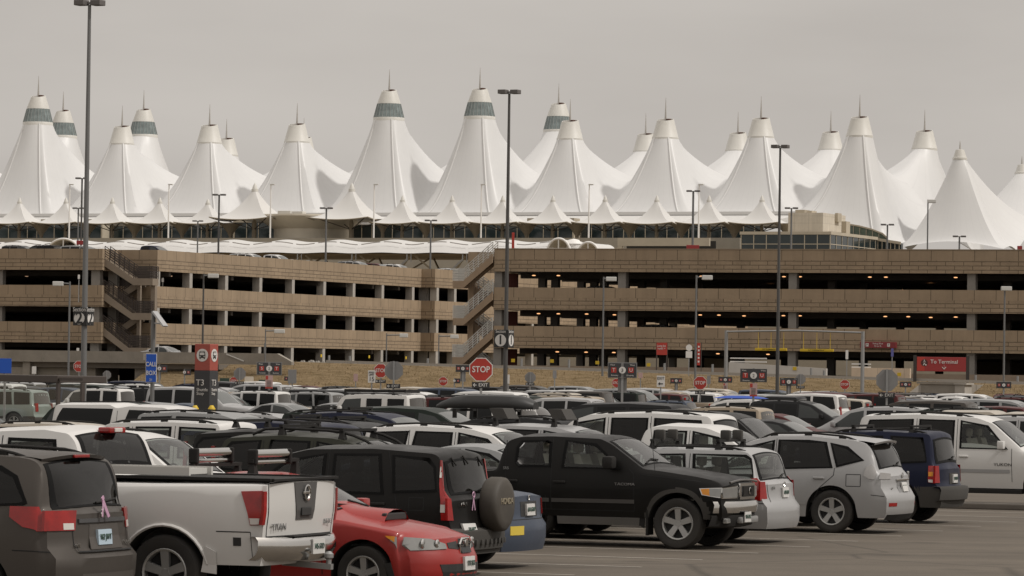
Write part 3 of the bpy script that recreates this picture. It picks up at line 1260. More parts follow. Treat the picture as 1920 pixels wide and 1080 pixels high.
def main_tent(row, k):
    A = FA if row == 'f' else BA
    ks = sorted(A)
    tall = k in (TALL_F if row == 'f' else TALL_B)
    w0 = 0.0 if row == 'f' else 40.0
    a0 = A[k]
    lo = (a0 - A[k - 1]) / 2 if k - 1 in A else 9.15
    hi = (A[k + 1] - a0) / 2 if k + 1 in A else 9.15
    rr, rz = (2.85, 49.6) if tall else (2.35, 45.6)
    s = 1 if row == 'f' else -1      # eave side: -w for the front row
    t = thing('fabric_tent', DESC.get((row, k), 'white fabric tent'), 'tent', T.p(a0, w0), T.rot, 'peaks of the white tent roof')
    CR = 6.4

    def zval(w):
        q = max(0, min(1, (w + 9.5) / 19.0))
        return 31.6 + 7.2 * (q * q * (3 - 2 * q)) ** .85

    def B(ph):
        ca, cw = cos(ph), sin(ph) * s
        best = 1e9
        for (d, lim) in ((ca, hi), (-ca, lo), (-cw, 9.5), (cw, 20.0)):
            if d > 1e-6:
                best = min(best, lim / d)
        a, w = ca * best, cw * best
        ang = atan2(a, -w)           # 0 towards the eave
        if abs(w + 9.5) < 1e-3:
            z = 31.6
            if k == 9 and row == 'f':
                z = 31.6 - 5.8 * max(0, min(1, (a + 7) / 13))
        elif w > 19.99:
            z = 38.8 + 1.0 * cos(pi * a / 18.3) ** 2
            if k == 9 and a > 0:
                z -= 9.5 * (a / hi) ** 1.6
        else:
            z = zval(w)
            if k == 9 and a > 0:
                z = 25.8 + 4.0 * max(0, (w + 9.5) / 29.5)
        # ridge cables run from the mast to the eave at a = +-CR
        angc = atan2(CR, 9.5)
        d = abs(abs(ang) - angc)
        p = 1.78 - .24 * math.exp(-(d / .32) ** 2)
        if abs(ang) < angc:
            p = 1.56
        if w > 0:
            p = 1.95 - .1 * abs(cos(ph))
        return a, w * s, z, p
    mb = MB()
    membrane(mb, (0, 0), rr, rz, B, nphi=96, nt=18)
    mb.build('membrane', M_FAB, t, smooth=50)
    # raised cable covers along the two front ridges
    if row == 'f':
        sm = MB()
        for sg in (-1, 1):
            ph = atan2(-9.5, sg * CR)
            a, w, zb, p = B(ph)
            path = []
            for j in range(15):
                q = j / 14
                x = rr * cos(ph) * (1 - q) + a * q
                y = rr * sin(ph) * (1 - q) + w * q
                path.append((x, y, zb + (rz - zb) * (1 - q) ** p + .02))
            sm.tube(path, .17, 6)
        sm.build('ridge_cable', M_SEAM, t, smooth=60)
    cone = MB()
    if tall:
        cone.lathe([(2.92, 49.2), (2.92, 49.9), (2.86, 50.0)], 32)
        cone.lathe([(2.2, 52.55), (2.16, 52.75), (1.36, 55.05), (1.22, 55.05), (1.24, 54.4)], 32)
        cone.v = [(x, y, z + (.2 * y if z > 54.9 else 0)) for x, y, z in cone.v]
        c = cone.build('cone', M_CONE, t, smooth=35)
        g = MB()
        g.lathe([(2.82, 50.0), (2.17, 52.56)], 32)
        gb = g.build('glass_band', M_BANDG, t, smooth=40)
        mu = MB()
        for i in range(24):
            an = 2 * pi * i / 24
            mu.bar((2.86 * cos(an), 2.86 * sin(an), 49.98), (2.2 * cos(an), 2.2 * sin(an), 52.58), .07, .07)
        mu.build('mullion', mat('mullion_grey', (.3, .32, .31), .5), gb)
        top = 54.4
    else:
        cone.lathe([(2.42, 45.3), (2.42, 45.75), (2.34, 45.85), (1.52, 49.0), (1.36, 49.0), (1.4, 48.3)], 32)
        cone.v = [(x, y, z + (.2 * y if z > 48.9 else 0)) for x, y, z in cone.v]
        c = cone.build('cone', M_CONE, t, smooth=35)
        top = 48.3
    q = MB()
    q.lathe([(0.001, top), (1.38, top + .12)], 20)
    q.lathe([(.55, top), (.5, top + .85), (.001, top + .9)], 10, c=(.45, .2, 0))
    q.build('rim_floor', M_RIM, c)
    spike(t, 55.0 if tall else 49.0, 4.0)


for k in range(-1, 10):
    main_tent('f', k)
for k in range(-1, 10):
    main_tent('b', k)


# the lower tents that close the right-hand end
def end_tent(px, py, b, label, wl, wr, wf, wb, ze):
    a0, zt = T.hit(px, py, b)
    t = thing('fabric_tent', label, 'tent', T.p(a0, b), T.rot, 'peaks of the white tent roof')
    rz = zt - 1.55

    def B(ph):
        ca, cw = cos(ph), sin(ph)
        best = 1e9
        for (d, lim) in ((ca, wr), (-ca, wl), (-cw, wf), (cw, wb)):
            if d > 1e-6:
                best = min(best, lim / d)
        a, w = ca * best, cw * best
        z = ze + (0 if w < 0 else 6 * (w / wb) ** 1.0)
        # scalloped lower edge: it lifts between the corner anchors
        if abs(w + wf) < 1e-3:
            q = (a + wl) / (wl + wr)
            z += 1.3 * sin(pi * q) ** 1.0
        elif w < 0:
            z += .6 * sin(pi * max(0, min(1, -w / wf)))
        return a, w, z, 1.5 if w < 0 else 1.7
    mb = MB()
    membrane(mb, (0, 0), 1.15, rz, B, nphi=96, nt=20)
    mb.build('membrane', M_FAB, t, smooth=28)
    cone = MB()
    cone.lathe([(1.3, rz - .25), (1.3, rz + .15), (1.15, rz + .25), (.75, zt), (.001, zt + .12)], 24)
    cone.build('cone', M_CONE, t, smooth=35)
    spike(t, zt, 1.6)


end_tent(1800, 281, 4, 'lower white tent with small capped cone standing alone at the right end of the roof', 9.2, 10.5, 8.0, 14, 25.6)
end_tent(1916, 309, 36, 'lower white rear tent cut off by the right picture edge', 10, 12, 14, 8, 30)

# the long low roof, window band and concrete below the tents
tb = thing('terminal_building', 'long terminal building with dark window band below the white tents', 'building', T.o, T.rot)
mb = MB()
mb.box(-70, AF, -11.0, -9.3, 30.6, 31.75)
mb.box(-70, AF, -11.3, -11.02, 31.3, 31.9)
mb.build('fascia', M_FABLO, tb)
mb = MB()
mb.hexa([(-70, -30.5, 28.9), (AF, -30.5, 28.9), (AF, -11.4, 28.9), (-70, -11.4, 28.9), (-70, -30.5, 29.2), (AF, -30.5, 29.2), (AF, -11.4, 31.2), (-70, -11.4, 31.2)])
mb.build('low_roof', M_FABLO, tb)
mb = MB()
mb.box(-70, AF, -30.2, -29.9, 26.3, 28.88)
mb.build('window_band', M_TGLASS, tb)
mb = MB()
for i in range(124):
    a = -70 + i * 2.0
    if a < AF:
        mb.box(a, a + .12, -30.28, -30.21, 26.3, 28.85)
mb.box(-70, AF, -30.4, -29.8, 25.4, 26.28)
mb.build('mullion', M_TCONC, tb)
# projecting entrance boxes with taller glass
for p0, p1 in ((90, 200), (450, 650), (1000, 1082)):
    mb, mg = MB(), MB()
    a0, a1 = T.hit(p0, 445, -31)[0], T.hit(p1, 445, -31)[0]
    mb.box(a0 - .3, a1 + .3, -33.2, -30.5, 29.25, 29.9)
    mb.box(a0 - .3, a0, -33.2, -30.5, 25.5, 29.24)
    mb.box(a1, a1 + .3, -33.2, -30.5, 25.5, 29.24)
    mg.box(a0 + .01, a1 - .01, -33.0, -32.8, 25.5, 29.24)
    n = max(2, int((a1 - a0) / 2.3))
    for i in range(1, n):
        x = a0 + (a1 - a0) * i / n
        mb.box(x - .06, x + .06, -33.1, -33.02, 25.5, 29.2)
    mb.build('entrance_frame', M_TCONC, tb)
    mg.build('entrance_glass', M_TGLASS, tb)
# glass wing and cream penthouse at the right
RGT = Fr(un(1690, 500, 640), TD)
aL, zt = RGT.hit(1390, 433, 0)
aC, ztc = RGT.hit(1557, 433, 0)
_, zm = RGT.hit(1480, 438, 0)
wing = thing('terminal_wing', 'dark glass two-storey wing with grey mullions below the cream rooftop block', 'building', RGT.p(aC, 0), RGT.rot)
zt = zat(1480, 433, RGT.p(aC, 0).y)
zlo = zt - 5.0
mb = MB()
wl = aC - aL
mb.box(-wl, 0, 0, 24, zlo, zt - .5)
mb.build('glass_wall', M_TGLASS, wing)
mb = MB()
n = 7
for i in range(n + 1):
    x = -wl + wl * i / n
    mb.box(x - .07, x + .07, -.08, -.005, zlo, zt - .52)
for i in range(1, 9):
    mb.box(.005, .08, i * 2.9 - .06, i * 2.9 + .06, zlo, zt - .52)
for z in (zt - 1.0 - 1.0, zt - 4.0):
    mb.box(-wl, .09, -.09, -.085 + .08, z - .06, z + .06)
    mb.box(.004, .085, 0, 23, z - .06, z + .06)
mb.box(-wl - .2, .2, -.2, 24, zt - .48, zt)
mb.build('frame', M_TCONC, wing)
# far glass wing receding further right, pale frame
mb = MB()
a2 = RGT.hitu(1690, 450, aC)[0]
pent_l, pent_zt = RGT.hit(1478, 399, 3)
pent_r, _ = RGT.hit(1543, 402, 3)
pz0 = zt + .02
ph_ = thing('rooftop_block', 'cream panelled rooftop block with a lower right part and vents on top', 'building', RGT.p(pent_r, 3), RGT.rot)
mb = MB()
mb.box(-(pent_r - pent_l), 0, 0, 11.5, pz0, pent_zt)
mb.build('wall', M_TCREAM, ph_)
for b_ in ((-5.2, -3.6, 1.5, 4, pent_zt + .01, pent_zt + .55), (-3.2, -2.4, 1.5, 4, pent_zt + .01, pent_zt + .4), (.02, .8, 9.5, 11.5, pz0, pent_zt - 1.0), (.02, .5, 6.0, 8.0, pent_zt - 1.2, pent_zt + .2)):
    MB().box(*b_).build('vent_box', M_TCONC, ph_)
gw = thing('glass_gable', 'greenish glass end wall curving down to the right of the cream rooftop block', 'building', RGT.p(aC, 0), RGT.rot)
# built on a plane behind the wing
b2 = 26.0
pts = [RGT.hit(px, py, b2) for px, py in [(1588, 420), (1612, 424), (1635, 430), (1655, 438), (1664, 446), (1664, 470), (1588, 470)]]
mb = MB()
mb.prism([(p[0] - aC, p[1]) for p in pts], b2, b2 + .3)
mb.build('glass', mat('green_glass', (0.10, 0.135, 0.105), .15, spec=.6, noise=(.5, .4)), gw)
mb = MB()
for px in (1600, 1612, 1624, 1636, 1648):
    a, _ = RGT.hit(px, 440, b2 - .1)
    mb.bar((a - aC, b2 - .1, 24), (a - aC, b2 - .1, RGT.hit(px, 421 + (px - 1588) * .26, b2)[1]), .1)
for i in range(len(pts) - 3):
    mb.bar((pts[i][0] - aC, b2 - .12, pts[i][1]), (pts[i + 1][0] - aC, b2 - .12, pts[i + 1][1]), .25)
mb.build('frame', M_TCONC, gw)
# receding low glass block in front of the gable
lw = thing('terminal_wing', 'low glass wing stepping down to the right end beside the lone tent', 'building', RGT.p(aC, 0), RGT.rot)
pts = [RGT.hit(px, py, 24.5) for px, py in [(1596, 441), (1690, 456), (1690, 472), (1596, 472)]]
mb = MB()
mb.prism([(p[0] - aC, p[1]) for p in pts], 24.4, 25.4)
mb.build('glass_wall', M_TGLASS, lw)
mb = MB()
for i in range(12):
    px = 1598 + i * 8
    a, z1 = RGT.hit(px, 442 + (px - 1596) * .16, 24.3)
    mb.bar((a - aC, 24.3, z1 - 5), (a - aC, 24.3, z1), .12)
mb.bar((pts[0][0] - aC, 24.2, pts[0][1]), (pts[1][0] - aC, 24.2, pts[1][1]), .3, .45)
mb.build('frame', M_TCONC, lw)
# tan concrete approach structure left of the wing
ap = thing('approach_ramp', 'tan concrete ramp wall with a dark opening left of the glass wing', 'ramp', RGT.p(aL, -4), RGT.rot)
q0, z1 = RGT.hit(1158, 446, -4)
q1, _ = RGT.hit(1330, 446, -4)
mb = MB()
mb.box(q0 - aL, q1 - aL, 0, .5, z1 - 1.3, z1)
mb.box(q0 - aL, q0 - aL + .8, 0.02, .6, z1 - 3.5, z1 - 1.31)
mb.build('wall', M_TCONC, ap)
mb = MB()
mb.box(q0 - aL + .4, q1 - aL, 3, 3.2, z1 - 3.5, z1 - .4)
mb.build('opening', mat('opening_shade', (.03, .028, .024), .9), ap)  # dark panel stands in for the shade within the opening


# ------------------------------------------------------------------ small pointed canopies along the kerb
def small_tent(px, ptip, peave, half, label):
    b = -45.0
    a0, ztip = T.hit(px, ptip, b)
    _, ze = T.hit(px, peave, b)
    t = thing('canopy_tent', label, 'canopy', T.p(a0, b), T.rot, 'small pointed canopies below the tent roof')
    sc = half / 4.6
    zr = ze + (ztip - ze) * .78
    r0 = .42 * sc

    def B(ph):
        ca, cw = cos(ph), sin(ph)
        best = 1e9
        for d in (ca, -ca, cw, -cw):
            if d > 1e-6:
                best = min(best, half / d)
        a, w = ca * best, cw * best
        cn = min(abs(a), abs(w)) / half
        return a, w, ze + .35 * sc * (cn ** 2) - .12, 2.25
    mb = MB()
    membrane(mb, (0, 0), r0, zr, B, nphi=48, nt=12)
    mb.build('membrane', M_FABLO, t, smooth=50)
    mb = MB()
    mb.lathe([(r0 * 1.15, zr - .1), (r0 * 1.1, zr + .28 * sc), (r0 * .9, zr + .3 * sc), (r0 * .55, zr + .8 * sc), (.03, ztip)], 16)
    mb.build('finial', M_CONE, t, smooth=40)
    # mast with four struts
    mb = MB()
    mb.tube([(0, 0, 25.4), (0, 0, ze - .6), (0, 0, ze + .5)], [.33 * sc, .33 * sc, .1], 10)
    mb.build('post', M_TAN, t, smooth=40)
    mb = MB()
    for sx in (-1, 1):
        for sy in (-1, 1):
            mb.bar((0, 0, ze - 1.3 * sc), (sx * half * .8, sy * half * .8, ze + .2 * sc), .13, .13)
    mb.build('strut', M_BRN, t)
    # edge beam
    mb = MB()
    pts = []
    for k in range(49):
        a, w, z, p = B(2 * pi * k / 48)
        pts.append((a, w, z))
    mb.tube(pts, .09, 6, caps=False)
    mb.build('edge_beam', M_TAN, t)
    # flared funnel column at the right-hand valley
    if half < 9:
        mb = MB()
        x = half + .1
        mb.lathe([(.3, 25.4), (.32, ze - 2.1), (.6, ze - 1.5), (1.5, ze - .35), (2.3, ze + .12)], 20, c=(x, 0, 0))
        mb.build('funnel_column', M_TAN, t, smooth=50)
    return t


for i, px in enumerate((-138, -50, 37, 124, 211, 300, 390)):
    small_tent(px, 370 + (0 if i < 6 else 3), 420.5, 4.45, 'small pointed white canopy in the left group, below the %s of the big tents' % ('first', 'first', 'first', 'second', 'second', 'third', 'third')[i] if px > 0 else 'small pointed white canopy beyond the left edge')
small_tent(478, 343, 413, 5.9, 'larger pointed white canopy left of centre, right after the left group of small canopies')
small_tent(660, 343, 413, 5.9, 'larger pointed white canopy just left of the long right-hand group of small canopies')
ordn = ['first', 'second', 'third', 'fourth', 'fifth', 'sixth', 'seventh', 'eighth']
for i, px in enumerate((755, 848, 943, 1037, 1135, 1232, 1330, 1429)):
    small_tent(px, 366, 420.5 + (.4 if i > 4 else 0), 4.4, 'small pointed white canopy, %s from the left in the long right-hand group' % ordn[i])

# cream drum with a flared soffit between the two larger canopies
a0, z1 = T.hit(584, 405, -40)
_, z0 = T.hit(584, 433, -40)
t = thing('entrance_drum', 'cream flared drum between the two larger pointed canopies, with small boxes on top', 'building', T.p(a0, -40), T.rot)
mb = MB()
mb.lathe([(6.6, z0 - 6), (6.6, z0 + .2), (7.6, z0 + .8), (9.6, z1 - .5), (10.0, z1 - .3), (10.0, z1)], 48, cap=True)
mb.build('drum_wall', mat('cream_render', (.62, .57, .48), .8, noise=(.4, .05)), t, smooth=40)
for x0_, x1_, h_ in ((-2.2, .2, .55), (.6, 2.6, .45)):
    mb = MB()
    mb.bbox(x0_, x1_, -9, -7.5, z1 + .01, z1 + h_, .05)
    mb.build('vent_box', M_CONE, t)

# thin white lamp posts along the kerb
for i, px in enumerate((131, 317, 508, 702, 903, 1105, 1311)):
    b = -52
    a, z = T.hit(px, 345, b)
    t = thing('street_lamp', 'thin white lamp post among the small canopies, %s from the left of its row' % ordn[i], 'street lamp', T.p(a, b, 25.4), T.rot, 'thin white lamp posts by the terminal')
    mb = MB()
    mb.tube([(0, 0, 0), (0, 0, z - 25.4)], [.16, .1], 8)
    mb.build('pole', M_WHITE, t)
    mb = MB()
    mb.bbox(-.1, .75, -.2, .2, z - 25.4 - .2, z - 25.4, .04)
    mb.build('lamp_head', M_HEADL, t)

# ------------------------------------------------------------------ wavy membrane roof in the middle distance
CW = Fr(un(560, 460, 560), 23.0)
aR, _ = CW.hit(1028, 470, 0)
aLft, _ = CW.hit(-260, 470, 0)
_, zlow = CW.hit(560, 472, 0)
per = (CW.hit(662, 460, 0)[0] - CW.hit(560, 460, 0)[0])
cz = thing('wavy_canopy', 'long low wavy white membrane roof on branching steel struts behind the garage tops', 'canopy', CW.p(0, 0), CW.rot)
ph0 = CW.hit(530, 450, 3)[0]
rows = []
N = int((aR - aLft) / .55)
prof = [(-.25, -.12), (0, 0), (.5, .55), (1.4, 1.0), (2.8, 1.55), (4.5, 1.9), (6.5, 1.6), (9, .6), (11, -.4)]
for (dy, dz) in prof:
    row = []
    for i in range(N + 1):
        a = aLft + (aR - aLft) * i / N
        w = .5 + .5 * cos(2 * pi * (a - ph0) / per)
        bump = (w ** 1.3) * .36 * max(0, min(1, dz / 1.9)) if dz > 0 else 0
        sagz = -.12 * (1 - w) if dz <= 0.6 else 0
        row.append((a, dy, zlow + dz * .74 + bump + sagz + .08 * max(0, dz) / 1.9))
    rows.append(row)
mb = MB()
mb.grid(rows)
mb.build('membrane', M_FABLO, cz, smooth=50)
# dashed seam that swings from peak to peak
mb = MB()
dash = []
for i in range(N * 2 + 1):
    a = aLft + (aR - aLft) * i / (N * 2)
    w = .5 + .5 * cos(2 * pi * (a - ph0) / per)
    z = zlow + 1.02 + .42 * w ** .8
    y = 1.4 + (w ** .8) * .25
    dash.append((a, y - .55, z - .02))
for i in range(len(dash) - 1):
    if i % 12 < 10:
        mb.bar(dash[i], dash[i + 1], .12, .12)
mb.build('seam', mat('seam_grey', (.36, .34, .32), .7), cz)
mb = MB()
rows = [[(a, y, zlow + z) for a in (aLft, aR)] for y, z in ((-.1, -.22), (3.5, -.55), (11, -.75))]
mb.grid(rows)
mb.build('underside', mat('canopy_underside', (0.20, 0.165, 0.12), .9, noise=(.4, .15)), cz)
mb = MB()
a = ph0 - per * 6
while a < aR + 1:
    for sx in (-1, 1):
        mb.bar((a + sx * .3, 3.2, zlow - 3.8), (a + sx * per * .46, 1.0, zlow - .45), .22, .22)
        mb.bar((a + sx * .3, 3.2, zlow - 3.8), (a + sx * per * .46, 7.5, zlow - .7), .2, .2)
    mb.box(a - .3, a + .3, 3.0, 3.6, 16.0, zlow - 3.6)
    a += per
mb.build('strut', mat('strut_steel', (0.29, 0.25, 0.19), .7), cz)
mb = MB()
a = ph0 - per * 5.5
while a < aR + 1:
    mb.tube([(a - .25, -.2, zlow - .35), (a - .25, -.2, zlow - 1.2)], .1, 8)
    mb.tube([(a + .35, -.2, zlow - .3), (a + .35, -.2, zlow - 1.4)], .07, 8)
    mb.bar((a - .3, -.1, zlow - 1.1), (a - 2.1, .8, zlow - 2.3), .22, .3)
    a += per
mb.build('hanger', M_STEEL, cz)
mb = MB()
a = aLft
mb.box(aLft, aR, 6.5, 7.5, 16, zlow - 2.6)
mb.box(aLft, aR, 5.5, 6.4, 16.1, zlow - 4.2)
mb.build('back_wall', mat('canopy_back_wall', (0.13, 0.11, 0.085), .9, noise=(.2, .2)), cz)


def arch_end(px0, px1, ptop, pbase, b, label):
    """open half-round canopy end with a white arch rib"""
    a0, zb = CW.hit(px0, pbase, b)
    a1, _ = CW.hit(px1, pbase, b)
    _, zt = CW.hit((px0 + px1) / 2, ptop, b)
    zb -= 1.5
    ac, w, h = (a0 + a1) / 2, (a1 - a0) / 2, zt - zb
    t = thing('arched_canopy', label, 'canopy', CW.p(ac, b), CW.rot, 'arched canopy ends')
    n = 24
    mb = MB()
    mb.tube([(-w * cos(pi * i / n), 0, zb + h * sin(pi * i / n) ** .8) for i in range(n + 1)], .17, 8)
    mb.build('arch_rib', M_WHITE, t, smooth=50)
    mb = MB()
    rows = [[(-w * cos(pi * i / n) * .98, d, zb + h * .97 * sin(pi * i / n) ** .8) for i in range(n + 1)] for d in (.1, 3, 7)]
    mb.grid(rows)
    mb.build('membrane', M_FABLO, t, smooth=50)
    mb = MB()
    mb.bar((0, -.05, zb), (0, -.05, zt - .1), .14)
    mb.bar((-w * .8, -.05, zb + h * .55), (w * .8, -.05, zb + h * .55), .1)
    mb.build('mullion', M_WHITE, t)
    mb = MB()
    mb.box(-w * .9, w * .9, 6.9, 7.0, zb, zb + h * .8)
    mb.build('back_panel', M_TAN, t)


arch_end(1024, 1071, 447.5, 467, -.8, 'half-round white canopy end, the left and larger of two above the right garage')
arch_end(1082, 1124, 454.5, 467, -.6, 'half-round white canopy end, the right and smaller of two above the right garage')
arch_end(86, 152, 448, 468, -2.0, 'white arched canopy end above the left garage behind the parked jeep')
mb = MB()
a, z = CW.hit(1076, 451, 1)
t = thing('roof_hut', 'small white rooftop hut between the two half-round canopy ends', 'hut', CW.p(a, 1), CW.rot)
mb = MB()
mb.lathe([(1.0, z - 2.5), (1.0, z - .5), (1.15, z - .45), (.7, z + .1), (.001, z + .25)], 14)
mb.build('dome', M_WHITE, t, smooth=40)
# ================================================================== vehicles
def paint(name, col, rough=.34, metal=.0, dust=.10):
    dk = max(col) < .13
    return mat('paint_' + name, col, rough, metal, coat=.07 if dk else .35, dust=dust * (.2 if dk else 1), spec=.16 if dk else .5)


PAINT = {
    'white': paint('white', (0.60, 0.59, 0.57), dust=.06),
    'silver': paint('silver', (0.36, 0.36, 0.36), .38, .35, .08),
    'light grey': paint('light_grey', (0.25, 0.255, 0.255), .38, .3),
    'grey': paint('grey', (0.085, 0.085, 0.087), .38, .3),
    'grey brown': paint('grey_brown', (0.075, 0.067, 0.060), .36, .3),
    'black': paint('black', (0.007, 0.0065, 0.006), .3, 0, .07),
    'charcoal': paint('charcoal', (0.020, 0.0205, 0.0215), .34, .2),
    'dark green': paint('dark_green', (0.013, 0.019, 0.015), .34, .15),
    'olive': paint('olive', (0.03, 0.031, 0.023), .36, .15),
    'navy': paint('navy', (0.009, 0.012, 0.030), .33, .15),
    'blue grey': paint('blue_grey', (0.062, 0.076, 0.105), .36, .25),
    'maroon': paint('maroon', (0.07, 0.016, 0.016), .35, .1),
    'red': paint('red', (0.27, 0.011, 0.008), .3, 0, .02),
    'tan': paint('tan', (0.31, 0.25, 0.18), .38, .15),
    'beige': paint('beige', (0.40, 0.355, 0.29), .38, .1),
    'pale green': paint('pale_green', (0.23, 0.27, 0.245), .38, .25),
}
M_GLASS = mat('car_glass', (0.005, 0.0055, 0.0055), 0.06, spec=.25)
M_CLEAR = mat('clear_glass', (0.028, 0.032, 0.031), 0.06, spec=.5)
M_WIND = mat('windscreen_glass', (0.08, 0.086, 0.082), 0.07, spec=.7, noise=(.8, .12))
M_RGLASS = mat('dusty_rear_glass', (0.06, 0.055, 0.049), 0.14, spec=.5, noise=(.8, .15))
M_PLAS = mat('black_trim', (0.013, 0.0125, 0.012), 0.6, dust=.04, spec=.25)
M_GPLAS = mat('grey_cladding', (0.045, 0.043, 0.04), 0.65, dust=.1, spec=.3)
M_TYRE = mat('tyre_rubber', (0.016, 0.0155, 0.015), 0.85, dust=.15)
M_RIM = mat('alloy_rim', (0.42, 0.42, 0.41), 0.38, 0.65, dust=.12)
M_RIMD = mat('brake_dark', (0.02, 0.02, 0.02), .7)
M_CHROME = mat('chrome', (0.62, 0.61, 0.59), 0.13, 1.0)
M_TAIL = mat('tail_red', (0.26, 0.008, 0.007), 0.15, spec=.7, noise=(5, .3))
M_TAILC = mat('tail_clear', (0.58, 0.55, 0.52), 0.18, spec=.6)
M_AMBER = mat('amber_lens', (0.62, 0.24, 0.02), 0.2, spec=.6)
M_HLAMP = mat('headlamp_lens', (0.27, 0.27, 0.26), 0.08, .35, spec=.9, noise=(4, .15))
M_PLATE = mat('number_plate', (0.56, 0.55, 0.53), .5)
M_PTXT = mat('plate_text', (0.07, 0.11, 0.09), .6)
M_UNDER = mat('underbody', (0.012, 0.011, 0.010), .9)
M_SEAM2 = mat('panel_gap', (0.006, 0.006, 0.006), .8)
M_FABRIC = mat('seat_cloth', (.22, .2, .17), .9)


G_CLEAR = thin_glass('clear_car_glass', (.74, .78, .76))
G_DARK = thin_glass('privacy_car_glass', (.075, .075, .075), .8)
G_WIND = thin_glass('windscreen_car_glass', (.58, .63, .60))
G_REAR = thin_glass('rear_car_glass', (.30, .30, .28))
M_SEAL = mat('window_seal', (.006, .006, .006), .6, spec=.1)
M_SEAT = mat('seat_grey', (.46, .43, .38), .9)
M_CABIN = mat('cabin_dark', (.045, .043, .04), .85)


def inside(poly, x, z):
    r = False
    j = len(poly) - 1
    for i in range(len(poly)):
        (xi, zi), (xj, zj) = poly[i], poly[j]
        if (zi > z) != (zj > z) and x < (xj - xi) * (z - zi) / (zj - zi) + xi:
            r = not r
        j = i
    return r


def shrink(poly, m):
    """inset a polygon towards its centroid by about m metres"""
    cx = sum(p[0] for p in poly) / len(poly)
    cz = sum(p[1] for p in poly) / len(poly)
    out = []
    for x, z in poly:
        d = sqrt((x - cx) ** 2 + (z - cz) ** 2)
        k = max(.3, (d - m * 1.35) / d)
        out.append((cx + (x - cx) * k, cz + (z - cz) * k))
    return out


def lerp_tab(tab, x):
    if x <= tab[0][0]:
        return tab[0][1]
    for (x0, y0), (x1, y1) in zip(tab, tab[1:]):
        if x <= x1:
            return y0 + (y1 - y0) * (x - x0) / (x1 - x0) if x1 > x0 else y1
    return tab[-1][1]


def smooth_tab(tab, x, r):
    return sum(lerp_tab(tab, x + r * k) * w for k, w in ((-1, .15), (-.5, .22), (0, .26), (.5, .22), (1, .15)))


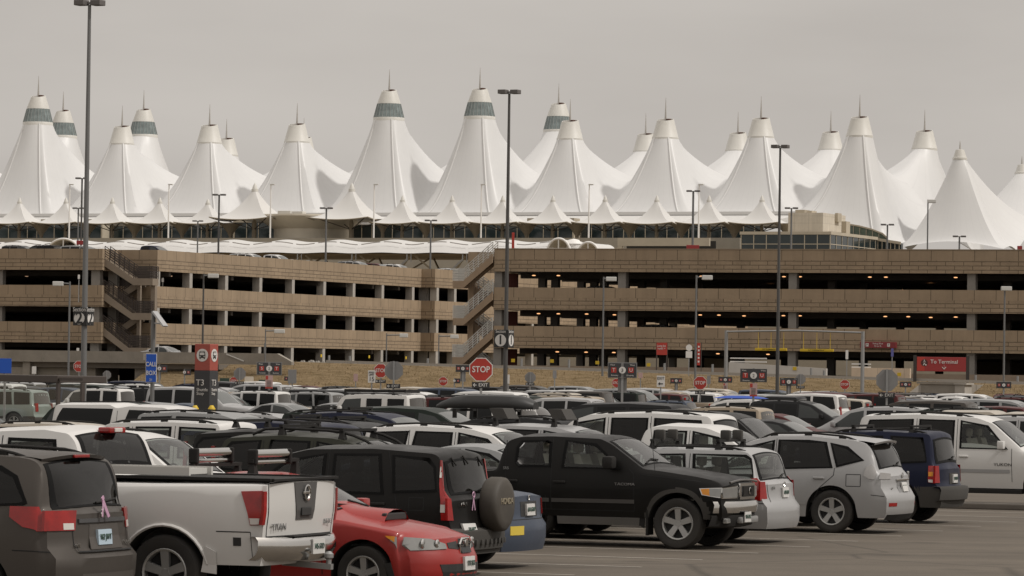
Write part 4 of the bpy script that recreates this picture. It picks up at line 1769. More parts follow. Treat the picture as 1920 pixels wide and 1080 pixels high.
class Car:
    """body surface from a side profile; d is measured back from the nose, x = L/2 - d"""

    def __init__(s, L, W, H, R, wb, fo, top, belt, wins, ws, bg=None, zs=.24, tumble=.2, cf=.22, cr=.14, fp=None, rp=None,
                 clad=None, rails=None, tl=None, hl=None, tw=.22, rough_r=.07, gpatch=None, tail_glass=None, kind='car', bed=None, seams=(), flare=0, spoke=5, hood_crown=.05):
        s.__dict__.update(locals())
        s.xf, s.xr = L / 2 - fo, L / 2 - fo - wb
        s.topx = sorted((L / 2 - d, z) for d, z in top)
        s.beltx = sorted((L / 2 - d, z) for d, z in belt)
        s.fp = fp or [(.2, .06), (.42, 0), (.55, 0), (.62, .04), (.9, .10)]
        s.rp = rp or [(.2, .05), (.38, 0), (.58, 0), (.66, .06), (1.2, .10)]
        s.Ra = R * 1.12 + .035

    def ztop(s, x):
        return smooth_tab(s.topx, x, s.rough_r)

    def zbelt(s, x):
        return min(smooth_tab(s.beltx, x, .06), s.ztop(x) - .03)

    def hw(s, x):
        # plan: slightly narrower at both ends
        e = (abs(x) / (s.L / 2))
        return s.W / 2 * (1 - .055 * e ** 4)

    def crown(s, x):
        g = s.ztop(x) - s.zbelt(x)
        return min(s.hood_crown, max(.012, g * .6))

    def zedge(s, x):
        return s.ztop(x) - s.crown(x)

    def yb(s, x):
        return s.hw(x) * .965

    def yedge(s, x):
        return s.yb(x) - .025 - s.tumble * max(0, s.zedge(x) - s.zbelt(x))

    def side_y(s, x, z):
        zb = s.zbelt(x)
        if z <= zb:
            t = max(0, min(1, (z - s.zs) / max(.05, zb - s.zs)))
            return s.hw(x) * (1 - .055 * (1 - t) ** 3 - .035 * t ** 4)
        ze = s.zedge(x)
        q = max(0, min(1, (z - zb) / max(.01, ze - zb)))
        y0 = s.yb(x)
        return y0 + (s.yedge(x) - y0) * q + .05 * min(1, (ze - zb) / .4) * q * (1 - q)

    def D(s, x, y, z):
        h = s.hw(x)
        u = min(1.1, abs(y) / h) ** 3
        w = max(0, min(1, (x - (s.L / 2 - .65)) / .65))
        w = w * w * (3 - 2 * w)
        x2 = x - w * (lerp_tab(s.fp, z) + s.cf * u)
        w = max(0, min(1, ((-s.L / 2 + .5) - x) / .5))
        w = w * w * (3 - 2 * w)
        return (x2 + w * (lerp_tab(s.rp, z) + s.cr * u), y, z)

    def P(s, x, z, off=0, sg=1):
        y = s.side_y(x, z)
        p = s.D(x, y, z)
        return (p[0], sg * (p[1] + off), p[2])

    def PT(s, x, v, off=0):
        ye = s.yedge(x)
        y = v * ye
        z = s.ztop(x) - s.crown(x) * v * v
        dz = (s.ztop(x + .03) - s.ztop(x - .03)) / .06
        n = sqrt(1 + dz * dz)
        p = s.D(x, y, z)
        return (p[0] - dz / n * off, p[1], p[2] + off / n)

    def PR(s, y, z, off=0):
        p = s.D(-s.L / 2, y, z)
        return (p[0] - off, y, z)

    def PF(s, y, z, off=0):
        p = s.D(s.L / 2, y, z)
        return (p[0] + off, y, z)

    # -------------------------------------------------------------- body
    def body(s, step=.11, holes=False):
        xs = set()
        n = int(s.L / step)
        for i in range(n + 1):
            xs.add(-s.L / 2 + s.L * i / n)
        for x, _ in s.topx:
            for k in (-.08, -.04, 0, .04, .08):
                if abs(x + k) < s.L / 2:
                    xs.add(x + k)
        for c in (s.xf, s.xr):
            for k in range(19):
                xs.add(c + s.Ra * cos(pi * k / 18))
            xs.add(c + s.Ra + .012)
            xs.add(c - s.Ra - .012)
        xs = sorted(xs)
        keep = [xs[0]]
        for x in xs[1:]:
            if x - keep[-1] > .008:
                    keep.append(x)
        xs = keep
        rows = []
        for x in xs:
            zb = s.zbelt(x)
            z0 = s.zs
            for c in (s.xf, s.xr):
                d = abs(x - c)
                if d < s.Ra:
                    z0 = max(z0, s.R + sqrt(max(0, s.Ra ** 2 - d * d)))
            z0 = min(z0, zb - .05)
            ze = s.zedge(x)
            row = [(s.side_y(x, z0) - .25, z0)]
            NS = 9
            for k in range(NS):
                z = z0 + (zb - z0) * k / (NS - 1)
                row.append((s.side_y(x, z), z))
            NG = 5
            for k in range(1, NG + 1):
                z = zb + (ze - zb) * k / NG
                row.append((s.side_y(x, z), z))
            ye, zt = s.yedge(x), s.ztop(x)
            cr = s.crown(x)
            for v in (.975, .93, .8, .6, .3, 0):
                row.append((ye * v, zt - cr * v * v - (.0 if v > .9 else 0)))
            rows.append([s.D(x, y, z) for y, z in row])
        hole_polys = [s.dz(w) for w in s.wins]
        hole_tops = [(s.L / 2 - s.ws[1] + .01, s.L / 2 - s.ws[0] - .01)] + ([(s.L / 2 - s.bg[1] + .01, s.L / 2 - s.bg[0] - .01)] if s.bg else [])
        mb = MB()
        clad = s.clad or -1

        def mi(f, vs):
            zc = sum(vs[i][2] for i in f) / len(f)
            yc = max(abs(vs[i][1]) for i in f)
            return 1 if zc < clad else 0
        N = len(rows[0])
        for sg in (1, -1):
            vs = [(p[0], p[1] * sg, p[2]) for r in rows for p in r]
            o = len(mb.v)
            mb.v += vs
            for i in range(len(rows) - 1):
                for k in range(N - 1):
                    f = (i * N + k, (i + 1) * N + k, (i + 1) * N + k + 1, i * N + k + 1)
                    if holes and k >= 9 - 1 + 1:
                        xa, xb = xs[i], xs[i + 1]
                        if k < 14:
                            zz = [rows[i][k][2], rows[i + 1][k][2], rows[i][k + 1][2], rows[i + 1][k + 1][2]]
                            xx = [xa, xb, xa, xb]
                            if any(all(inside(wp, x_, z_) for x_, z_ in zip(xx, zz)) for wp in hole_polys):
                                continue
                        elif k >= 17:
                            if any(xa > h0 and xb < h1 for h0, h1 in hole_tops):
                                continue
                    mb.f.append(tuple(q + o for q in (f if sg < 0 else f[::-1])))
                    m = 2 if k == 0 else mi(f, vs)
                    if s.flare and m == 0:
                        xc = sum(vs[q][0] for q in f) / 4
                        zc = sum(vs[q][2] for q in f) / 4
                        for c in (s.xf, s.xr):
                            if (xc - c) ** 2 + (zc - s.R) ** 2 < (s.Ra + s.flare) ** 2:
                                m = 1
                    mb.m.append(m)
        for row, x in ((rows[0], -s.L / 2), (rows[-1], s.L / 2)):
            g = []
            for p in row[1:]:
                y = p[1]
                g.append([s.D(x, y * (1 - 2 * k / 12), p[2]) for k in range(13)])
            vs = [q for r in g for q in r]
            o = len(mb.v)
            mb.v += vs
            for i in range(len(g) - 1):
                for k in range(12):
                    f = (i * 13 + k, i * 13 + k + 1, (i + 1) * 13 + k + 1, (i + 1) * 13 + k)
                    mb.f.append(tuple(q + o for q in f))
                    mb.m.append(mi(f, vs))
        # floor pan
        h = s.W / 2 - .31
        mb.box(-s.L / 2 + .3, s.L / 2 - .35, -h, h, s.zs + .0, min(.62, s.ztop(s.L / 2 - .3) - .16), 2)
        mb.box(s.xr + s.Ra, s.xf - s.Ra, -s.W / 2 + .12, s.W / 2 - .12, s.zs + .02, s.zs + .1, 2)
        mb.box(-s.L / 2 + .2, s.xr - s.Ra, -s.W / 2 + .2, s.W / 2 - .2, s.zs + .03, s.zs + .1, 2)
        mb.box(s.xf + s.Ra, s.L / 2 - .3, -s.W / 2 + .2, s.W / 2 - .2, s.zs + .03, s.zs + .1, 2)
        return mb

    # -------------------------------------------------------------- patches
    def patch(s, poly, fn, off=.005, depth=.012, step=.13, mi=0, mb=None):
        """a thin plate that follows the surface fn(a, b, off)"""
        mb = mb or MB()
        bm = bmesh.new()
        vs = [bm.verts.new((a, b, 0)) for a, b in poly]
        bm.faces.new(vs)
        for ax in (0, 1):
            lo = min(p[ax] for p in poly)
            hi = max(p[ax] for p in poly)
            n = int((hi - lo) / step)
            for k in range(1, n + 1):
                c = lo + (hi - lo) * k / (n + 1)
                co, no = [0, 0, 0], [0, 0, 0]
                co[ax], no[ax] = c, 1
                bmesh.ops.bisect_plane(bm, geom=bm.verts[:] + bm.edges[:] + bm.faces[:], plane_co=co, plane_no=no, dist=1e-6)
        bm.verts.index_update()
        v2 = [(v.co.x, v.co.y) for v in bm.verts]
        fs = [[v.index for v in f.verts] for f in bm.faces]
        bd = [(e.verts[0].index, e.verts[1].index) for e in bm.edges if len(e.link_faces) == 1]
        bm.free()
        n = len(v2)
        pts = [fn(a, b, off) for a, b in v2] + [fn(a, b, off - depth) for a, b in v2]
        mb.add(pts, fs + [(a, b, b + n, a + n) for a, b in bd], mi)
        return mb

    def dz(s, poly):
        return [(s.L / 2 - d, z) for d, z in poly]

    def side_patch(s, poly, sg=1, **k):
        return s.patch(s.dz(poly), lambda x, z, o: s.P(x, z, o, sg), **k)

    def top_patch(s, d0, d1, v0=-.88, v1=.88, taper=0, **k):
        x0, x1 = s.L / 2 - d1, s.L / 2 - d0
        return s.patch([(x0, v0), (x1, v0), (x1, v1), (x0, v1)], lambda x, v, o: s.PT(x, v, o), **k)

    def line(s, pts, fn, w=.008, off=.002, mb=None):
        """a thin dark joint along a surface polyline"""
        mb = mb or MB()
        for (a, b) in zip(pts, pts[1:]):
            n = max(1, int(max(abs(a[0] - b[0]), abs(a[1] - b[1])) / .08))
            dx, dy = b[0] - a[0], b[1] - a[1]
            l = sqrt(dx * dx + dy * dy) or 1
            nx, ny = -dy / l * w / 2, dx / l * w / 2
            rows = []
            for i in range(n + 1):
                t = i / n
                x, z = a[0] + dx * t, a[1] + dy * t
                rows.append([fn(x + nx, z + ny, off), fn(x - nx, z - ny, off)])
            mb.grid(rows)
        return mb

    def rail_mesh(s, sg, m=.05):
        d0, d1 = s.rails[0], s.rails[1]
        mb = MB()
        pts = []
        n = 14
        for i in range(n + 1):
            d = d0 + (d1 - d0) * i / n
            x = s.L / 2 - d
            p = s.PT(x, .86 * sg, 0)
            e = min(1, min(i, n - i) / 1.6)
            pts.append((p[0], p[1], p[2] - .01 + m * e))
        mb.tube(pts, .017, 8)
        for i in (2, 7, 12):
            p = pts[i]
            mb.box(p[0] - .06, p[0] + .06, p[1] - .02, p[1] + .02, p[2] - m - .02, p[2])
        return mb


def wheel_meshes(R, tw, spoke, rimf=.64):
    t = MB()
    h = tw / 2
    pr = [(R * rimf, -h * .8), (R * .80, -h), (R * .93, -h * .96), (R * .985, -h * .78), (R, -h * .5), (R, h * .5), (R * .985, h * .78), (R * .93, h * .96), (R * .80, h), (R * rimf, h * .8)]
    t.lathe(pr, 36, axis='Y')
    r = MB()
    r.lathe([(R * rimf * 1.01, h * .8), (R * rimf * .97, h * .88), (R * rimf * .9, h * .8), (R * rimf * .88, h * .2)], 36, axis='Y')
    r.lathe([(.001, h * .62), (R * .11, h * .62), (R * .15, h * .5), (R * .15, 0)], 16, axis='Y')
    for k in range(spoke):
        a = 2 * pi * k / spoke + .3
        c, q = cos(a), sin(a)
        w0, w1 = R * .085 * 5 / spoke ** .9 * 1.0, R * .105 * 5 / spoke ** .9
        r0, r1 = R * .1, R * rimf * .93

        def pt(rr, ww, yy):
            return (rr * c - ww * q, yy, rr * q + ww * c)
        y0, y1 = h * .6, h * .78
        r.hexa([pt(r0, -w0, y0 - .05), pt(r0, w0, y0 - .05), pt(r1, w1, y1 - .06), pt(r1, -w1, y1 - .06), pt(r0, -w0, y0), pt(r0, w0, y0), pt(r1, w1, y1), pt(r1, -w1, y1)])
    for k in range(5):
        a = 2 * pi * k / 5 + .3 + pi / 5
        r.lathe([(.001, h * .66), (.012, h * .66), (.014, h * .5)], 6, c=(R * .12 * cos(a), 0, R * .12 * sin(a)), axis='Y')
    dk = MB()
    dk.lathe([(.001, h * .15), (R * rimf * .92, h * .15)], 24, axis='Y', mi=1)
    r.join(dk)
    return t, r


SIDE5 = dict()


def P5(*a):
    return list(a)


SPEC = {}
SPEC['sedan'] = dict(kind='sedan', L=4.75, W=1.78, H=1.45, R=.32, wb=2.7, fo=.92,
    top=[(0, .66), (.1, .74), (1.2, .93), (1.42, .98), (2.15, 1.37), (2.5, 1.445), (3.0, 1.44), (3.35, 1.38), (4.02, 1.08), (4.2, 1.05), (4.68, 1.01), (4.75, .97)],
    belt=[(0, .62), (1.3, .86), (2.5, .92), (4.1, .97), (4.75, .92)],
    wins=[[(1.72, .94), (2.3, 1.29), (2.74, 1.36), (2.74, .96)], [(2.82, .96), (2.82, 1.36), (3.2, 1.33), (3.66, 1.09), (3.6, .985)]],
    ws=(1.5, 2.2), bg=(3.36, 3.98), tl=(.42, .84, .70, .93), hl=(.3, .82, .56, .68))
SPEC['crv'] = dict(kind='SUV', L=4.6, W=1.78, H=1.68, R=.345, wb=2.62, fo=.87, tumble=.17,
    top=[(0, .86), (.1, .93), (1.1, 1.06), (1.25, 1.1), (2.0, 1.56), (2.4, 1.655), (3.3, 1.68), (4.15, 1.63), (4.3, 1.55), (4.5, 1.1), (4.6, .98)],
    belt=[(0, .8), (1.2, 1.0), (2.5, 1.03), (4.6, 1.06)],
    wins=[[(1.55, 1.05), (2.1, 1.47), (2.66, 1.56), (2.66, 1.05)], [(2.76, 1.05), (2.76, 1.56), (3.42, 1.57), (3.5, 1.05)], [(3.62, 1.07), (3.57, 1.56), (4.08, 1.53), (4.2, 1.42), (4.28, 1.1)]],
    ws=(1.32, 2.05), bg=(4.3, 4.53), clad=.62, rails=None, tl=(.72, .88, .82, 1.45), hl=(.4, .85, .68, .84), zs=.3)
SPEC['suv'] = dict(kind='SUV', L=4.7, W=1.84, H=1.74, R=.365, wb=2.7, fo=.88, tumble=.18,
    top=[(0, .9), (.1, .98), (1.15, 1.08), (1.3, 1.11), (1.98, 1.6), (2.35, 1.7), (3.4, 1.74), (4.3, 1.69), (4.44, 1.6), (4.62, 1.1), (4.7, 1.0)],
    belt=[(0, .84), (1.2, 1.02), (2.5, 1.06), (4.7, 1.09)],
    wins=[[(1.56, 1.08), (2.05, 1.5), (2.6, 1.6), (2.6, 1.08)], [(2.7, 1.08), (2.7, 1.6), (3.4, 1.61), (3.5, 1.08)], [(3.6, 1.08), (3.52, 1.61), (4.25, 1.58), (4.36, 1.1)]],
    ws=(1.36, 2.02), bg=(4.42, 4.63), clad=.58, rails=(2.4, 4.2), tl=(.7, .88, .8, 1.15), hl=(.4, .85, .7, .86), zs=.32)
SPEC['bigsuv'] = dict(kind='large SUV', L=5.4, W=2.0, H=1.93, R=.39, wb=3.1, fo=1.0, tumble=.15,
    top=[(0, 1.02), (.1, 1.1), (1.35, 1.18), (1.48, 1.2), (2.15, 1.76), (2.5, 1.88), (3.8, 1.93), (5.0, 1.88), (5.16, 1.78), (5.33, 1.2), (5.4, 1.08)],
    belt=[(0, .95), (1.35, 1.12), (2.5, 1.16), (5.4, 1.17)],
    wins=[[(1.8, 1.18), (2.25, 1.68), (2.85, 1.78), (2.85, 1.18)], [(2.97, 1.18), (2.97, 1.78), (3.75, 1.79), (3.75, 1.18)], [(3.87, 1.19), (3.87, 1.79), (4.85, 1.76), (5.02, 1.24), (4.98, 1.19)]],
    ws=(1.56, 2.2), bg=(5.13, 5.33), rails=(2.6, 4.8), tl=(.78, .9, .85, 1.3), hl=(.45, .86, .8, .98), zs=.36)
SPEC['pickup'] = dict(kind='pickup truck', L=5.5, W=1.9, H=1.78, R=.385, wb=3.4, fo=.98, tumble=.17,
    top=[(0, 1.0), (.1, 1.07), (1.3, 1.15), (1.42, 1.18), (2.08, 1.64), (2.4, 1.755), (3.2, 1.78), (3.5, 1.73), (3.6, 1.62), (3.68, 1.2), (3.8, 1.19), (5.4, 1.2), (5.5, 1.16)],
    belt=[(0, .92), (1.3, 1.08), (2.5, 1.12), (5.5, 1.14)],
    wins=[[(1.7, 1.13), (2.15, 1.55), (2.65, 1.65), (2.65, 1.13)], [(2.75, 1.13), (2.75, 1.65), (3.38, 1.65), (3.42, 1.13)]],
    ws=(1.48, 2.12), bg=(3.53, 3.66), tl=(.8, .93, .78, 1.1), hl=(.45, .86, .78, .95), zs=.38, rp=[(.3, 0), (.62, 0), (.66, .1), (1.2, .12)], bed=(3.76, 5.4))
SPEC['topper'] = dict(kind='pickup truck with cap', L=5.6, W=1.92, H=1.82, R=.385, wb=3.4, fo=.98, tumble=.14,
    top=[(0, 1.0), (.1, 1.07), (1.3, 1.15), (1.42, 1.18), (2.08, 1.64), (2.4, 1.77), (3.3, 1.79), (3.6, 1.74), (3.66, 1.74), (3.8, 1.82), (5.3, 1.8), (5.42, 1.7), (5.55, 1.2), (5.6, 1.14)],
    belt=[(0, .92), (1.3, 1.08), (2.5, 1.12), (5.6, 1.14)],
    wins=[[(1.7, 1.13), (2.15, 1.55), (2.65, 1.65), (2.65, 1.13)], [(2.72, 1.13), (2.72, 1.65), (3.3, 1.66), (3.48, 1.13)], [(3.78, 1.2), (3.72, 1.68), (5.05, 1.68), (5.32, 1.24), (5.28, 1.2)]],
    ws=(1.48, 2.12), bg=(5.4, 5.55), tl=(.8, .93, .78, 1.1), hl=(.45, .86, .78, .95), zs=.38)
SPEC['minivan'] = dict(kind='minivan', L=5.0, W=1.95, H=1.75, R=.33, wb=3.0, fo=.95, tumble=.2,
    top=[(0, .72), (.1, .8), (.95, 1.02), (1.1, 1.08), (2.0, 1.6), (2.4, 1.71), (3.4, 1.75), (4.5, 1.7), (4.68, 1.62), (4.92, 1.1), (5.0, 1.0)],
    belt=[(0, .68), (1.0, .95), (2.0, 1.0), (5.0, 1.06)],
    wins=[[(1.45, 1.02), (2.1, 1.49), (2.55, 1.58), (2.55, 1.03)], [(2.65, 1.03), (2.65, 1.58), (3.55, 1.6), (3.55, 1.04)], [(3.65, 1.04), (3.65, 1.6), (4.45, 1.57), (4.62, 1.1), (4.55, 1.06)]],
    ws=(1.18, 2.05), bg=(4.66, 4.92), rails=(2.5, 4.4), tl=(.7, .88, .85, 1.2), hl=(.4, .85, .62, .78))
SPEC['wagon'] = dict(kind='station wagon', L=4.8, W=1.76, H=1.5, R=.32, wb=2.7, fo=.92,
    top=[(0, .66), (.1, .74), (1.2, .93), (1.42, .98), (2.12, 1.37), (2.45, 1.455), (3.2, 1.49), (4.3, 1.46), (4.42, 1.4), (4.7, 1.0), (4.8, .93)],
    belt=[(0, .62), (1.3, .86), (2.5, .92), (4.8, .97)],
    wins=[[(1.72, .94), (2.25, 1.29), (2.7, 1.37), (2.7, .96)], [(2.78, .96), (2.78, 1.37), (3.45, 1.38), (3.5, .97)], [(3.6, .98), (3.54, 1.38), (4.22, 1.36), (4.45, 1.02)]],
    ws=(1.5, 2.18), bg=(4.42, 4.7), rails=(2.5, 4.3), tl=(.66, .88, .7, 1.02), hl=(.3, .82, .56, .68))
SPEC['hatch'] = dict(kind='hatchback', L=4.3, W=1.75, H=1.5, R=.31, wb=2.6, fo=.85,
    top=[(0, .64), (.1, .72), (1.0, .94), (1.2, 1.0), (2.0, 1.42), (2.4, 1.5), (3.0, 1.49), (3.7, 1.38), (4.1, 1.05), (4.22, .98), (4.3, .92)],
    belt=[(0, .6), (1.1, .88), (2.5, .95), (4.3, .96)],
    wins=[[(1.5, .97), (2.1, 1.33), (2.55, 1.41), (2.55, .98)], [(2.63, .98), (2.63, 1.41), (3.2, 1.38), (3.72, 1.12), (3.66, 1.0)]],
    ws=(1.28, 2.05), bg=(3.66, 4.1), tl=(.6, .86, .72, .96), hl=(.3, .82, .56, .68))
SPEC['jeep'] = dict(kind='boxy SUV', L=4.4, W=1.8, H=1.76, R=.37, wb=2.6, fo=.75, tumble=.1, rough_r=.05,
    top=[(0, .98), (.08, 1.04), (1.2, 1.1), (1.32, 1.12), (1.75, 1.6), (2.0, 1.72), (3.2, 1.76), (4.15, 1.73), (4.25, 1.66), (4.35, 1.15), (4.4, 1.05)],
    belt=[(0, .92), (1.2, 1.04), (4.4, 1.08)],
    wins=[[(1.55, 1.09), (1.85, 1.55), (2.4, 1.62), (2.4, 1.09)], [(2.52, 1.09), (2.52, 1.63), (3.2, 1.64), (3.2, 1.09)], [(3.34, 1.1), (3.34, 1.64), (4.08, 1.62), (4.14, 1.1)]],
    ws=(1.38, 1.8), bg=(4.24, 4.35), rails=(2.0, 4.0), clad=.6, tl=(.72, .88, .85, 1.08), hl=(.4, .75, .8, .95), zs=.36)
SPEC['hummer'] = dict(kind='boxy off-roader', L=4.75, W=1.98, H=1.88, R=.42, wb=2.84, fo=.8, tumble=.06, rough_r=.03,
    top=[(0, 1.14), (.06, 1.18), (1.5, 1.24), (1.58, 1.26), (1.95, 1.76), (2.1, 1.85), (3.2, 1.88), (4.55, 1.85), (4.62, 1.78), (4.72, 1.2), (4.75, 1.15)],
    belt=[(0, 1.08), (1.5, 1.17), (4.75, 1.2)],
    wins=[[(1.85, 1.24), (2.1, 1.66), (2.7, 1.7), (2.7, 1.24)], [(2.92, 1.24), (2.92, 1.7), (3.5, 1.7), (3.5, 1.24)], [(3.72, 1.24), (3.72, 1.7), (4.38, 1.7), (4.38, 1.24)]],
    ws=(1.64, 1.98), bg=(4.62, 4.72), rails=(2.0, 4.2), tl=(.76, .88, .9, 1.12), hl=(.5, .75, .9, 1.05), zs=.45)
SPEC['rx'] = dict(kind='crossover', L=4.74, W=1.85, H=1.68, R=.365, wb=2.72, fo=.92, tumble=.22,
    top=[(0, .74), (.1, .84), (1.05, 1.04), (1.2, 1.08), (2.05, 1.54), (2.5, 1.665), (3.2, 1.68), (4.0, 1.62), (4.2, 1.57), (4.58, 1.12), (4.68, 1.04), (4.74, .96)],
    belt=[(0, .7), (1.1, .96), (2.5, 1.03), (4.0, 1.1), (4.74, 1.0)],
    wins=[[(1.55, 1.03), (2.15, 1.45), (2.6, 1.56), (2.6, 1.06)], [(2.66, 1.06), (2.66, 1.565), (3.2, 1.57), (3.52, 1.54), (3.66, 1.1)], [(3.72, 1.11), (3.58, 1.53), (3.9, 1.47), (4.2, 1.24)]],
    ws=(1.28, 2.1), bg=(4.14, 4.58), rails=(2.3, 4.0), tl=(.62, .9, .88, 1.1), hl=(.4, .85, .62, .8), zs=.27,
    rp=[(.22, .1), (.36, .02), (.55, 0), (.66, .0), (.74, .1), (1.0, .12)])
SPEC['sport'] = dict(kind='sports sedan', L=4.42, W=1.74, H=1.44, R=.32, wb=2.53, fo=.96,
    top=[(0, .73), (.1, .775), (.3, .82), (1.15, .95), (1.36, 1.0), (2.05, 1.36), (2.4, 1.435), (2.9, 1.43), (3.25, 1.36), (3.8, 1.06), (4.0, 1.03), (4.36, 1.0), (4.42, .95)],
    belt=[(0, .69), (1.2, .88), (2.4, .92), (3.8, .96), (4.42, .9)],
    wins=[[(1.64, .94), (2.2, 1.28), (2.62, 1.35), (2.62, .96)], [(2.7, .96), (2.7, 1.35), (3.05, 1.31), (3.45, 1.08), (3.4, .98)]],
    ws=(1.44, 2.1), bg=(3.24, 3.78), tl=(.4, .84, .7, .93), hl=None, cf=.38, zs=.2, hood_crown=.07,
    fp=[(.15, .1), (.3, .0), (.5, .0), (.58, .04), (.8, .12)])
SPEC['titan'] = dict(kind='pickup truck', L=6.1, W=2.0, H=1.98, R=.415, wb=3.82, fo=1.0, tumble=.14,
    top=[(0, 1.14), (.1, 1.2), (1.35, 1.28), (1.48, 1.31), (2.15, 1.8), (2.5, 1.94), (3.3, 1.98), (3.6, 1.94), (3.7, 1.84), (3.83, 1.44), (3.95, 1.42), (6.02, 1.43), (6.1, 1.41)],
    belt=[(0, 1.06), (1.3, 1.2), (2.5, 1.28), (6.1, 1.38)],
    wins=[[(1.75, 1.29), (2.25, 1.71), (2.75, 1.84), (2.75, 1.29)], [(2.87, 1.29), (2.87, 1.84), (3.46, 1.83), (3.56, 1.29)]],
    ws=(1.55, 2.2), bg=(3.63, 3.80), tl=None, hl=(.45, .86, .85, 1.05), zs=.52, rough_r=.035, cr=.05,
    rp=[(.45, .2), (.55, .1), (.9, .08), (1.1, .05), (1.4, .05)], bed=(3.95, 6.0), tw=.27, spoke=5)
SPEC['tacoma'] = dict(kind='pickup truck', L=5.1, W=1.78, H=1.72, R=.388, wb=3.09, fo=.82, tumble=.16,
    top=[(0, 1.0), (.05, 1.06), (.2, 1.11), (1.1, 1.225), (1.38, 1.25), (1.92, 1.62), (2.1, 1.695), (2.9, 1.72), (3.4, 1.70), (3.6, 1.64), (3.68, 1.5), (3.76, 1.16), (3.9, 1.15), (5.0, 1.16), (5.1, 1.12)],
    belt=[(0, .93), (.5, 1.02), (1.1, 1.12), (2.5, 1.16), (5.1, 1.13)],
    wins=[[(1.72, 1.19), (1.98, 1.43), (2.15, 1.575), (2.66, 1.62), (2.7, 1.19)], [(2.86, 1.2), (2.87, 1.58), (2.95, 1.615), (3.38, 1.6), (3.45, 1.5), (3.46, 1.25), (3.4, 1.19)]],
    ws=(1.42, 1.98), bg=(3.62, 3.74), tl=(.8, .93, .78, 1.08), hl=None, zs=.46, tw=.27, cf=.12, rough_r=.045,
    fp=[(.3, .15), (.5, .02), (.62, .0), (.72, .02), (1.0, .02), (1.1, .06)], bed=(3.86, 5.0), flare=.07, spoke=5)
SPEC['sable'] = dict(SPEC['wagon'], L=5.0, W=1.85, H=1.52, wb=2.76, fo=1.0,
    top=[(0, .66), (.1, .74), (1.3, .93), (1.5, .98), (2.2, 1.39), (2.55, 1.475), (3.2, 1.51), (4.45, 1.5), (4.58, 1.45), (4.9, 1.0), (5.0, .93)],
    belt=[(0, .62), (1.3, .86), (2.5, .93), (5.0, .97)],
    wins=[[(1.8, .95), (2.3, 1.3), (2.75, 1.38), (2.75, .97)], [(2.83, .97), (2.83, 1.38), (3.5, 1.4), (3.55, .98)], [(3.65, .99), (3.62, 1.4), (4.5, 1.4), (4.62, 1.34), (4.78, 1.03), (4.74, .99)]],
    ws=(1.58, 2.26), bg=(4.58, 4.9), rails=(2.6, 4.45), tl=None, tumble=.2, cr=.12,
    rp=[(.2, .06), (.34, 0), (.62, 0), (.68, .10), (1.0, .12)])
SPEC['sienna'] = dict(SPEC['minivan'], L=5.08, W=1.96, H=1.77, R=.34,
    top=[(0, .76), (.1, .84), (.95, 1.06), (1.1, 1.12), (2.0, 1.63), (2.4, 1.73), (3.4, 1.77), (4.4, 1.735), (4.56, 1.71), (4.64, 1.65), (5.0, 1.17), (5.08, 1.1)],
    belt=[(0, .72), (1.0, 1.0), (2.0, 1.08), (4.6, 1.2), (5.08, 1.12)],
    wins=[[(1.45, 1.08), (2.1, 1.52), (2.55, 1.6), (2.55, 1.1)], [(2.65, 1.11), (2.65, 1.6), (3.5, 1.62), (3.5, 1.15)], [(3.6, 1.16), (3.6, 1.62), (4.2, 1.6), (4.4, 1.5), (4.55, 1.22), (4.5, 1.2)]],
    bg=(4.62, 5.0), tl=None, tumble=.22, cr=.2, rp=[(.2, .12), (.4, .02), (.66, 0), (.72, .02), (.76, .1), (1.2, .14)])
SPEC['escape'] = dict(SPEC['crv'], L=4.44, W=1.8, H=1.72, R=.36,
    top=[(0, .88), (.1, .95), (1.1, 1.06), (1.25, 1.1), (1.9, 1.56), (2.25, 1.67), (3.2, 1.71), (4.08, 1.68), (4.2, 1.6), (4.36, 1.08), (4.44, .98)],
    belt=[(0, .8), (1.2, 1.0), (2.5, 1.04), (4.44, 1.06)],
    wins=[[(1.5, 1.06), (1.98, 1.48), (2.5, 1.58), (2.5, 1.06)], [(2.6, 1.06), (2.6, 1.58), (3.2, 1.59), (3.3, 1.06)], [(3.42, 1.08), (3.34, 1.59), (3.95, 1.57), (4.1, 1.12)]],
    ws=(1.3, 1.95), bg=(4.19, 4.36), clad=.66, tl=None, rails=(2.2, 4.0), cr=.12, rp=[(.3, .05), (.42, 0), (.62, 0), (.68, .1), (1.2, .12)])
SPEC['yukon'] = dict(SPEC['bigsuv'])
_cars = {}


def car(k):
    if k not in _cars:
        _cars[k] = Car(**SPEC[k])
    return _cars[k]


_parts = {}


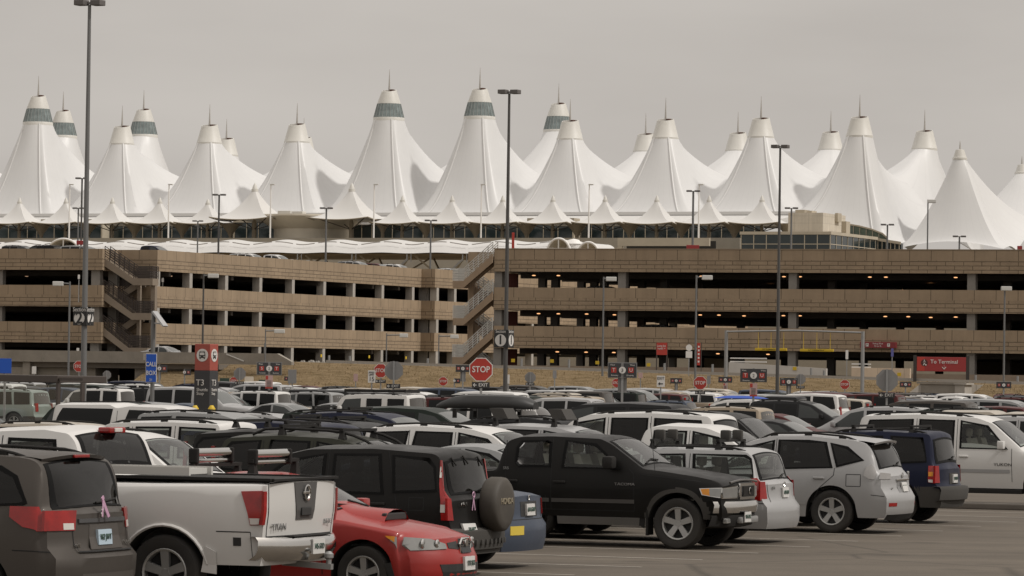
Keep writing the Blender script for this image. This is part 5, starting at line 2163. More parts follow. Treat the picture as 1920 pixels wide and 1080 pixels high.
def generic_parts(k, fine=False):
    """list of (name, mesh builder, materials, smooth angle); slot 0 of 'body' is the paint"""
    key = (k, fine)
    if key in _parts:
        return _parts[key]
    c = car(k)
    out = []
    out.append(('body', c.body(.07 if fine else .16, fine), ['PAINT', M_GPLAS if c.clad or c.flare else M_UNDER, M_UNDER], 46))
    if fine:
        # glass with a black seal round it; behind it a cabin with seats
        def ring(poly, fn, m, glass, n):
            inn = shrink(poly, m)
            mb = MB()
            c.patch(inn, fn, off=.006, depth=.0, mi=0, mb=mb)
            k_ = len(poly)
            for a in range(k_):
                b = (a + 1) % k_
                c.patch([poly[a], poly[b], inn[b], inn[a]], fn, off=.006, depth=.012, mi=1, mb=mb)
            out.append((n, mb, [glass, M_SEAL], 50))
        priv = c.kind in ('SUV', 'minivan', 'large SUV', 'crossover')
        for i, w in enumerate(c.wins):
            for sg in (-1, 1):
                ring(c.dz(w), lambda x, z, o, sg=sg: c.P(x, z, o, sg), .04, G_DARK if i and priv else G_CLEAR, 'side_window')
        for nm, (d0, d1), gl in (('windscreen', c.ws, G_WIND), ('rear_window', c.bg, G_DARK if priv or c.bed else G_REAR)):
            x0, x1 = c.L / 2 - d1, c.L / 2 - d0
            mb = MB()
            fn = lambda x, v, o: c.PT(x, v, o)
            c.patch([(x0 + .02, -.8), (x1 - .02, -.8), (x1 - .02, .8), (x0 + .02, .8)], fn, off=.006, depth=0, mb=mb, step=.05)
            for q in ([(x0, -.9), (x1, -.9), (x1 - .02, -.8), (x0 + .02, -.8)], [(x0, .9), (x1, .9), (x1 - .02, .8), (x0 + .02, .8)], [(x0, -.9), (x0, .9), (x0 + .02, .8), (x0 + .02, -.8)], [(x1, -.9), (x1, .9), (x1 - .02, .8), (x1 - .02, -.8)]):
                c.patch(q, fn, off=.006, depth=.012, mi=1, mb=mb, step=.04)
            out.append((nm, mb, [gl, M_SEAL], 50))
        bz = c.zbelt(0)
        hb = c.W / 2 - .2
        x0, x1 = c.L / 2 - (c.bg[0] if c.bed or c.kind in ('sedan', 'sports sedan') else c.L - .35), c.L / 2 - c.ws[0] - .25
        out.append(('cabin_floor', MB().box(x0, x1, -hb, hb, .5, bz - .32), [M_CABIN], None))
        out.append(('dashboard', MB().bbox(x1 - .25, x1 + .2, -hb, hb, bz - .31, bz - .02, .06), [M_CABIN], 40))
        ds = [c.wins[0][3][0] - .25] + ([c.wins[1][2][0] - .05] if len(c.wins) > 1 else [])
        for d in ds:
            for y in (-.38, .38):
                mb = MB()
                x = c.L / 2 - d
                zt = min(bz + .24, c.ztop(x) - .28)
                mb.hexa([(x - .02, y - .25, bz - .4), (x + .14, y - .25, bz - .4), (x + .14, y + .25, bz - .4), (x - .02, y + .25, bz - .4), (x - .2, y - .21, zt), (x - .08, y - .21, zt), (x - .08, y + .21, zt), (x - .2, y + .21, zt)])
                mb.bbox(x - .24, x - .13, y - .13, y + .13, zt + .03, zt + .2, .04)
                mb.box(x - .2, x - .17, y - .05, y + .05, zt - .01, zt + .05)
                out.append(('seat', mb, [M_SEAT], 40))
        mb = MB()
        xs_ = x1 - .3
        mb.tube([(xs_ - .08 * cos(a * pi / 8), .38 + .18 * sin(a * pi / 8), bz + .02 + .16 * cos(a * pi / 8)) for a in range(17)], .014, 6, caps=False)
        out.append(('steering_wheel', mb, [M_CABIN], 50))
    else:
        out.append(('windscreen', c.top_patch(c.ws[0], c.ws[1], -.9, .9), [M_WIND], 50))
        if c.bg:
            out.append(('rear_window', c.top_patch(c.bg[0], c.bg[1], -.86, .86), [M_RGLASS], 50))
        for i, w in enumerate(c.wins):
            for sg in (-1, 1):
                out.append(('side_window', c.side_patch(w, sg), [M_GLASS if i else M_CLEAR], 50))
    if c.tl:
        y0, y1, z0, z1 = c.tl
        for sg in (-1, 1):
            h = c.hw(-c.L / 2)
            mb = c.patch([(sg * h * y0, z0), (sg * h * y1, z0), (sg * h * y1, z1), (sg * h * y0, z1)], lambda y, z, o: c.PR(y, z, o), off=.02, depth=.06)
            out.append(('tail_light', mb, [M_TAIL], 40))
    if c.hl:
        y0, y1, z0, z1 = c.hl
        for sg in (-1, 1):
            h = c.hw(c.L / 2)
            mb = c.patch([(sg * h * y0, z0), (sg * h * y1, z0), (sg * h * y1, z1), (sg * h * y0, z1)], lambda y, z, o: c.PF(y, z, o), off=.02, depth=.06)
            out.append(('headlight', mb, [M_HLAMP], 40))
    if c.rails:
        for sg in (-1, 1):
            out.append(('roof_rail', c.rail_mesh(sg), [M_PLAS], 40))
    # door mirrors
    d0 = c.wins[0][0][0] + .12
    for sg in (-1, 1):
        x = c.L / 2 - d0
        z = c.wins[0][0][1] + .03
        y = c.side_y(x, z)
        mb = MB()
        mb.bbox(x - .06, x + .08, sg * (y + .16) - .1, sg * (y + .16) + .1, z - .02, z + .15, .03)
        mb.box(x - .03, x + .03, min(sg * (y - .02), sg * (y + .08)), max(sg * (y - .02), sg * (y + .08)), z + .0, z + .05)
        out.append(('door_mirror', mb, ['PAINT'], 40))
    if c.bed:
        mb = c.top_patch(c.bed[0], c.bed[1], -.95, .95)
        out.append(('bed_cover', mb, [M_PLAS], 40))
    _parts[key] = out
    return out


_pm = {}


def part_meshes(k, fine=False):
    key = (k, fine)
    if key not in _pm:
        _pm[key] = [(n, mb.mesh(n, [PAINT['grey'] if m == 'PAINT' else m for m in ms], sm), ms) for n, mb, ms, sm in generic_parts(k, fine)]
    return _pm[key]


_wm = {}


def wheels(root, k, rims=True, spoke=None):
    c = car(k)
    key = (c.R, c.tw, spoke or c.spoke, rims)
    if key not in _wm:
        t, r = wheel_meshes(c.R, c.tw, spoke or c.spoke)
        if rims:
            _wm[key] = (t.mesh('wheel', [M_TYRE], 40), r.mesh('rim', [M_RIM, M_RIMD], 35))
        else:
            j = MB().join(t).join(r, dm=1)
            _wm[key] = (j.mesh('wheel', [M_TYRE, M_RIM, M_RIMD], 40), None)
    tm, rm = _wm[key]
    for x in (c.xf, c.xr):
        for sg in (-1, 1):
            y = sg * (c.W / 2 - .03 - c.tw / 2)
            w = link('wheel', tm, root, (x, y, c.R), 0 if sg > 0 else pi)
            if rm:
                link('rim', rm, w)


def car_object(k, color, label, cat, loc, rotz, group=None, fine=False, name=None, skip=(), nowheel=False):
    c = car(k)
    nm = name or {'pickup truck': 'pickup_truck', 'pickup truck with cap': 'pickup_truck', 'minivan': 'minivan'}.get(c.kind, 'parked_car')
    root = thing(nm, label, cat, loc, rotz, group)
    for n, me, ms in part_meshes(k, fine):
        if n in skip:
            continue
        o = link(n, me, root)
        for i, m in enumerate(ms):
            if m == 'PAINT':
                o.material_slots[i].link = 'OBJECT'
                o.material_slots[i].material = PAINT[color]
    if not nowheel:
        wheels(root, k, rims=fine)
    return root


_far = {}


def far_mesh(k):
    """one joined mesh: slot 0 paint, 1 trim, 2 glass, 3 tail, 4 lamp, 5 tyre"""
    if k not in _far:
        slots = ['PAINT', M_GPLAS, M_CLEAR, M_TAIL, M_HLAMP, M_TYRE, M_PLAS, M_GLASS, M_WIND, M_RGLASS, M_UNDER]
        j = MB()
        c = car(k)
        for n, mb, ms, sm in generic_parts(k, False):
            if n == 'roof_rail' and k not in ('suv', 'jeep'):
                continue
            o = len(j.v)
            j.v += mb.v
            for f, m in zip(mb.f, mb.m):
                j.f.append(tuple(i + o for i in f))
                j.m.append(slots.index(ms[m]))
        t = MB()
        t.lathe([(.001, -c.tw / 2), (c.R * .9, -c.tw / 2), (c.R, -c.tw * .3), (c.R, c.tw * .3), (c.R * .9, c.tw / 2), (.001, c.tw / 2)], 14, axis='Y')
        for x in (c.xf, c.xr):
            for sg in (-1, 1):
                j.join(t, Matrix.Translation((x, sg * (c.W / 2 - .03 - c.tw / 2), c.R)), dm=5)
        _far[k] = j.mesh('parked_car', [PAINT['grey'] if m == 'PAINT' else m for m in slots], 38)
    return _far[k]


def far_car(k, color, label, cat, loc, rotz, group):
    c = car(k)
    nm = {'pickup truck': 'pickup_truck', 'pickup truck with cap': 'pickup_truck', 'minivan': 'minivan'}.get(c.kind, 'parked_car')
    o = link(nm, far_mesh(k), None, loc, rotz)
    o.material_slots[0].link = 'OBJECT'
    o.material_slots[0].material = PAINT[color]
    return tag(o, label, cat, group)


PLACED = []      # (x, y, half length, half width, rot) of every car standing in the lot


def footprint(k, loc, rotz):
    c = car(k)
    PLACED.append((loc[0], loc[1], c.L / 2, c.W / 2, rotz, c.H, k))


def stall(k, kk, rot, end, px):
    """centre of a car in the first row: stall kk, with its local point end=(x, y, z) seen at photo column px"""
    lo, hi = -12.0, 8.0
    for _ in range(50):
        m = (lo + hi) / 2
        c = E0 + GV * (kk * STALL) + GU * m
        q = c + Matrix.Rotation(rot, 3, 'Z') @ Vector(end)
        if proj(q)[0] < px:
            lo = m
        else:
            hi = m
    return Vector((c.x, c.y, 0))


def plate(root, c, fn, y, z, txt, w=.305, h=.155, m=None, tm=None, face=1):
    mb = c.patch([(y - w / 2, z - h / 2), (y + w / 2, z - h / 2), (y + w / 2, z + h / 2), (y - w / 2, z + h / 2)], fn, off=.035, depth=.03, step=.2)
    o = mb.build('number_plate', m or M_PLATE, root)
    p = fn(y, z, .042)
    t = text(o, txt, .085, 0, 0, tm or M_PTXT, name='plate_number', xs=.8)
    # turn the lettering to face along x
    t.location = (p[0], y, z)
    t.rotation_euler = (0, 0, pi / 2 if face > 0 else -pi / 2)
    return o


def endtext(root, s, size, y, z, x, m, face, xs=1.0):
    t = text(root, s, size, 0, 0, m, xs=xs)
    t.location = (x, y, z)
    t.rotation_euler = (0, 0, pi / 2 if face > 0 else -pi / 2)
    return t


def sidetext(root, s, size, x, y, z, m, sg, xs=1.0):
    t = text(root, s, size, 0, 0, m, xs=xs)
    t.location = (x, y, z)
    t.rotation_euler = (0, 0, 0 if sg < 0 else pi)
    return t


def seams(root, c, lines, sg):
    mb = MB()
    for ln in lines:
        c.line(c.dz(ln), lambda x, z, o: c.P(x, z, o, sg), .011, .0025, mb)
    return mb.build('door_seam', M_SEAM2, root)


def wrap_light(c, sg, side_poly, rear_poly, m_parts, name, root, rear=True, off=.012):
    """lamp that wraps round the corner: side plate and end plate in one lens"""
    fn = (lambda y, z, o: c.PR(y, z, o)) if rear else (lambda y, z, o: c.PF(y, z, o))
    mb = MB()
    if side_poly:
        c.side_patch(side_poly, sg, off=off, depth=.03, mb=mb, step=.06)
    if rear_poly:
        c.patch([(sg * y, z) for y, z in rear_poly], fn, off=off, depth=.03, mb=mb, step=.06)
    return mb.build(name, m_parts, root, smooth=40)


def handle(root, c, d, z, sg, m=None):
    x = c.L / 2 - d
    y = c.side_y(x, z)
    mb = MB()
    mb.bbox(x - .1, x + .1, min(sg * (y - .01), sg * (y + .035)), max(sg * (y - .01), sg * (y + .035)), z - .018, z + .018, .012)
    o = mb.build('door_handle', m or M_PLAS, root, smooth=40)
    return o


def ski_clamp(root, loc, m1, m2, w=.5, black=False):
    mb = MB()
    x, y, z = loc
    mb.bbox(x - .035, x + .035, y - w / 2, y + w / 2, z + .03, z + .075, .015)
    mb.tube([(x, y - w / 2, z + .145), (x, y + w / 2, z + .145)], .052, 14)
    o = mb.build('ski_carrier', m1, root, smooth=40)
    for sg in (-1, 1):
        ye = y + sg * (w / 2 + .02)
        mb = MB()
        mb.bbox(x - .06, x + .06, ye - .03, ye + .03, z + .02, z + .2, .02)
        mb.build('end_cap', M_PLAS, o)
    return o


def crossbar(root, c, d, rise=.13):
    x = c.L / 2 - d
    p = c.PT(x, .82)
    mb = MB()
    zt = c.ztop(x) + rise
    mb.box(x - .03, x + .03, -p[1] - .06, p[1] + .06, zt - .02, zt + .02)
    for sg in (-1, 1):
        mb.hexa([(x - .05, sg * p[1] - .07, p[2] - .01), (x + .05, sg * p[1] - .07, p[2] - .01), (x + .05, sg * p[1] + .07, p[2] - .01), (x - .05, sg * p[1] + .07, p[2] - .01),
                 (x - .03, sg * p[1] - .03, zt - .021), (x + .03, sg * p[1] - .03, zt - .021), (x + .03, sg * p[1] + .03, zt - .021), (x - .03, sg * p[1] + .03, zt - .021)])
    mb.build('roof_bar', M_PLAS, root)
    return zt


def wiper(root, pts, name='wiper'):
    mb = MB()
    mb.tube(pts, .012, 6)
    return mb.build(name, M_PLAS, root)


def roof_spoiler(c, x0, x1, slope):
    """carries the roof on over the rear glass in its own cross-section"""
    mb = MB()
    rows = []
    vv = [-.93 + i * .093 for i in range(21)]
    for t in (0, .35, .7, 1):
        x = x0 + (x1 - x0) * t
        rows.append([])
        for v in vv:
            q = c.PT(x0, v, 0)
            rows[-1].append((x + .10 * t * abs(v) ** 3, q[1] * (1 - .04 * t), q[2] + .006 - slope * (x0 - x) * (.4 + .6 * t)))
    rows.append([(a + .02, b, z - .035) for a, b, z in rows[-1]])
    rows.append([(a + .12, b, z - .01) for a, b, z in rows[-1]])
    mb.grid(rows)
    return mb


GRP1 = 'cars in the front parking row'
# ------------------------------------------------------------------ near row
# 1 grey-brown minivan, rear towards us
k = 'sienna'
c = car(k)
p = stall(k, -5.5, ROTL, (-c.L / 2 + .12, -.85, .6), 262)
o = car_object(k, 'grey brown', 'grey brown minivan with pink ribbon on its tailgate in the lower left corner', 'minivan', p, ROTL, GRP1, fine=True, name='minivan')
footprint(k, p, ROTL)
for sg in (-1, 1):
    wrap_light(c, sg, [(4.36, 1.19), (4.36, 1.08), (4.52, .98), (4.8, .94), (5.075, .94), (5.075, 1.1), (4.85, 1.19)], [(.58, .945), (.95, .945), (.93, 1.15), (.54, 1.15)], [M_TAIL], 'tail_light', o)
    mb = c.patch([(sg * .60, .955), (sg * .74, .955), (sg * .74, 1.02), (sg * .60, 1.02)], lambda y, z, q: c.PR(y, z, q), off=.016, depth=.01)
    mb.build('reversing_lens', M_TAILC, children(o)[-1])
mb = roof_spoiler(c, -1.86, -2.14, .09)
sp = mb.build('spoiler', PAINT['grey brown'], o, smooth=40)
MB().bbox(-2.16, -2.125, -.17, .17, c.ztop(-1.86) - .055, c.ztop(-1.86) - .022, .01).build('brake_light', M_TAIL, sp)
plate(o, c, c.PR, 0.05, .865, 'Y62 JWT', m=mat('plate_pale_blue', (.42, .52, .6), .5), face=-1)
mb = c.patch([(-.36, .745), (.36, .745), (.32, 1.0), (-.32, 1.0)], c.PR, off=.004, depth=.01)
mb.build('plate_recess', mat('recess_grey', (.07, .062, .055), .5), o)
mb = c.patch([(-.52, 1.02), (.52, 1.02), (.52, 1.06), (-.52, 1.06)], c.PR, off=.02, depth=.02)
mb.build('trim_bar', PAINT['grey'], o)
MB().lathe([(.05, 0), (.065, .012), (.05, .016)], 18, c=(c.PR(0, 1.09)[0] - .016, 0, 1.1), axis='X').build('badge', M_CHROME, o)
wiper(o, [c.PT(-2.44, .02, .02), c.PT(-2.43, -.25, .025), c.PT(-2.40, -.62, .02)])
mb = MB()
xr = c.PR(0, 1.0)[0] - .03
for sg in (-1, 1):
    mb.bar((xr, .09 + sg * .01, 1.25), (xr - .03, .08 - sg * .07, 1.07), .012, .035)
mb.bar((xr - .003, .09, 1.25), (xr - .003, .11, 1.28), .012, .05)
mb.build('ribbon', mat('ribbon_pink', (.5, .3, .42), .6), o)
endtext(o, 'SIENNA', .07, -.5, .79, c.PR(.5, .79)[0] - .012, M_CHROME, -1)
endtext(o, 'XLE', .06, .55, .79, c.PR(.55, .79)[0] - .012, M_CHROME, -1)
mb = MB()
for pts in ([(.60, .73), (.62, 1.14)], [(-.60, .73), (-.62, 1.14)], [(-.6, .73), (.6, .73)]):
    c.line(pts, c.PR, .012, .003, mb)
mb.build('tailgate_seam', M_SEAM2, o)
seams(o, c, [[(2.6, .35), (2.6, 1.6)], [(3.55, .9), (3.55, 1.6)], [(4.4, .74), (5.05, .73)]], 1)
mb = c.patch([(-.62, .36), (.62, .36), (.58, .5), (-.58, .5)], c.PR, off=.004, depth=.01)
mb.build('bumper_insert', mat('recess_grey', (.07, .062, .055), .5), o)

# 2 white crew-cab pickup with a chrome bumper
k = 'titan'
c = car(k)
p = stall(k, -4.5, ROTL, (-c.L / 2 + .05, -.92, .7), 634)
o = car_object(k, 'white', 'white full-size pickup truck with chrome rear bumper and dark tailgate handle panel', 'pickup truck', p, ROTL, GRP1, fine=True, skip=('bed_cover',))
footprint(k, p, ROTL)
for sg in (-1, 1):
    wrap_light(c, sg, [(5.74, 1.315), (6.06, 1.325), (6.06, .96), (5.92, .955), (5.86, 1.08)], [(.93, .96), (.985, .96), (.985, 1.32), (.93, 1.32)], [M_TAIL], 'tail_light', o, off=.015)
    l = children(o)[-1]
    c.side_patch([(5.925, .962), (6.05, .965), (6.05, 1.03), (5.9, 1.03)], sg, off=.019, depth=.01).build('reversing_lens', M_TAILC, l)
mb = c.patch([(-.22, 1.0), (.22, 1.0), (.30, 1.405), (-.30, 1.405)], c.PR, off=.01, depth=.02)
pn = mb.build('tailgate_panel', mat('satin_grey', (.07, .068, .066), .45), o)
xr = c.PR(0, 1.1)[0] - .012
MB().lathe([(.075, 0), (.09, -.02), (.075, -.025)], 22, c=(xr, 0, 1.29), axis='X').build('badge', M_CHROME, pn)
MB().bbox(xr - .02, xr - .002, -.1, .1, 1.275, 1.305, .006).build('badge_bar', M_CHROME, pn)
MB().bbox(xr - .012, xr + .002, -.13, .13, 1.04, 1.13, .01).build('tailgate_handle', M_BLACK, pn)
mb = MB()
for pts in ([(.86, .82), (.88, 1.4)], [(-.86, .82), (-.88, 1.4)], [(-.86, .83), (.86, .83)]):
    c.line(pts, c.PR, .014, .003, mb)
mb.build('tailgate_seam', M_SEAM2, o)
mb = MB()
rows = []
for z, dx in ((.56, .02), (.62, -.06), (.68, -.09), (.77, -.09), (.81, -.06), (.82, .05)):
    rows.append([(-c.L / 2 + dx - .02 + .26 * abs(v) ** 3, v * 1.0, z + .02 * abs(v) ** 3) for v in [-1 + i / 10 for i in range(21)]])
mb.grid(rows)
bp = mb.build('bumper', M_CHROME, o, smooth=50)
MB().box(-c.L / 2 - .05, -c.L / 2 + .3, -.5, .5, .822, .832).build('step_pad', M_PLAS, bp)
MB().box(-c.L / 2 - .125, -c.L / 2 - .1, -.16, .16, .63, .79).build('number_plate', M_PLATE, bp)
endtext(bp, '745-STD', .085, 0, .71, -c.L / 2 - .13, M_PTXT, -1, .85)
mb = MB()
mb.bar((-c.L / 2 + .3, 0, .52), (-c.L / 2 - .28, 0, .49), .07, .06)
mb.lathe([(.03, 0), (.03, .06), (.052, .08), (.052, .12), (.02, .15)], 12, c=(-c.L / 2 - .24, 0, .51))
mb.build('tow_hitch', M_STEEL, o, smooth=40)
endtext(o, 'TITAN', .1, .62, .93, c.PR(.6, .93)[0] - .012, M_STEEL, -1, 1.3)
endtext(o, '5.6 LE', .075, -.66, .96, c.PR(.6, .96)[0] - .012, M_STEEL, -1)
# bed rails, bed floor shade and the loading ramp lying on it
mb = MB()
mb.box(-c.L / 2 + .06, -c.L / 2 + 2.1, -.90, -.80, 1.425, 1.455)
mb.box(-c.L / 2 + .06, -c.L / 2 + 2.1, .80, .90, 1.425, 1.455)
mb.box(-c.L / 2 + .03, -c.L / 2 + .14, -.86, .86, 1.425, 1.45)
mb.box(-c.L / 2 + .15, -c.L / 2 + 2.1, -.79, .79, 1.41, 1.438)
mb.build('bed_rail', M_PLAS, o)
seams(o, c, [[(2.8, .6), (2.8, 1.86)], [(3.62, .6), (3.6, 1.3)], [(3.86, .6), (3.86, 1.38)], [(5.44, .88), (5.93, .88), (5.97, .6)]], 1)
c.side_patch([(5.64, .73), (5.76, .73), (5.76, .82), (5.64, .82)], 1, off=.006).build('side_vent', M_BLACK, o)
MB().bbox(-.72, -.57, -.2, .2, 1.895, 1.96, .02).build('brake_light', M_TAIL, o)
MB().bbox(-.735, -.6, -.09, .09, 1.905, 1.95, .01).build('cargo_light', M_TAILC, o)
mb = MB()
for v in (-.26, .22):
    c.line([(c.L / 2 - 3.79, v), (c.L / 2 - 3.66, v)], c.PT, .05, .008, mb)
mb.build('window_frame', M_BLACK, o)
for cxx in (c.xf, c.xr):
    for sg in (1, -1):
        pts = []
        for i in range(17):
            a = pi * i / 16
            pts.append(c.P(cxx + (c.Ra + .02) * cos(a), max(c.R + (c.Ra + .02) * sin(a), c.zs), .006, sg))
        ml = MB()
        ml.tube(pts, .02, 6)
        ml.build('arch_lip', PAINT['white'], o, smooth=50)
c.side_patch([(5.26, .44), (5.44, .42), (5.44, .66), (5.32, .72)], 1, off=.02).build('mud_flap', PAINT['white'], o)
TIT = (p, c)
ramp = thing('loading_ramp', 'folded pale metal mesh ramp lying on the white pickup bed', 'ramp', p + Matrix.Rotation(ROTL, 3, 'Z') @ Vector((-1.25, .5, 1.465)), ROTL)
mb = MB()
for i in range(34):
    x = -.35 + i * .04
    mb.box(x - .35, x - .335, -.24, .3, .012, .075)
mb.box(-.75, .98, -.26, -.22, 0, .09)
mb.box(-.75, .98, .3, .34, 0, .09)
mb.build('grating', M_HEADL, ramp)
mb = MB()
mb.box(.7, 1.2, -.2, .3, .0, .06)
mb.build('tie_down', M_BLACK, ramp)

# 3 red sports sedan, nose towards us
k = 'sport'
c = car(k)
p = stall(k, -3.45, ROTR, (c.L / 2 - .05, .3, .5), 888)
o = car_object(k, 'red', 'red sports sedan with hood scoop and silver ski carriers on its roof', 'sedan', p, ROTR, GRP1, fine=True, name='parked_car')
footprint(k, p, ROTR)
for sg in (-1, 1):
    mb = c.patch([(sg * y, z) for y, z in [(.42, .615), (.80, .60), (.83, .66), (.80, .75), (.6, .73), (.42, .67)]], c.PF, off=.012, depth=.03, step=.05)
    c.side_patch([(.32, .62), (.60, .70), (.66, .755), (.4, .75), (.3, .72)], sg, off=.012, depth=.03, mb=mb, step=.05)
    hl = mb.build('headlight', M_HLAMP, o, smooth=50)
    for yy, rr in ((.53, .048), (.68, .055)):
        q = c.PF(sg * yy, .675, .016)
        MB().lathe([(.001, .006), (rr * .6, .01), (rr, .004), (rr * 1.05, -.01)], 18, c=(q[0], sg * yy, .672), axis='X').build('projector', M_CHROME, hl)
    c.side_patch([(.52, .69), (.64, .73), (.68, .76), (.5, .755)], sg, off=.016, depth=.01).build('indicator', M_AMBER, hl)
    mb = c.patch([(sg * y, z) for y, z in [(.17, .60), (.38, .62), (.38, .68), (.17, .695)]], c.PF, off=.006, depth=.02)
    mb.build('grille', M_BLACK, o)
mb = c.patch([(-.14, .56), (.14, .56), (.16, .66), (.10, .72), (-.10, .72), (-.16, .66)], c.PF, off=.02, depth=.04)
g = mb.build('grille', M_BLACK, o)
xf = c.PF(0, .64)[0]
mb = MB()
mb.tube([(xf + .022, y, z) for y, z in [(-.14, .56), (.14, .56), (.165, .66), (.10, .725), (-.10, .725), (-.165, .66), (-.14, .56)]], .012, 6)
for i in range(5):
    mb.box(xf + .02, xf + .03, -.13, .13, .575 + i * .03, .58 + i * .03)
mb.build('grille_frame', M_CHROME, g)
MB().lathe([(.001, .03), (.04, .03), (.045, .0)], 16, c=(xf + .015, 0, .67), axis='X').build('badge', M_CHROME, o)
mb = c.patch([(-.5, .27), (.5, .27), (.56, .44), (-.56, .44)], c.PF, off=.006, depth=.02)
mb.build('air_intake', M_BLACK, o)
plate(o, c, c.PF, .0, .44, '777-SKI', face=1)
for sg in (-1, 1):
    c.side_patch([(.5, .24), (.62, .24), (.68, .44), (.6, .46)], sg, off=.006).build('bumper_vent', M_BLACK, o)
# hood scoop
mb = MB()
rows = []
for x, w, h in ((.62, .30, .0), (.85, .33, .05), (1.15, .36, .10), (1.32, .37, .12)):
    zb = c.ztop(x)
    rows.append([(x, y * w, zb - .02 + (h + .02) * (1 - abs(y) ** 4)) for y in (-1, -.9, -.7, -.3, 0, .3, .7, .9, 1)])
mb.grid(rows)
sc = mb.build('hood_scoop', PAINT['red'], o, smooth=50)
zb = c.ztop(1.32)
MB().bbox(1.26, 1.315, -.31, .31, zb + .0, zb + .085, .015).build('scoop_opening', M_BLACK, sc)
for d in (2.45, 3.2):
    zt = crossbar(o, c, d)
ski_clamp(o, (c.L / 2 - 3.2, -.12, zt - .0), M_CHROME, M_PLAS, .92)
ski_clamp(o, (c.L / 2 - 2.45, -.12, zt - .0), M_CHROME, M_PLAS, .92)
wiper(o, [c.PT(c.L / 2 - 1.46, .6, .02), c.PT(c.L / 2 - 1.55, .1, .025)])
wiper(o, [c.PT(c.L / 2 - 1.46, -.1, .02), c.PT(c.L / 2 - 1.55, -.6, .025)])
seams(o, c, [[(1.45, .3), (1.45, .9)], [(2.66, .3), (2.66, 1.36)]], -1)

# 4 black SUV with spare wheel on the tailgate
k = 'crv'
c = car(k)
p = stall(k, -1.4, ROTL, (-c.L / 2 + .1, -.82, .6), 944)
o = car_object(k, 'black', 'black compact SUV with covered spare wheel on its tailgate', 'SUV', p, ROTL, GRP1, fine=True, skip=('tail_light',))
footprint(k, p, ROTL)
for sg in (-1, 1):
    mb = MB()
    c.side_patch([(4.28, 1.5), (4.34, 1.5), (4.48, 1.12), (4.597, 1.0), (4.597, .74), (4.46, .74), (4.44, 1.0), (4.36, 1.2)], sg, off=.014, depth=.03, step=.06, mb=mb)
    c.patch([(sg * .78, .74), (sg * .87, .74), (sg * .86, 1.02), (sg * .80, 1.02)], c.PR, off=.014, depth=.03, mb=mb)
    tl = mb.build('tail_light', M_TAIL, o, smooth=40)
    c.side_patch([(4.445, .84), (4.545, .84), (4.545, .94), (4.445, .94)], sg, off=.019, depth=.01).build('reversing_lens', M_TAILC, tl)
    c.side_patch([(4.315, 1.42), (4.355, 1.42), (4.40, 1.28), (4.345, 1.28)], sg, off=.019, depth=.01).build('indicator', M_TAILC, tl)
xr = c.PR(0, .9)[0]
sw = MB()
sw.lathe([(.001, -.27), (.22, -.275), (.31, -.265), (.345, -.235), (.352, -.19), (.352, -.06), (.33, -.02), (.001, -.02)], 40, c=(xr, -.16, .93), axis='X')
w = sw.build('spare_wheel', mat('vinyl_cover', (.035, .03, .024), .6, dust=.25), o, smooth=45)
endtext(w, 'HONDA', .115, -.16, .97, xr - .279, mat('cover_lettering', (.28, .24, .17), .6), -1)
plate(o, c, c.PR, .5, .62, '236-NHS', face=-1)
endtext(o, 'CR-V', .1, .55, .93, c.PR(.55, .93)[0] - .012, M_CHROME, -1)
mb = MB()
xq = c.PR(.3, .98)[0] - .014
for sg in (-1, 1):
    mb.bar((xq, .32 + sg * .012, 1.04), (xq - .003, .32 - sg * .05, .86), .006, .02)
mb.tube([(xq, .32 + .035 * cos(a * .5), 1.06 + .035 * sin(a * .5)) for a in range(13)], .008, 5)
mb.build('ribbon', mat('ribbon_pink', (.5, .3, .42), .6), o)
mb = MB()
rows = []
for z, dx in ((.32, .06), (.36, -.02), (.52, -.05), (.60, -.04), (.66, .1)):
    rows.append([(-c.L / 2 + dx + .16 * abs(v) ** 3, v * .88, z) for v in [-1 + i / 8 for i in range(17)]])
mb.grid(rows)
for i in range(9):
    y = -.6 + i * .15
    mb.bbox(-c.L / 2 - .062 + .16 * (abs(y) / .88) ** 3, -c.L / 2 + .02 + .16 * (abs(y) / .88) ** 3, y - .03, y + .03, .42, .49, .008)
mb.build('bumper', M_GPLAS, o, smooth=50)
seams(o, c, [[(2.7, .5), (2.7, 1.6)], [(3.55, .66), (3.7, .85), (3.62, 1.2), (3.52, 1.6)], [(1.5, .5), (1.5, 1.05)], [(3.85, .86), (4.05, .86), (4.05, 1.02), (3.85, 1.02), (3.85, .86)]], 1)
handle(o, c, 3.42, .93, 1)
handle(o, c, 2.55, .93, 1)
wiper(o, [c.PT(-2.22, .25, .02), c.PT(-2.22, .0, .03), c.PT(-2.19, -.4, .02)])
for sg in (.62, .1, -.62):
    wiper(o, [c.PT(-1.98, sg, .015), c.PT(-2.05, sg - .06, .03)], 'hinge')

# 5 blue-grey sedan rear
k = 'sedan'
c = car(k)
p = stall(k, -.45, ROTL, (-c.L / 2 + .1, -.8, .55), 1026)
o = car_object(k, 'blue grey', 'blue grey sedan tail with yellow bumper sticker beside the spare wheel cover', 'sedan', p, ROTL, GRP1, fine=True, skip=('tail_light',))
footprint(k, p, ROTL)
for sg in (-1, 1):
    wrap_light(c, sg, [(4.5, .92), (4.5, .74), (4.66, .72), (4.68, .94)], [(.58, .72), (.84, .72), (.82, .93), (.58, .93)], [M_TAIL], 'tail_light', o)
mb = c.patch([(-.3, .70), (.3, .70), (.3, .9), (-.3, .9)], c.PR, off=.004, depth=.01)
mb.build('plate_recess', M_BLACK, o)
plate(o, c, c.PR, .0, .79, '614-GWP', face=-1)
c.patch([(.34, .46), (.68, .46), (.68, .58), (.34, .58)], c.PR, off=.006, depth=.01, step=.04).build('bumper_sticker', mat('sticker_yellow', (.6, .45, .06), .5), o)
mb = MB()
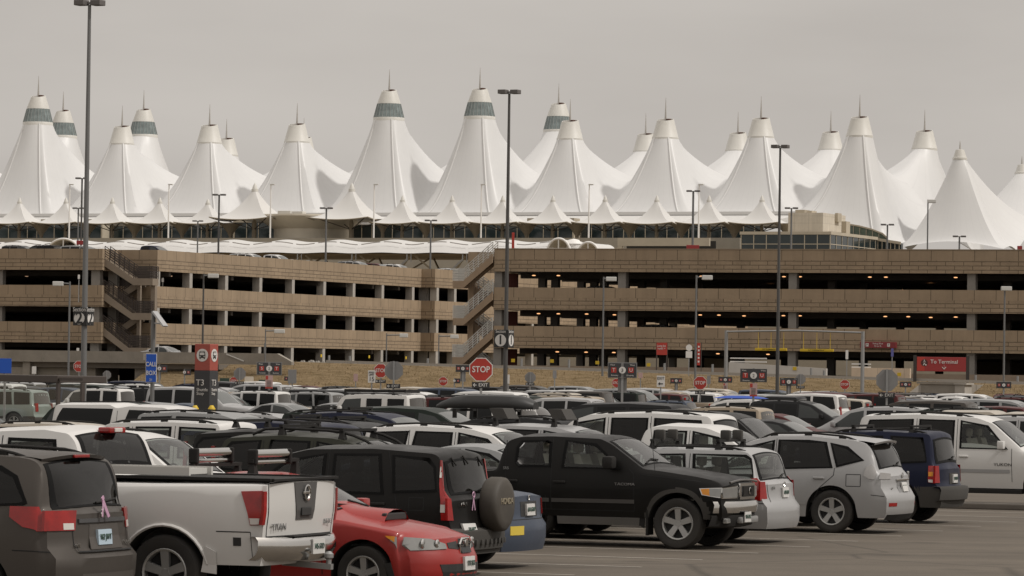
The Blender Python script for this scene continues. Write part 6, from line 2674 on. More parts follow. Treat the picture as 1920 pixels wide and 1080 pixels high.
for pts in ([(.55, .68), (.57, .96)], [(-.55, .68), (-.57, .96)], [(-.85, .66), (.85, .66)]):
    c.line(pts, c.PR, .012, .003, mb)
mb.build('boot_seam', M_SEAM2, o)
MB().lathe([(.03, 0), (.04, -.012), (.03, -.014)], 12, c=(c.PR(0, .95)[0] - .004, 0, .95), axis='X').build('badge', M_CHROME, o)

# 6 black crew-cab pickup, nose towards us
k = 'tacoma'
c = car(k)
p = stall(k, 2.5, ROTR, (c.L / 2 + .02, -.2, .6), 1394)
o = car_object(k, 'black', 'black four-door pickup truck with chrome front bumper, centre of the front row', 'pickup truck', p, ROTR, GRP1, fine=True, skip=('door_mirror',))
footprint(k, p, ROTR)
# chrome grille surround and headlights
mb = c.patch([(-.36, .76), (.36, .76), (.40, .86), (.36, 1.005), (-.36, 1.005), (-.40, .86)], c.PF, off=.05, depth=.09)
g = mb.build('grille', M_CHROME, o, smooth=40)
mb = c.patch([(-.27, .80), (.27, .80), (.30, .87), (.27, .965), (-.27, .965), (-.30, .87)], c.PF, off=.056, depth=.01)
gi = mb.build('grille_opening', M_BLACK, g)
xf = c.PF(0, .88)[0]
mb = MB()
for i in range(11):
    y = -.25 + i * .05
    mb.box(xf + .055, xf + .066, y - .012, y + .006, .805, .96)
mb.build('grille_bar', M_GPLAS, gi)
MB().lathe([(.04, .07), (.055, .08), (.04, .085)], 16, c=(xf, 0, .89), axis='X').build('badge', M_CHROME, g)
for sg in (-1, 1):
    mb = c.patch([(sg * y, z) for y, z in [(.40, .78), (.82, .78), (.835, .86), (.825, .94), (.40, .97)]], c.PF, off=.02, depth=.05)
    c.side_patch([(.004, .79), (.38, .83), (.44, .93), (.004, .945)], sg, off=.012, depth=.03, mb=mb)
    hl = mb.build('headlight_bezel', M_CHROME, o, smooth=40)
    mb = c.patch([(sg * y, z) for y, z in [(.42, .795), (.82, .795), (.83, .86), (.82, .93), (.42, .955)]], c.PF, off=.03, depth=.01)
    c.side_patch([(.004, .805), (.2, .82), (.22, .93), (.004, .935)], sg, off=.018, depth=.01, mb=mb)
    mb.build('headlight', M_HLAMP, hl, smooth=40)
    c.side_patch([(.2, .82), (.36, .84), (.41, .92), (.22, .93)], sg, off=.018, depth=.01).build('indicator', M_AMBER, hl)
mb = MB()
rows = []
for z, dx in ((.54, -.03), (.56, .06), (.68, .085), (.735, .06), (.745, -.06)):
    rows.append([(c.L / 2 + dx - .30 * abs(v) ** 3, v * .90, z) for v in [-1 + i / 10 for i in range(21)]])
mb.grid(rows)
bp = mb.build('bumper', M_CHROME, o, smooth=45)
mb = MB()
rows = []
for z, dx in ((.33, -.12), (.36, -.01), (.5, .04), (.535, .03), (.54, -.04)):
    rows.append([(c.L / 2 + dx - .30 * abs(v) ** 3, v * .89, z) for v in [-1 + i / 10 for i in range(21)]])
mb.grid(rows)
va = mb.build('valance', M_PLAS, o, smooth=45)
for sg in (-1, 1):
    x = c.L / 2 + .03 - .3 * .72 ** 3
    MB().bbox(x - .05, x + .02, sg * .65 - .1, sg * .65 + .1, .405, .485, .02).build('fog_light', M_HLAMP, va)
MB().bbox(c.L / 2 - .02, c.L / 2 + .07, -.42, .42, .40, .5, .03).build('bull_bar', M_STEEL, va, smooth=40)
MB().box(c.L / 2 + .085, c.L / 2 + .1, -.36, -.055, .42, .575).build('number_plate', M_PLATE, va)
endtext(va, '915-DCL', .085, -.21, .5, c.L / 2 + .106, M_PTXT, 1, .85)
seams(o, c, [[(1.5, .56), (1.52, 1.12), (1.6, 1.2)], [(2.85, .56), (2.86, 1.66)], [(3.6, .9), (3.62, 1.6)], [(1.5, .56), (3.5, .56)], [(2.94, .78), (2.94, .56)], [(.42, 1.03), (1.4, 1.12)]], -1)
mb = MB()
c.line(c.dz([(1.5, .705), (2.84, .70)]), lambda x, z, q: c.P(x, z, q, -1), .06, .012, mb)
c.line(c.dz([(2.88, .70), (3.55, .70)]), lambda x, z, q: c.P(x, z, q, -1), .06, .012, mb)
mb.build('side_moulding', mat('moulding_charcoal', (.045, .043, .042), .5, dust=.15), o)
handle(o, c, 2.72, .98, -1)
handle(o, c, 3.5, .98, -1)
x = c.L / 2 - 1.66
sidetext(o, 'TACOMA', .055, x, -c.side_y(x, .96) - .006, .965, M_SBACK, -1, 1.4)
x = c.L / 2 - 3.6
sidetext(o, 'SR5', .06, x, -c.side_y(x, 1.15) - .006, 1.17, M_STEEL, -1)
mb = MB()
mb.bbox(.60, .78, -1.14, -.92, 1.2, 1.39, .05)
mb.build('door_mirror', M_PLAS, o, smooth=40)
MB().bbox(.60, .78, .92, 1.14, 1.2, 1.39, .05).build('door_mirror', M_PLAS, o, smooth=40)
c.side_patch([(1.42, .62), (1.44, .34), (1.42, .34), (1.36, .3), (1.34, .62)], -1, off=-.02, depth=.02).build('mud_flap', M_PLAS, o)
mf = MB()
mf.box(c.xf - c.Ra - .03, c.xf - c.Ra, -.86, -.58, .2, .62)
mf.build('mud_flap', M_PLAS, o)
wiper(o, [c.PT(c.L / 2 - 1.44, -.7, .02), c.PT(c.L / 2 - 1.5, -.2, .02), c.PT(c.L / 2 - 1.47, .1, .02)])
mb = MB()
mb.tube([(c.L / 2 - 1.22, -.75, 1.17), (c.L / 2 - 1.3, -.76, 1.9)], .005, 5)
mb.build('antenna', M_BLACK, o)
mb = MB()
mb.tube([(c.L / 2 - .05, y, 1.05 - .05 * (abs(y) / .8) ** 2) for y in [-.66 + i * .11 for i in range(13)]], .018, 8)
mb.build('bug_deflector', mat('smoked_plastic', (.035, .028, .022), .15, spec=.7), o, smooth=50)
# 7 silver station wagon rear behind the black pickup
k = 'sable'
c = car(k)
p = stall(k, 3.5, ROTL, (-c.L / 2 + .12, -.8, .5), 1496)
o = car_object(k, 'silver', 'silver station wagon with tall red tail lamps and black ski clamps on its roof', 'station wagon', p, ROTL, GRP1, fine=True)
footprint(k, p, ROTL)
for sg in (-1, 1):
    wrap_light(c, sg, [(4.66, 1.02), (4.66, .70), (4.995, .68), (4.995, .96), (4.88, 1.04)], [(.72, .69), (.90, .69), (.88, .98), (.76, .98)], [M_TAIL], 'tail_light', o)
plate(o, c, c.PR, .0, .80, '402-KLM', face=-1)
wiper(o, [c.PT(-2.4, .0, .02), c.PT(-2.38, -.2, .03), c.PT(-2.34, -.45, .02)])
endtext(o, 'Sable', .07, .5, .88, c.PR(.5, .88)[0] - .01, M_STEEL, -1)
MB().lathe([(.035, 0), (.045, -.012), (.035, -.016)], 14, c=(c.PR(0, .92)[0] - .004, 0, .93), axis='X').build('badge', M_CHROME, o)
seams(o, c, [[(2.79, .35), (2.79, 1.4)], [(3.6, .5), (3.58, 1.4)], [(4.6, .64), (4.98, .64)]], 1)
mb = MB()
c.line([(.66, .66), (.7, .95)], c.PR, .012, .003, mb)
c.line([(-.66, .66), (-.7, .95)], c.PR, .012, .003, mb)
mb.build('tailgate_seam', M_SEAM2, o)
for d in (2.9, 4.0):
    zt = crossbar(o, c, d, .1)
    for y in (-.34, .28):
        mb = MB()
        x = c.L / 2 - d
        mb.bbox(x - .085, x + .085, y - .05, y + .05, zt, zt + .17, .035)
        mb.build('ski_clamp', M_GPLAS, o, smooth=40)

# 8 silver crossover
k = 'rx'
c = car(k)
p = stall(k, 5.5, ROTL, (-c.L / 2 + .1, -.82, .55), 1716)
o = car_object(k, 'silver', 'silver crossover with sloping tail, clear rear lamps and black roof rails', 'crossover', p, ROTL, GRP1, fine=True, skip=('tail_light',))
footprint(k, p, ROTL)
for sg in (-1, 1):
    wrap_light(c, sg, [(4.24, 1.13), (4.2, .98), (4.3, .93), (4.58, .92), (4.64, 1.02), (4.5, 1.12), (4.36, 1.18)], [(.58, .93), (.88, .93), (.84, 1.04), (.58, 1.02)], [mat('clear_lens', (.36, .35, .34), .12, .3, spec=.7, noise=(3, .1))], 'tail_light', o)
    c.patch([(sg * .56, .47), (sg * .8, .47), (sg * .8, .53), (sg * .56, .53)], c.PR, off=.006, depth=.01).build('reflector', M_TAIL, o)
mb = roof_spoiler(c, -1.68, -2.05, .10)
mb.build('spoiler', PAINT['silver'], o, smooth=40)
mb = c.patch([(-.34, .70), (.34, .70), (.3, .9), (-.3, .9)], c.PR, off=.004, depth=.01)
mb.build('plate_recess', mat('recess_silver', (.2, .2, .2), .4), o)
plate(o, c, c.PR, .0, .79, '838-TNC', face=-1)
MB().bbox(c.PR(0, .91)[0] - .03, c.PR(0, .91)[0], -.36, .36, .895, .93, .01).build('chrome_strip', M_CHROME, o)
MB().lathe([(.04, 0), (.052, -.012), (.04, -.016)], 16, c=(c.PR(0, .98)[0] - .004, 0, .99), axis='X').build('badge', M_CHROME, o)
endtext(o, '400h', .07, .55, .76, c.PR(.55, .76)[0] - .01, M_STEEL, -1)
wiper(o, [c.PT(-2.2, .1, .02), c.PT(-2.2, -.15, .03), c.PT(-2.14, -.5, .02)])
seams(o, c, [[(2.63, .36), (2.63, 1.58)], [(3.26, .36), (3.42, .75), (3.68, .98), (3.69, 1.1)], [(1.5, .4), (1.5, 1.0)], [(3.9, .80), (4.15, .80), (4.15, 1.0), (3.9, 1.0), (3.9, .80)], [(4.35, .66), (4.7, .64)]], 1)
handle(o, c, 3.42, .93, 1, PAINT['silver'])
handle(o, c, 2.5, .9, 1, PAINT['silver'])
mb = MB()
c.line(c.dz([(1.6, .5), (3.2, .5)]), lambda x, z, q: c.P(x, z, q, 1), .05, .012, mb)
mb.build('side_moulding', PAINT['silver'], o)
c.patch([(-.8, .24), (.8, .24), (.8, .33), (-.8, .33)], c.PR, off=.004).build('lower_valance', M_PLAS, o)

# 9 navy compact SUV
k = 'escape'
c = car(k)
p = stall(k, 7.5, ROTL, (-c.L / 2 + .1, -.82, .6), 1810)
o = car_object(k, 'navy', 'navy compact SUV with dark grey lower cladding at the right end of the front row', 'SUV', p, ROTL, GRP1, fine=True)
footprint(k, p, ROTL)
for sg in (-1, 1):
    wrap_light(c, sg, [(4.2, 1.06), (4.2, .76), (4.435, .74), (4.435, 1.06)], [(.74, .75), (.88, .75), (.86, 1.06), (.76, 1.06)], [M_TAIL], 'tail_light', o, off=.014)
    tl = children(o)[-1]
    c.side_patch([(4.22, .95), (4.22, .87), (4.385, .87), (4.385, .95)], sg, off=.019, depth=.01).build('indicator', M_AMBER, tl)
    c.side_patch([(4.22, .81), (4.22, .765), (4.38, .755), (4.38, .81)], sg, off=.019, depth=.01).build('reversing_lens', M_TAILC, tl)
tg = mat('tailgate_reflection_grey', (.06, .056, .054), .35, dust=.25)
mb = c.patch([(-.3, .72), (.3, .72), (.3, .92), (-.3, .92)], c.PR, off=.006, depth=.012)
mb.build('plate_recess', M_GPLAS, o)
plate(o, c, c.PR, .0, .82, '559-RRV', face=-1)
mb = MB()
rows = []
for z, dx in ((.40, .04), (.44, -.05), (.62, -.08), (.68, -.05), (.69, .1)):
    rows.append([(-c.L / 2 + dx + .18 * abs(v) ** 3, v * .9, z) for v in [-1 + i / 8 for i in range(17)]])
mb.grid(rows)
mb.build('bumper', M_GPLAS, o, smooth=50)
wiper(o, [c.PT(-2.12, .0, .02), c.PT(-2.12, -.2, .03), c.PT(-2.1, -.45, .02)])
for d in (2.6, 3.7):
    crossbar(o, c, d, .07)
seams(o, c, [[(2.55, .5), (2.55, 1.6)], [(3.3, .7), (3.42, 1.0), (3.36, 1.6)]], 1)

# 10 white full-size SUV past the kerb
k = 'yukon'
c = car(k)
p = stall(k, 12.0, ROTR, (c.wins[0][0][0] * -1 + c.L / 2 + .02, -.9, 1.2), 1893)
o = car_object(k, 'white', 'white full-size SUV with dark windows beyond the kerb at the right edge', 'SUV', p, ROTR, GRP1, fine=True)
footprint(k, p, ROTR)
seams(o, c, [[(1.7, .5), (1.72, 1.2)], [(2.91, .5), (2.91, 1.8)], [(3.8, .6), (3.8, 1.8)]], -1)
handle(o, c, 2.75, 1.02, -1, PAINT['white'])
handle(o, c, 3.68, 1.02, -1, PAINT['white'])
x = c.L / 2 - 1.55
for sg in (-1, 1):
    MB().bbox(c.xr + c.Ra + .02, c.xf - c.Ra - .02, min(sg * .62, sg * .98), max(sg * .62, sg * .98), .25, .345, .02).build('side_step', M_UNDER, o)
sidetext(o, 'YUKON', .085, x - .35, -c.side_y(x, .86) - .006, .86, M_GPLAS, -1, 1.3)
mb = MB()
c.line(c.dz([(1.75, .72), (2.88, .72)]), lambda x, z, q: c.P(x, z, q, -1), .07, .012, mb)
c.line(c.dz([(2.95, .72), (3.7, .72)]), lambda x, z, q: c.P(x, z, q, -1), .07, .012, mb)
mb.build('side_moulding', PAINT['silver'], o)
# ================================================================== the rest of the lot
def yh(px):
    return 703 + .014 * (px - 960)


def roof_at(k, px, py):
    """ground point of a car whose roof shows at photo pixel (px, py)"""
    c = car(k)
    s = (py - yh(px)) / (HC - c.H)
    Z = FPX / s
    q = un(px, py, Z)
    return Vector((q.x, q.y, 0))


# kind, paint, roof column, roof row, nose, label
MID = [
    ('suv', 'white', 262, 804, 'R', 'white SUV whose windscreen shows between the white pickup cab and the dark olive SUV'),
    ('crv', 'olive', 672, 812, 'R', 'dark olive SUV with roof rack just behind the black spare-wheel SUV'),
    ('crv', 'black', 772, 808, 'R', 'black SUV roof and windscreen between the olive SUV and the white people carrier'),
    ('sedan', 'light grey', 842, 834, 'R', 'light grey sedan windscreen just behind the black pickup bed'),
    ('suv', 'white', 916, 795, 'R', 'white people carrier with dark windows just left of the black pickup roof'),
    ('crv', 'silver', 1078, 794.5, 'R', 'silver SUV with upright ski racks behind the black pickup roof'),
    ('pickup', 'white', 1316, 793.2, 'R', 'white four-door pickup cab behind the silver wagon with ski clamps'),
    ('jeep', 'white', 262, 784, 'L', 'white boxy SUV with black roof rack behind the white pickup cab'),
    ('wagon', 'beige', 176, 790, 'R', 'beige wagon roof with long dark rails behind the white pickup cab'),
    ('topper', 'white', 308, 756, 'R', 'white pickup with white bed cap left of the shuttle stop pylon'),
    ('minivan', 'navy', 520, 790, 'L', 'navy minivan roof behind the dark olive SUV'),
    ('suv', 'charcoal', 690, 787, 'R', 'charcoal SUV with roof rails behind the dark olive SUV'),
    ('wagon', 'tan', 1055, 782, 'L', 'tan wagon with steep rear glass left of the white SUV with a rear spoiler'),
    ('jeep', 'beige', 1130, 778, 'L', 'off-white boxy SUV with rear spoiler behind the white pickup cab'),
    ('bigsuv', 'white', 1150, 768, 'L', 'large white SUV behind the off-white boxy SUV'),
    ('bigsuv', 'black', 1378, 768.5, 'R', 'long black SUV right behind the white pickup cab'),
    ('wagon', 'silver', 535, 773, 'R', 'silver wagon roof with dark rails below the two-part red letter sign S T'),
    ('suv', 'charcoal', 965, 781, 'L', 'black SUV carrying a long black roof box'),
    ('sedan', 'charcoal', 1470, 786, 'R', 'charcoal sedan roof just above the silver crossover'),
    ('sedan', 'maroon', 1470, 775, 'R', 'dark red sedan roof just left of the silver minivan'),
    ('minivan', 'silver', 1630, 760, 'L', 'silver minivan with black roof rails below the grey back of a stop sign'),
    ('suv', 'dark green', 648, 768, 'R', 'dark green SUV with rails in front of the boxy white off-roader'),
    ('suv', 'navy', 740, 771, 'R', 'navy SUV between the dark green SUV and the grey-green minivan'),
    ('minivan', 'dark green', 800, 761, 'R', 'dark grey green minivan right of the boxy white off-roader'),
    ('sedan', 'light grey', 545, 755, 'R', 'light grey sedan with curved roof left of the boxy white off-roader'),
    ('hummer', 'white', 680, 737, 'L', 'boxy white off-roader with black roof rack and three square side windows'),
    ('suv', 'tan', 1322, 760, 'L', 'tan SUV roof with rear glass below the red-lettered T U sign'),
    ('minivan', 'white', 1372, 747, 'L', 'white minivan with a bright blue bag strapped on its roof'),
    ('wagon', 'blue grey', 1222, 749, 'L', 'blue grey wagon roof under the paired T U sign on its split post'),
    ('bigsuv', 'charcoal', 1062, 752, 'L', 'black full-size van roof right of the central lamp post'),
    ('minivan', 'charcoal', 1512, 750, 'R', 'charcoal minivan with pale windscreen left of the silver minivan'),
    ('suv', 'white', 880, 752, 'L', 'white SUV with roof rails just left of the central lamp post'),
    ('jeep', 'maroon', 805, 743, 'L', 'maroon boxy SUV with pale rear glass below the large stop sign'),
    ('suv', 'navy', 1870, 768, 'R', 'navy SUV roof with rack above the white full-size SUV'),
    ('minivan', 'silver', 1846, 777, 'L', 'silver van roof directly above the white full-size SUV'),
    ('topper', 'beige', 1938, 770, 'R', 'beige van cut off by the right picture edge'),
    ('suv', 'dark green', 1740, 764, 'L', 'dark green SUV right of the silver minivan'),
    ('bigsuv', 'silver', 388, 725, 'R', 'large silver SUV partly hidden by the shuttle stop pylon'),
    ('jeep', 'white', 166, 727, 'L', 'white SUV with roof rack behind the dark shelter frame'),
    ('suv', 'pale green', -4, 728, 'L', 'pale grey green SUV at the left edge behind the shelter'),
    ('suv', 'charcoal', 246, 726, 'L', 'charcoal SUV left of the blue call box sign'),
    ('jeep', 'dark green', 150, 752, 'L', 'dark green off-roader with pale grille in front of the shelter posts'),
    ('suv', 'light grey', 442, 770, 'R', 'light grey SUV with dark rails at the foot of the shuttle stop pylon'),
]
LOTG = 'cars parked in the rows behind the front row'


def overlap(p, k, rot, pad=.02):
    c = car(k)
    a = (p[0], p[1], c.L / 2, c.W / 2, rot)
    for b in PLACED:
        if (b[0] - a[0]) ** 2 + (b[1] - a[1]) ** 2 > 45:
            continue
        dx, dy = b[0] - a[0], b[1] - a[1]
        # all cars stand parallel or anti-parallel
        ca, sa = cos(rot), sin(rot)
        lx, ly = abs(dx * ca + dy * sa), abs(-dx * sa + dy * ca)
        if lx < a[2] + b[2] + pad and ly < a[3] + b[3] + pad:
            return True
    return False


def settle(p, k, rot):
    """slide a car a little along the row so that it stands clear of its neighbours"""
    if not overlap(p, k, rot):
        return p
    for r in range(1, 60):
        for du, dv in ((0, 1), (0, -1), (1, 0), (-1, 0), (1, 1), (-1, 1), (1, -1), (-1, -1)):
            q = p + GU * (du * r * .12) + GV * (dv * r * .16)
            if not overlap(q, k, rot):
                return q
    return p


MIDROOT = {}
PROT = [(100, 360, 420, 690, 778), (150, 276, 294, 590, 738), (120, 60, 165, 700, 745), (165, 0, 96, 726, 776), (185, 76, 246, 726, 760)]


def face_box(q, k, rot, deep=.8):
    c = car(k)
    s = FPX / q.y
    x0, x1, y0, y1 = span(q.x, q.y, c.L / 2, c.W / 2, rot, c.H)
    return x0, x1, y0, y0 + deep * s


def span(x, y, hl, hwid, rot, H):
    pts = []
    for sx, sy in ((-1, -1), (1, -1), (1, 1), (-1, 1)):
        q = Vector((x, y, H)) + Matrix.Rotation(rot, 3, 'Z') @ Vector((sx * hl * .62 - hl * .1, sy * hwid * .72, 0))
        pts.append(proj(q))
    return min(p[0] for p in pts), max(p[0] for p in pts), min(p[1] for p in pts), max(p[1] for p in pts)


for (k, colr, px, py, nose, label) in MID:
    rot = ROTR if nose == 'R' else ROTL
    q0 = roof_at(k, px, py)
    q = settle(q0, k, rot)
    if (q - q0).length > .6:
        print('MOVED %.1f' % (q - q0).length, label, 'uv', round((q0 - E0).dot(GU), 1), round((q0 - E0).dot(GV) / STALL, 1), '->', round((q - E0).dot(GU), 1), round((q - E0).dot(GV) / STALL, 1))
    footprint(k, q, rot)
    fine = q.y < 80
    kind = car(k).kind
    cat = {'large SUV': 'SUV', 'boxy SUV': 'SUV', 'boxy off-roader': 'SUV', 'pickup truck with cap': 'pickup truck'}.get(kind, kind)
    PROT.append((q.y,) + face_box(q, k, rot))
    MIDROOT[label] = car_object(k, colr, label, cat, q, rot, LOTG, fine=q.y < 86, skip=('roof_rail',) if k in ('bigsuv', 'minivan', 'wagon') and len(MIDROOT) % 2 else ())
    if q.y < 110:
        c = car(k)
        sg = -1 if nose == 'R' else 1
        ln = []
        for wa, wb_ in zip(c.wins, c.wins[1:]):
            dm = (max(p_[0] for p_ in wa) + min(p_[0] for p_ in wb_)) / 2
            ln.append([(dm, c.zs + .12), (dm, c.zedge(c.L / 2 - dm) - .06)])
        seams(MIDROOT[label], c, ln, sg)
        for wa in c.wins[:2]:
            handle(MIDROOT[label], c, max(p_[0] for p_ in wa) - .14, wa[0][1] - .13, sg)


def root_of(word):
    for l, o in MIDROOT.items():
        if word in l:
            return o


# things carried on roofs
def roof_box(o, k, x, label, y=.2, colr=M_BLACK, L=2.0, h=.36):
    c = car(k)
    z = c.H + .14
    t = thing('roof_box', label, 'roof box', o.matrix_basis @ Vector((x, y, z)), o.rotation_euler[2])
    mb = MB()
    rows = []
    n = 14
    for i in range(n + 1):
        s = -1 + 2 * i / n
        w = .38 * (1 - abs(s) ** 5 * .55)
        zt = h * (1 - (max(0, s) ** 3) * .75 - (max(0, -s) ** 5) * .5)
        rows.append([(s * L / 2, w * a, zz * zt) for a, zz in ((-.9, .0), (-1, .2), (-.98, .55), (-.8, .9), (-.4, 1), (.4, 1), (.8, .9), (.98, .55), (1, .2), (.9, 0))])
    mb.grid(rows, close=True)
    o1 = len(mb.v)
    for r in (rows[0], rows[-1]):
        mb.add(r, [tuple(range(10))])
    mb.build('shell', colr, t, smooth=45)
    mb = MB()
    for xx in (-.5, .5):
        mb.box(xx - .03, xx + .03, -.62, .62, -.06, -.01)
        for sy in (-1, 1):
            mb.box(xx - .04, xx + .04, sy * .6 - .03, sy * .6 + .03, -.2, -.01)
    mb.build('roof_bar', M_PLAS, t)
    return t


bx = root_of('carrying a long black roof box')
roof_box(bx, 'suv', -.1, 'long black roof box with pale lettering on the dark SUV right of centre', h=.3, L=2.2)
o = root_of('bright blue bag')
c = car('minivan')
t = thing('roof_bag', 'bright blue bag strapped along the white minivan roof', 'roof bag', o.matrix_basis @ Vector((-.4, 0, c.H + .0)), o.rotation_euler[2])
mb = MB()
rows = []
for i in range(15):
    s = -1 + i / 7
    h = .11 * (1 - abs(s) ** 4)
    rows.append([(s * 1.1, y * .42, .01 + h * (1 - abs(y) ** 3)) for y in (-1, -.85, -.5, 0, .5, .85, 1)])
mb.grid(rows)
mb.build('bag', mat('bag_blue', (.02, .07, .36), .6), t, smooth=50)
o = root_of('upright ski racks')
for d in (2.5, 3.7):
    c = car('crv')
    zt = crossbar(o, c, d, .1)
    x = c.L / 2 - d
    mb = MB()
    mb.hexa([(x - .14, -.3, zt), (x + .14, -.3, zt), (x + .14, .3, zt), (x - .14, .3, zt), (x - .26, -.28, zt + .2), (x + .02, -.28, zt + .2), (x + .02, .28, zt + .2), (x - .26, .28, zt + .2)])
    mb.build('ski_rack', M_GPLAS, o)
for w in ('dark olive SUV with roof rack',):
    o = root_of(w)
    c = car('crv')
    for sg in (-1, 1):
        x0, x1 = -.2 - 1.3, -.2 + 1.2
        mb = MB()
        mb.tube([(x0 + (x1 - x0) * i / 12, sg * .58, c.ztop(x0 + (x1 - x0) * i / 12) + (.06 if 0 < i < 12 else -.01)) for i in range(13)], .022, 8)
        mb.build('roof_rail', M_PLAS, o)
    for d in (2.3, 3.3):
        crossbar(o, c, d, .1)
for w in ('charcoal SUV with roof rails behind', 'dark green SUV with rails', 'navy SUV roof with rack', 'white people carrier'):
    o = root_of(w)
    for d in (2.7, 3.6):
        crossbar(o, car('suv'), d, .07)
o = root_of('boxy white off-roader with black')
c = car('hummer')
mb = MB()
for y in (-.6, -.3, 0, .3, .6):
    mb.box(-1.9, .4, y - .025, y + .025, c.H + .06, c.H + .11)
for x in (-1.9, -1.3, -.7, -.1, .4):
    mb.box(x - .03, x + .03, -.66, .66, c.H + .03, c.H + .14)
mb.build('roof_rack', M_PLAS, o)
o = root_of('white boxy SUV with black roof rack behind')
c = car('jeep')
mb = MB()
mb.lathe([(.001, -.2), (.2, -.21), (.33, -.19), (.36, -.14), (.36, 0), (.001, 0)], 28, c=(-c.L / 2 + .02, 0, .98), axis='X')
mb.build('spare_wheel', mat('vinyl_cover', (.035, .03, .024), .6, dust=.25), o, smooth=45)

# ------------------------------------------------------------------ fill the remaining rows; what nothing shows of is left out
FILLK = ['suv', 'sedan', 'crv', 'minivan', 'pickup', 'jeep', 'wagon', 'bigsuv', 'hatch', 'suv', 'sedan', 'crv', 'suv', 'topper', 'rx']
FILLC = ['white', 'silver', 'light grey', 'charcoal', 'black', 'navy', 'maroon', 'tan', 'white', 'beige', 'dark green', 'grey', 'silver', 'white', 'blue grey', 'grey brown', 'silver', 'light grey', 'white']
rng = random.Random(31)
cands = []
for row in range(0, 16):
    for side in (0, 1):
        uc = -row * 18.0 - (2.65 if side == 0 else 7.95)
        for kk in range(-8, 100):
            if row == 0 and (kk < 12 and side == 0 or kk < 8):
                continue
            if row == 0 and side == 0 and kk < 14:
                continue
            if rng.random() < .10:
                continue
            k = rng.choice(FILLK)
            colr = rng.choice(FILLC)
            nose = 'R' if rng.random() < (.5) else 'L'
            p = E0 + GU * (uc + rng.uniform(-.25, .25)) + GV * ((kk + .5) * STALL + rng.uniform(-.1, .1))
            p.z = 0
            cands.append((p, k, colr, nose, row, side))
# a last line of cars parked nose-in along the foot of the bank
for i in range(46):
    if rng.random() < .12:
        continue
    p = EM.p(-44 + i * 2.75, -15.2 + rng.uniform(-.2, .2))
    cands.append((p, rng.choice(['suv', 'pickup', 'jeep', 'minivan', 'crv', 'bigsuv']), rng.choice(['white', 'white', 'silver', 'tan', 'maroon', 'charcoal', 'beige']), 'V', 99, 0))
SKY = [1e9] * 1940          # lowest picture row (smallest y) already covered by nearer cars, per photo column
allc = [(b[1], 'old', b) for b in PLACED]
allc += [(q[0].y, 'new', q) for q in cands]
allc.sort(key=lambda t: t[0])


FILL = []
for Y, kind, q in allc:
    if kind == 'old':
        x0, x1, y0, y1 = span(*q[:5], q[5])
        for c_ in range(max(0, int(x0)), min(1919, int(x1)) + 1):
            SKY[c_] = min(SKY[c_], y1 - 1)
        continue
    p, k, colr, nose, row, side = q
    if not (50 < p.y < (296 if row == 99 else 287)):
        continue
    # stay clear of the bank
    b = (p - EM.o).dot(EM.v)
    if row != 99 and b > -19:
        continue
    rot = ROTR if nose == 'R' else ROTL
    if nose == 'V':
        rot = EM.rot + (pi / 2 if rng.random() < .6 else -pi / 2)
        hit = False
        for bb in PLACED:
            if (bb[0] - p.x) ** 2 + (bb[1] - p.y) ** 2 < 5.8:
                hit = True
        if hit:
            continue
    elif overlap(p, k, rot, .12):
        continue
    c = car(k)
    x0, x1, y0, y1 = span(p.x, p.y, c.L / 2, c.W / 2, rot, c.H)
    a, b2 = max(0, int(x0)), min(1919, int(x1))
    if b2 - a < 3:
        continue
    blocked = False
    for (Yp, a0, a1, b0, b1) in PROT:
        if Yp > p.y:
            ox = min(a1, x1 + 12) - max(a0, x0 - 12)
            oy = b1 - max(b0, y0)
            if ox > 4 and oy > .35 * (b1 - b0) and ox / (a1 - a0) > .08:
                blocked = True
    if blocked:
        continue
    vis = sum(1 for c_ in range(a, b2 + 1) if y0 < SKY[c_] - 1.0)
    if vis < 5:
        continue
    for c_ in range(a, b2 + 1):
        SKY[c_] = min(SKY[c_], y1 - 1)
    footprint(k, p, rot)
    if p.y < 200:
        PROT.append((p.y,) + face_box(p, k, rot, .45))
    FILL.append((p, k, colr, rot, row, side, (x0 + x1) / 2, y0, vis))

MARKS = [(10, 'the blue sign'), (80, 'the dark shelter'), (160, 'the Section 2 post'), (285, 'the call box'), (390, 'the shuttle pylon'),
         (447, 'the small octagon by the pylon'), (505, 'the S T sign'), (600, 'the bare bank'), (697, 'the speed limit sign'), (738, 'the grey octagon by the speed sign'), (831, 'the tiny stop sign'),
         (902, 'the large stop sign'), (946, 'the Section 1 post'), (994, 'the central grey octagon'), (1085, 'the mid-bank post'), (1167, 'the split T U sign'), (1239, 'the EXIT arrow sign'), (1313, 'the stop sign by the lamp'), (1413, 'the wide T U sign'),
         (1458, 'the third lamp post'), (1500, 'the right-hand S T sign'), (1584, 'the right-hand small stop sign'), (1663, 'the largest grey octagon'), (1760, 'the red terminal sign'), (1882, 'the last letter sign')]
ROWN = ['front', 'second', 'third', 'fourth', 'fifth', 'sixth', 'seventh', 'eighth', 'ninth', 'tenth', 'eleventh', 'twelfth', 'thirteenth', 'fourteenth', 'fifteenth', 'sixteenth']
seen_labels = {}
for (p, k, colr, rot, row, side, px, py, vis) in FILL:
    c = car(k)
    mx_, nm = min(((abs(px - m), n) for m, n in MARKS))
    dirn = 'below' if mx_ < 22 else ('left of' if px < [m for m, n in MARKS if n == nm][0] else 'right of')
    where = 'at the foot of the bank' if row == 99 else 'in the %s row' % ROWN[min(row, 15)]
    seen_labels.setdefault((colr, c.kind, dirn, nm, where), []).append((p, k, colr, rot, row, py))
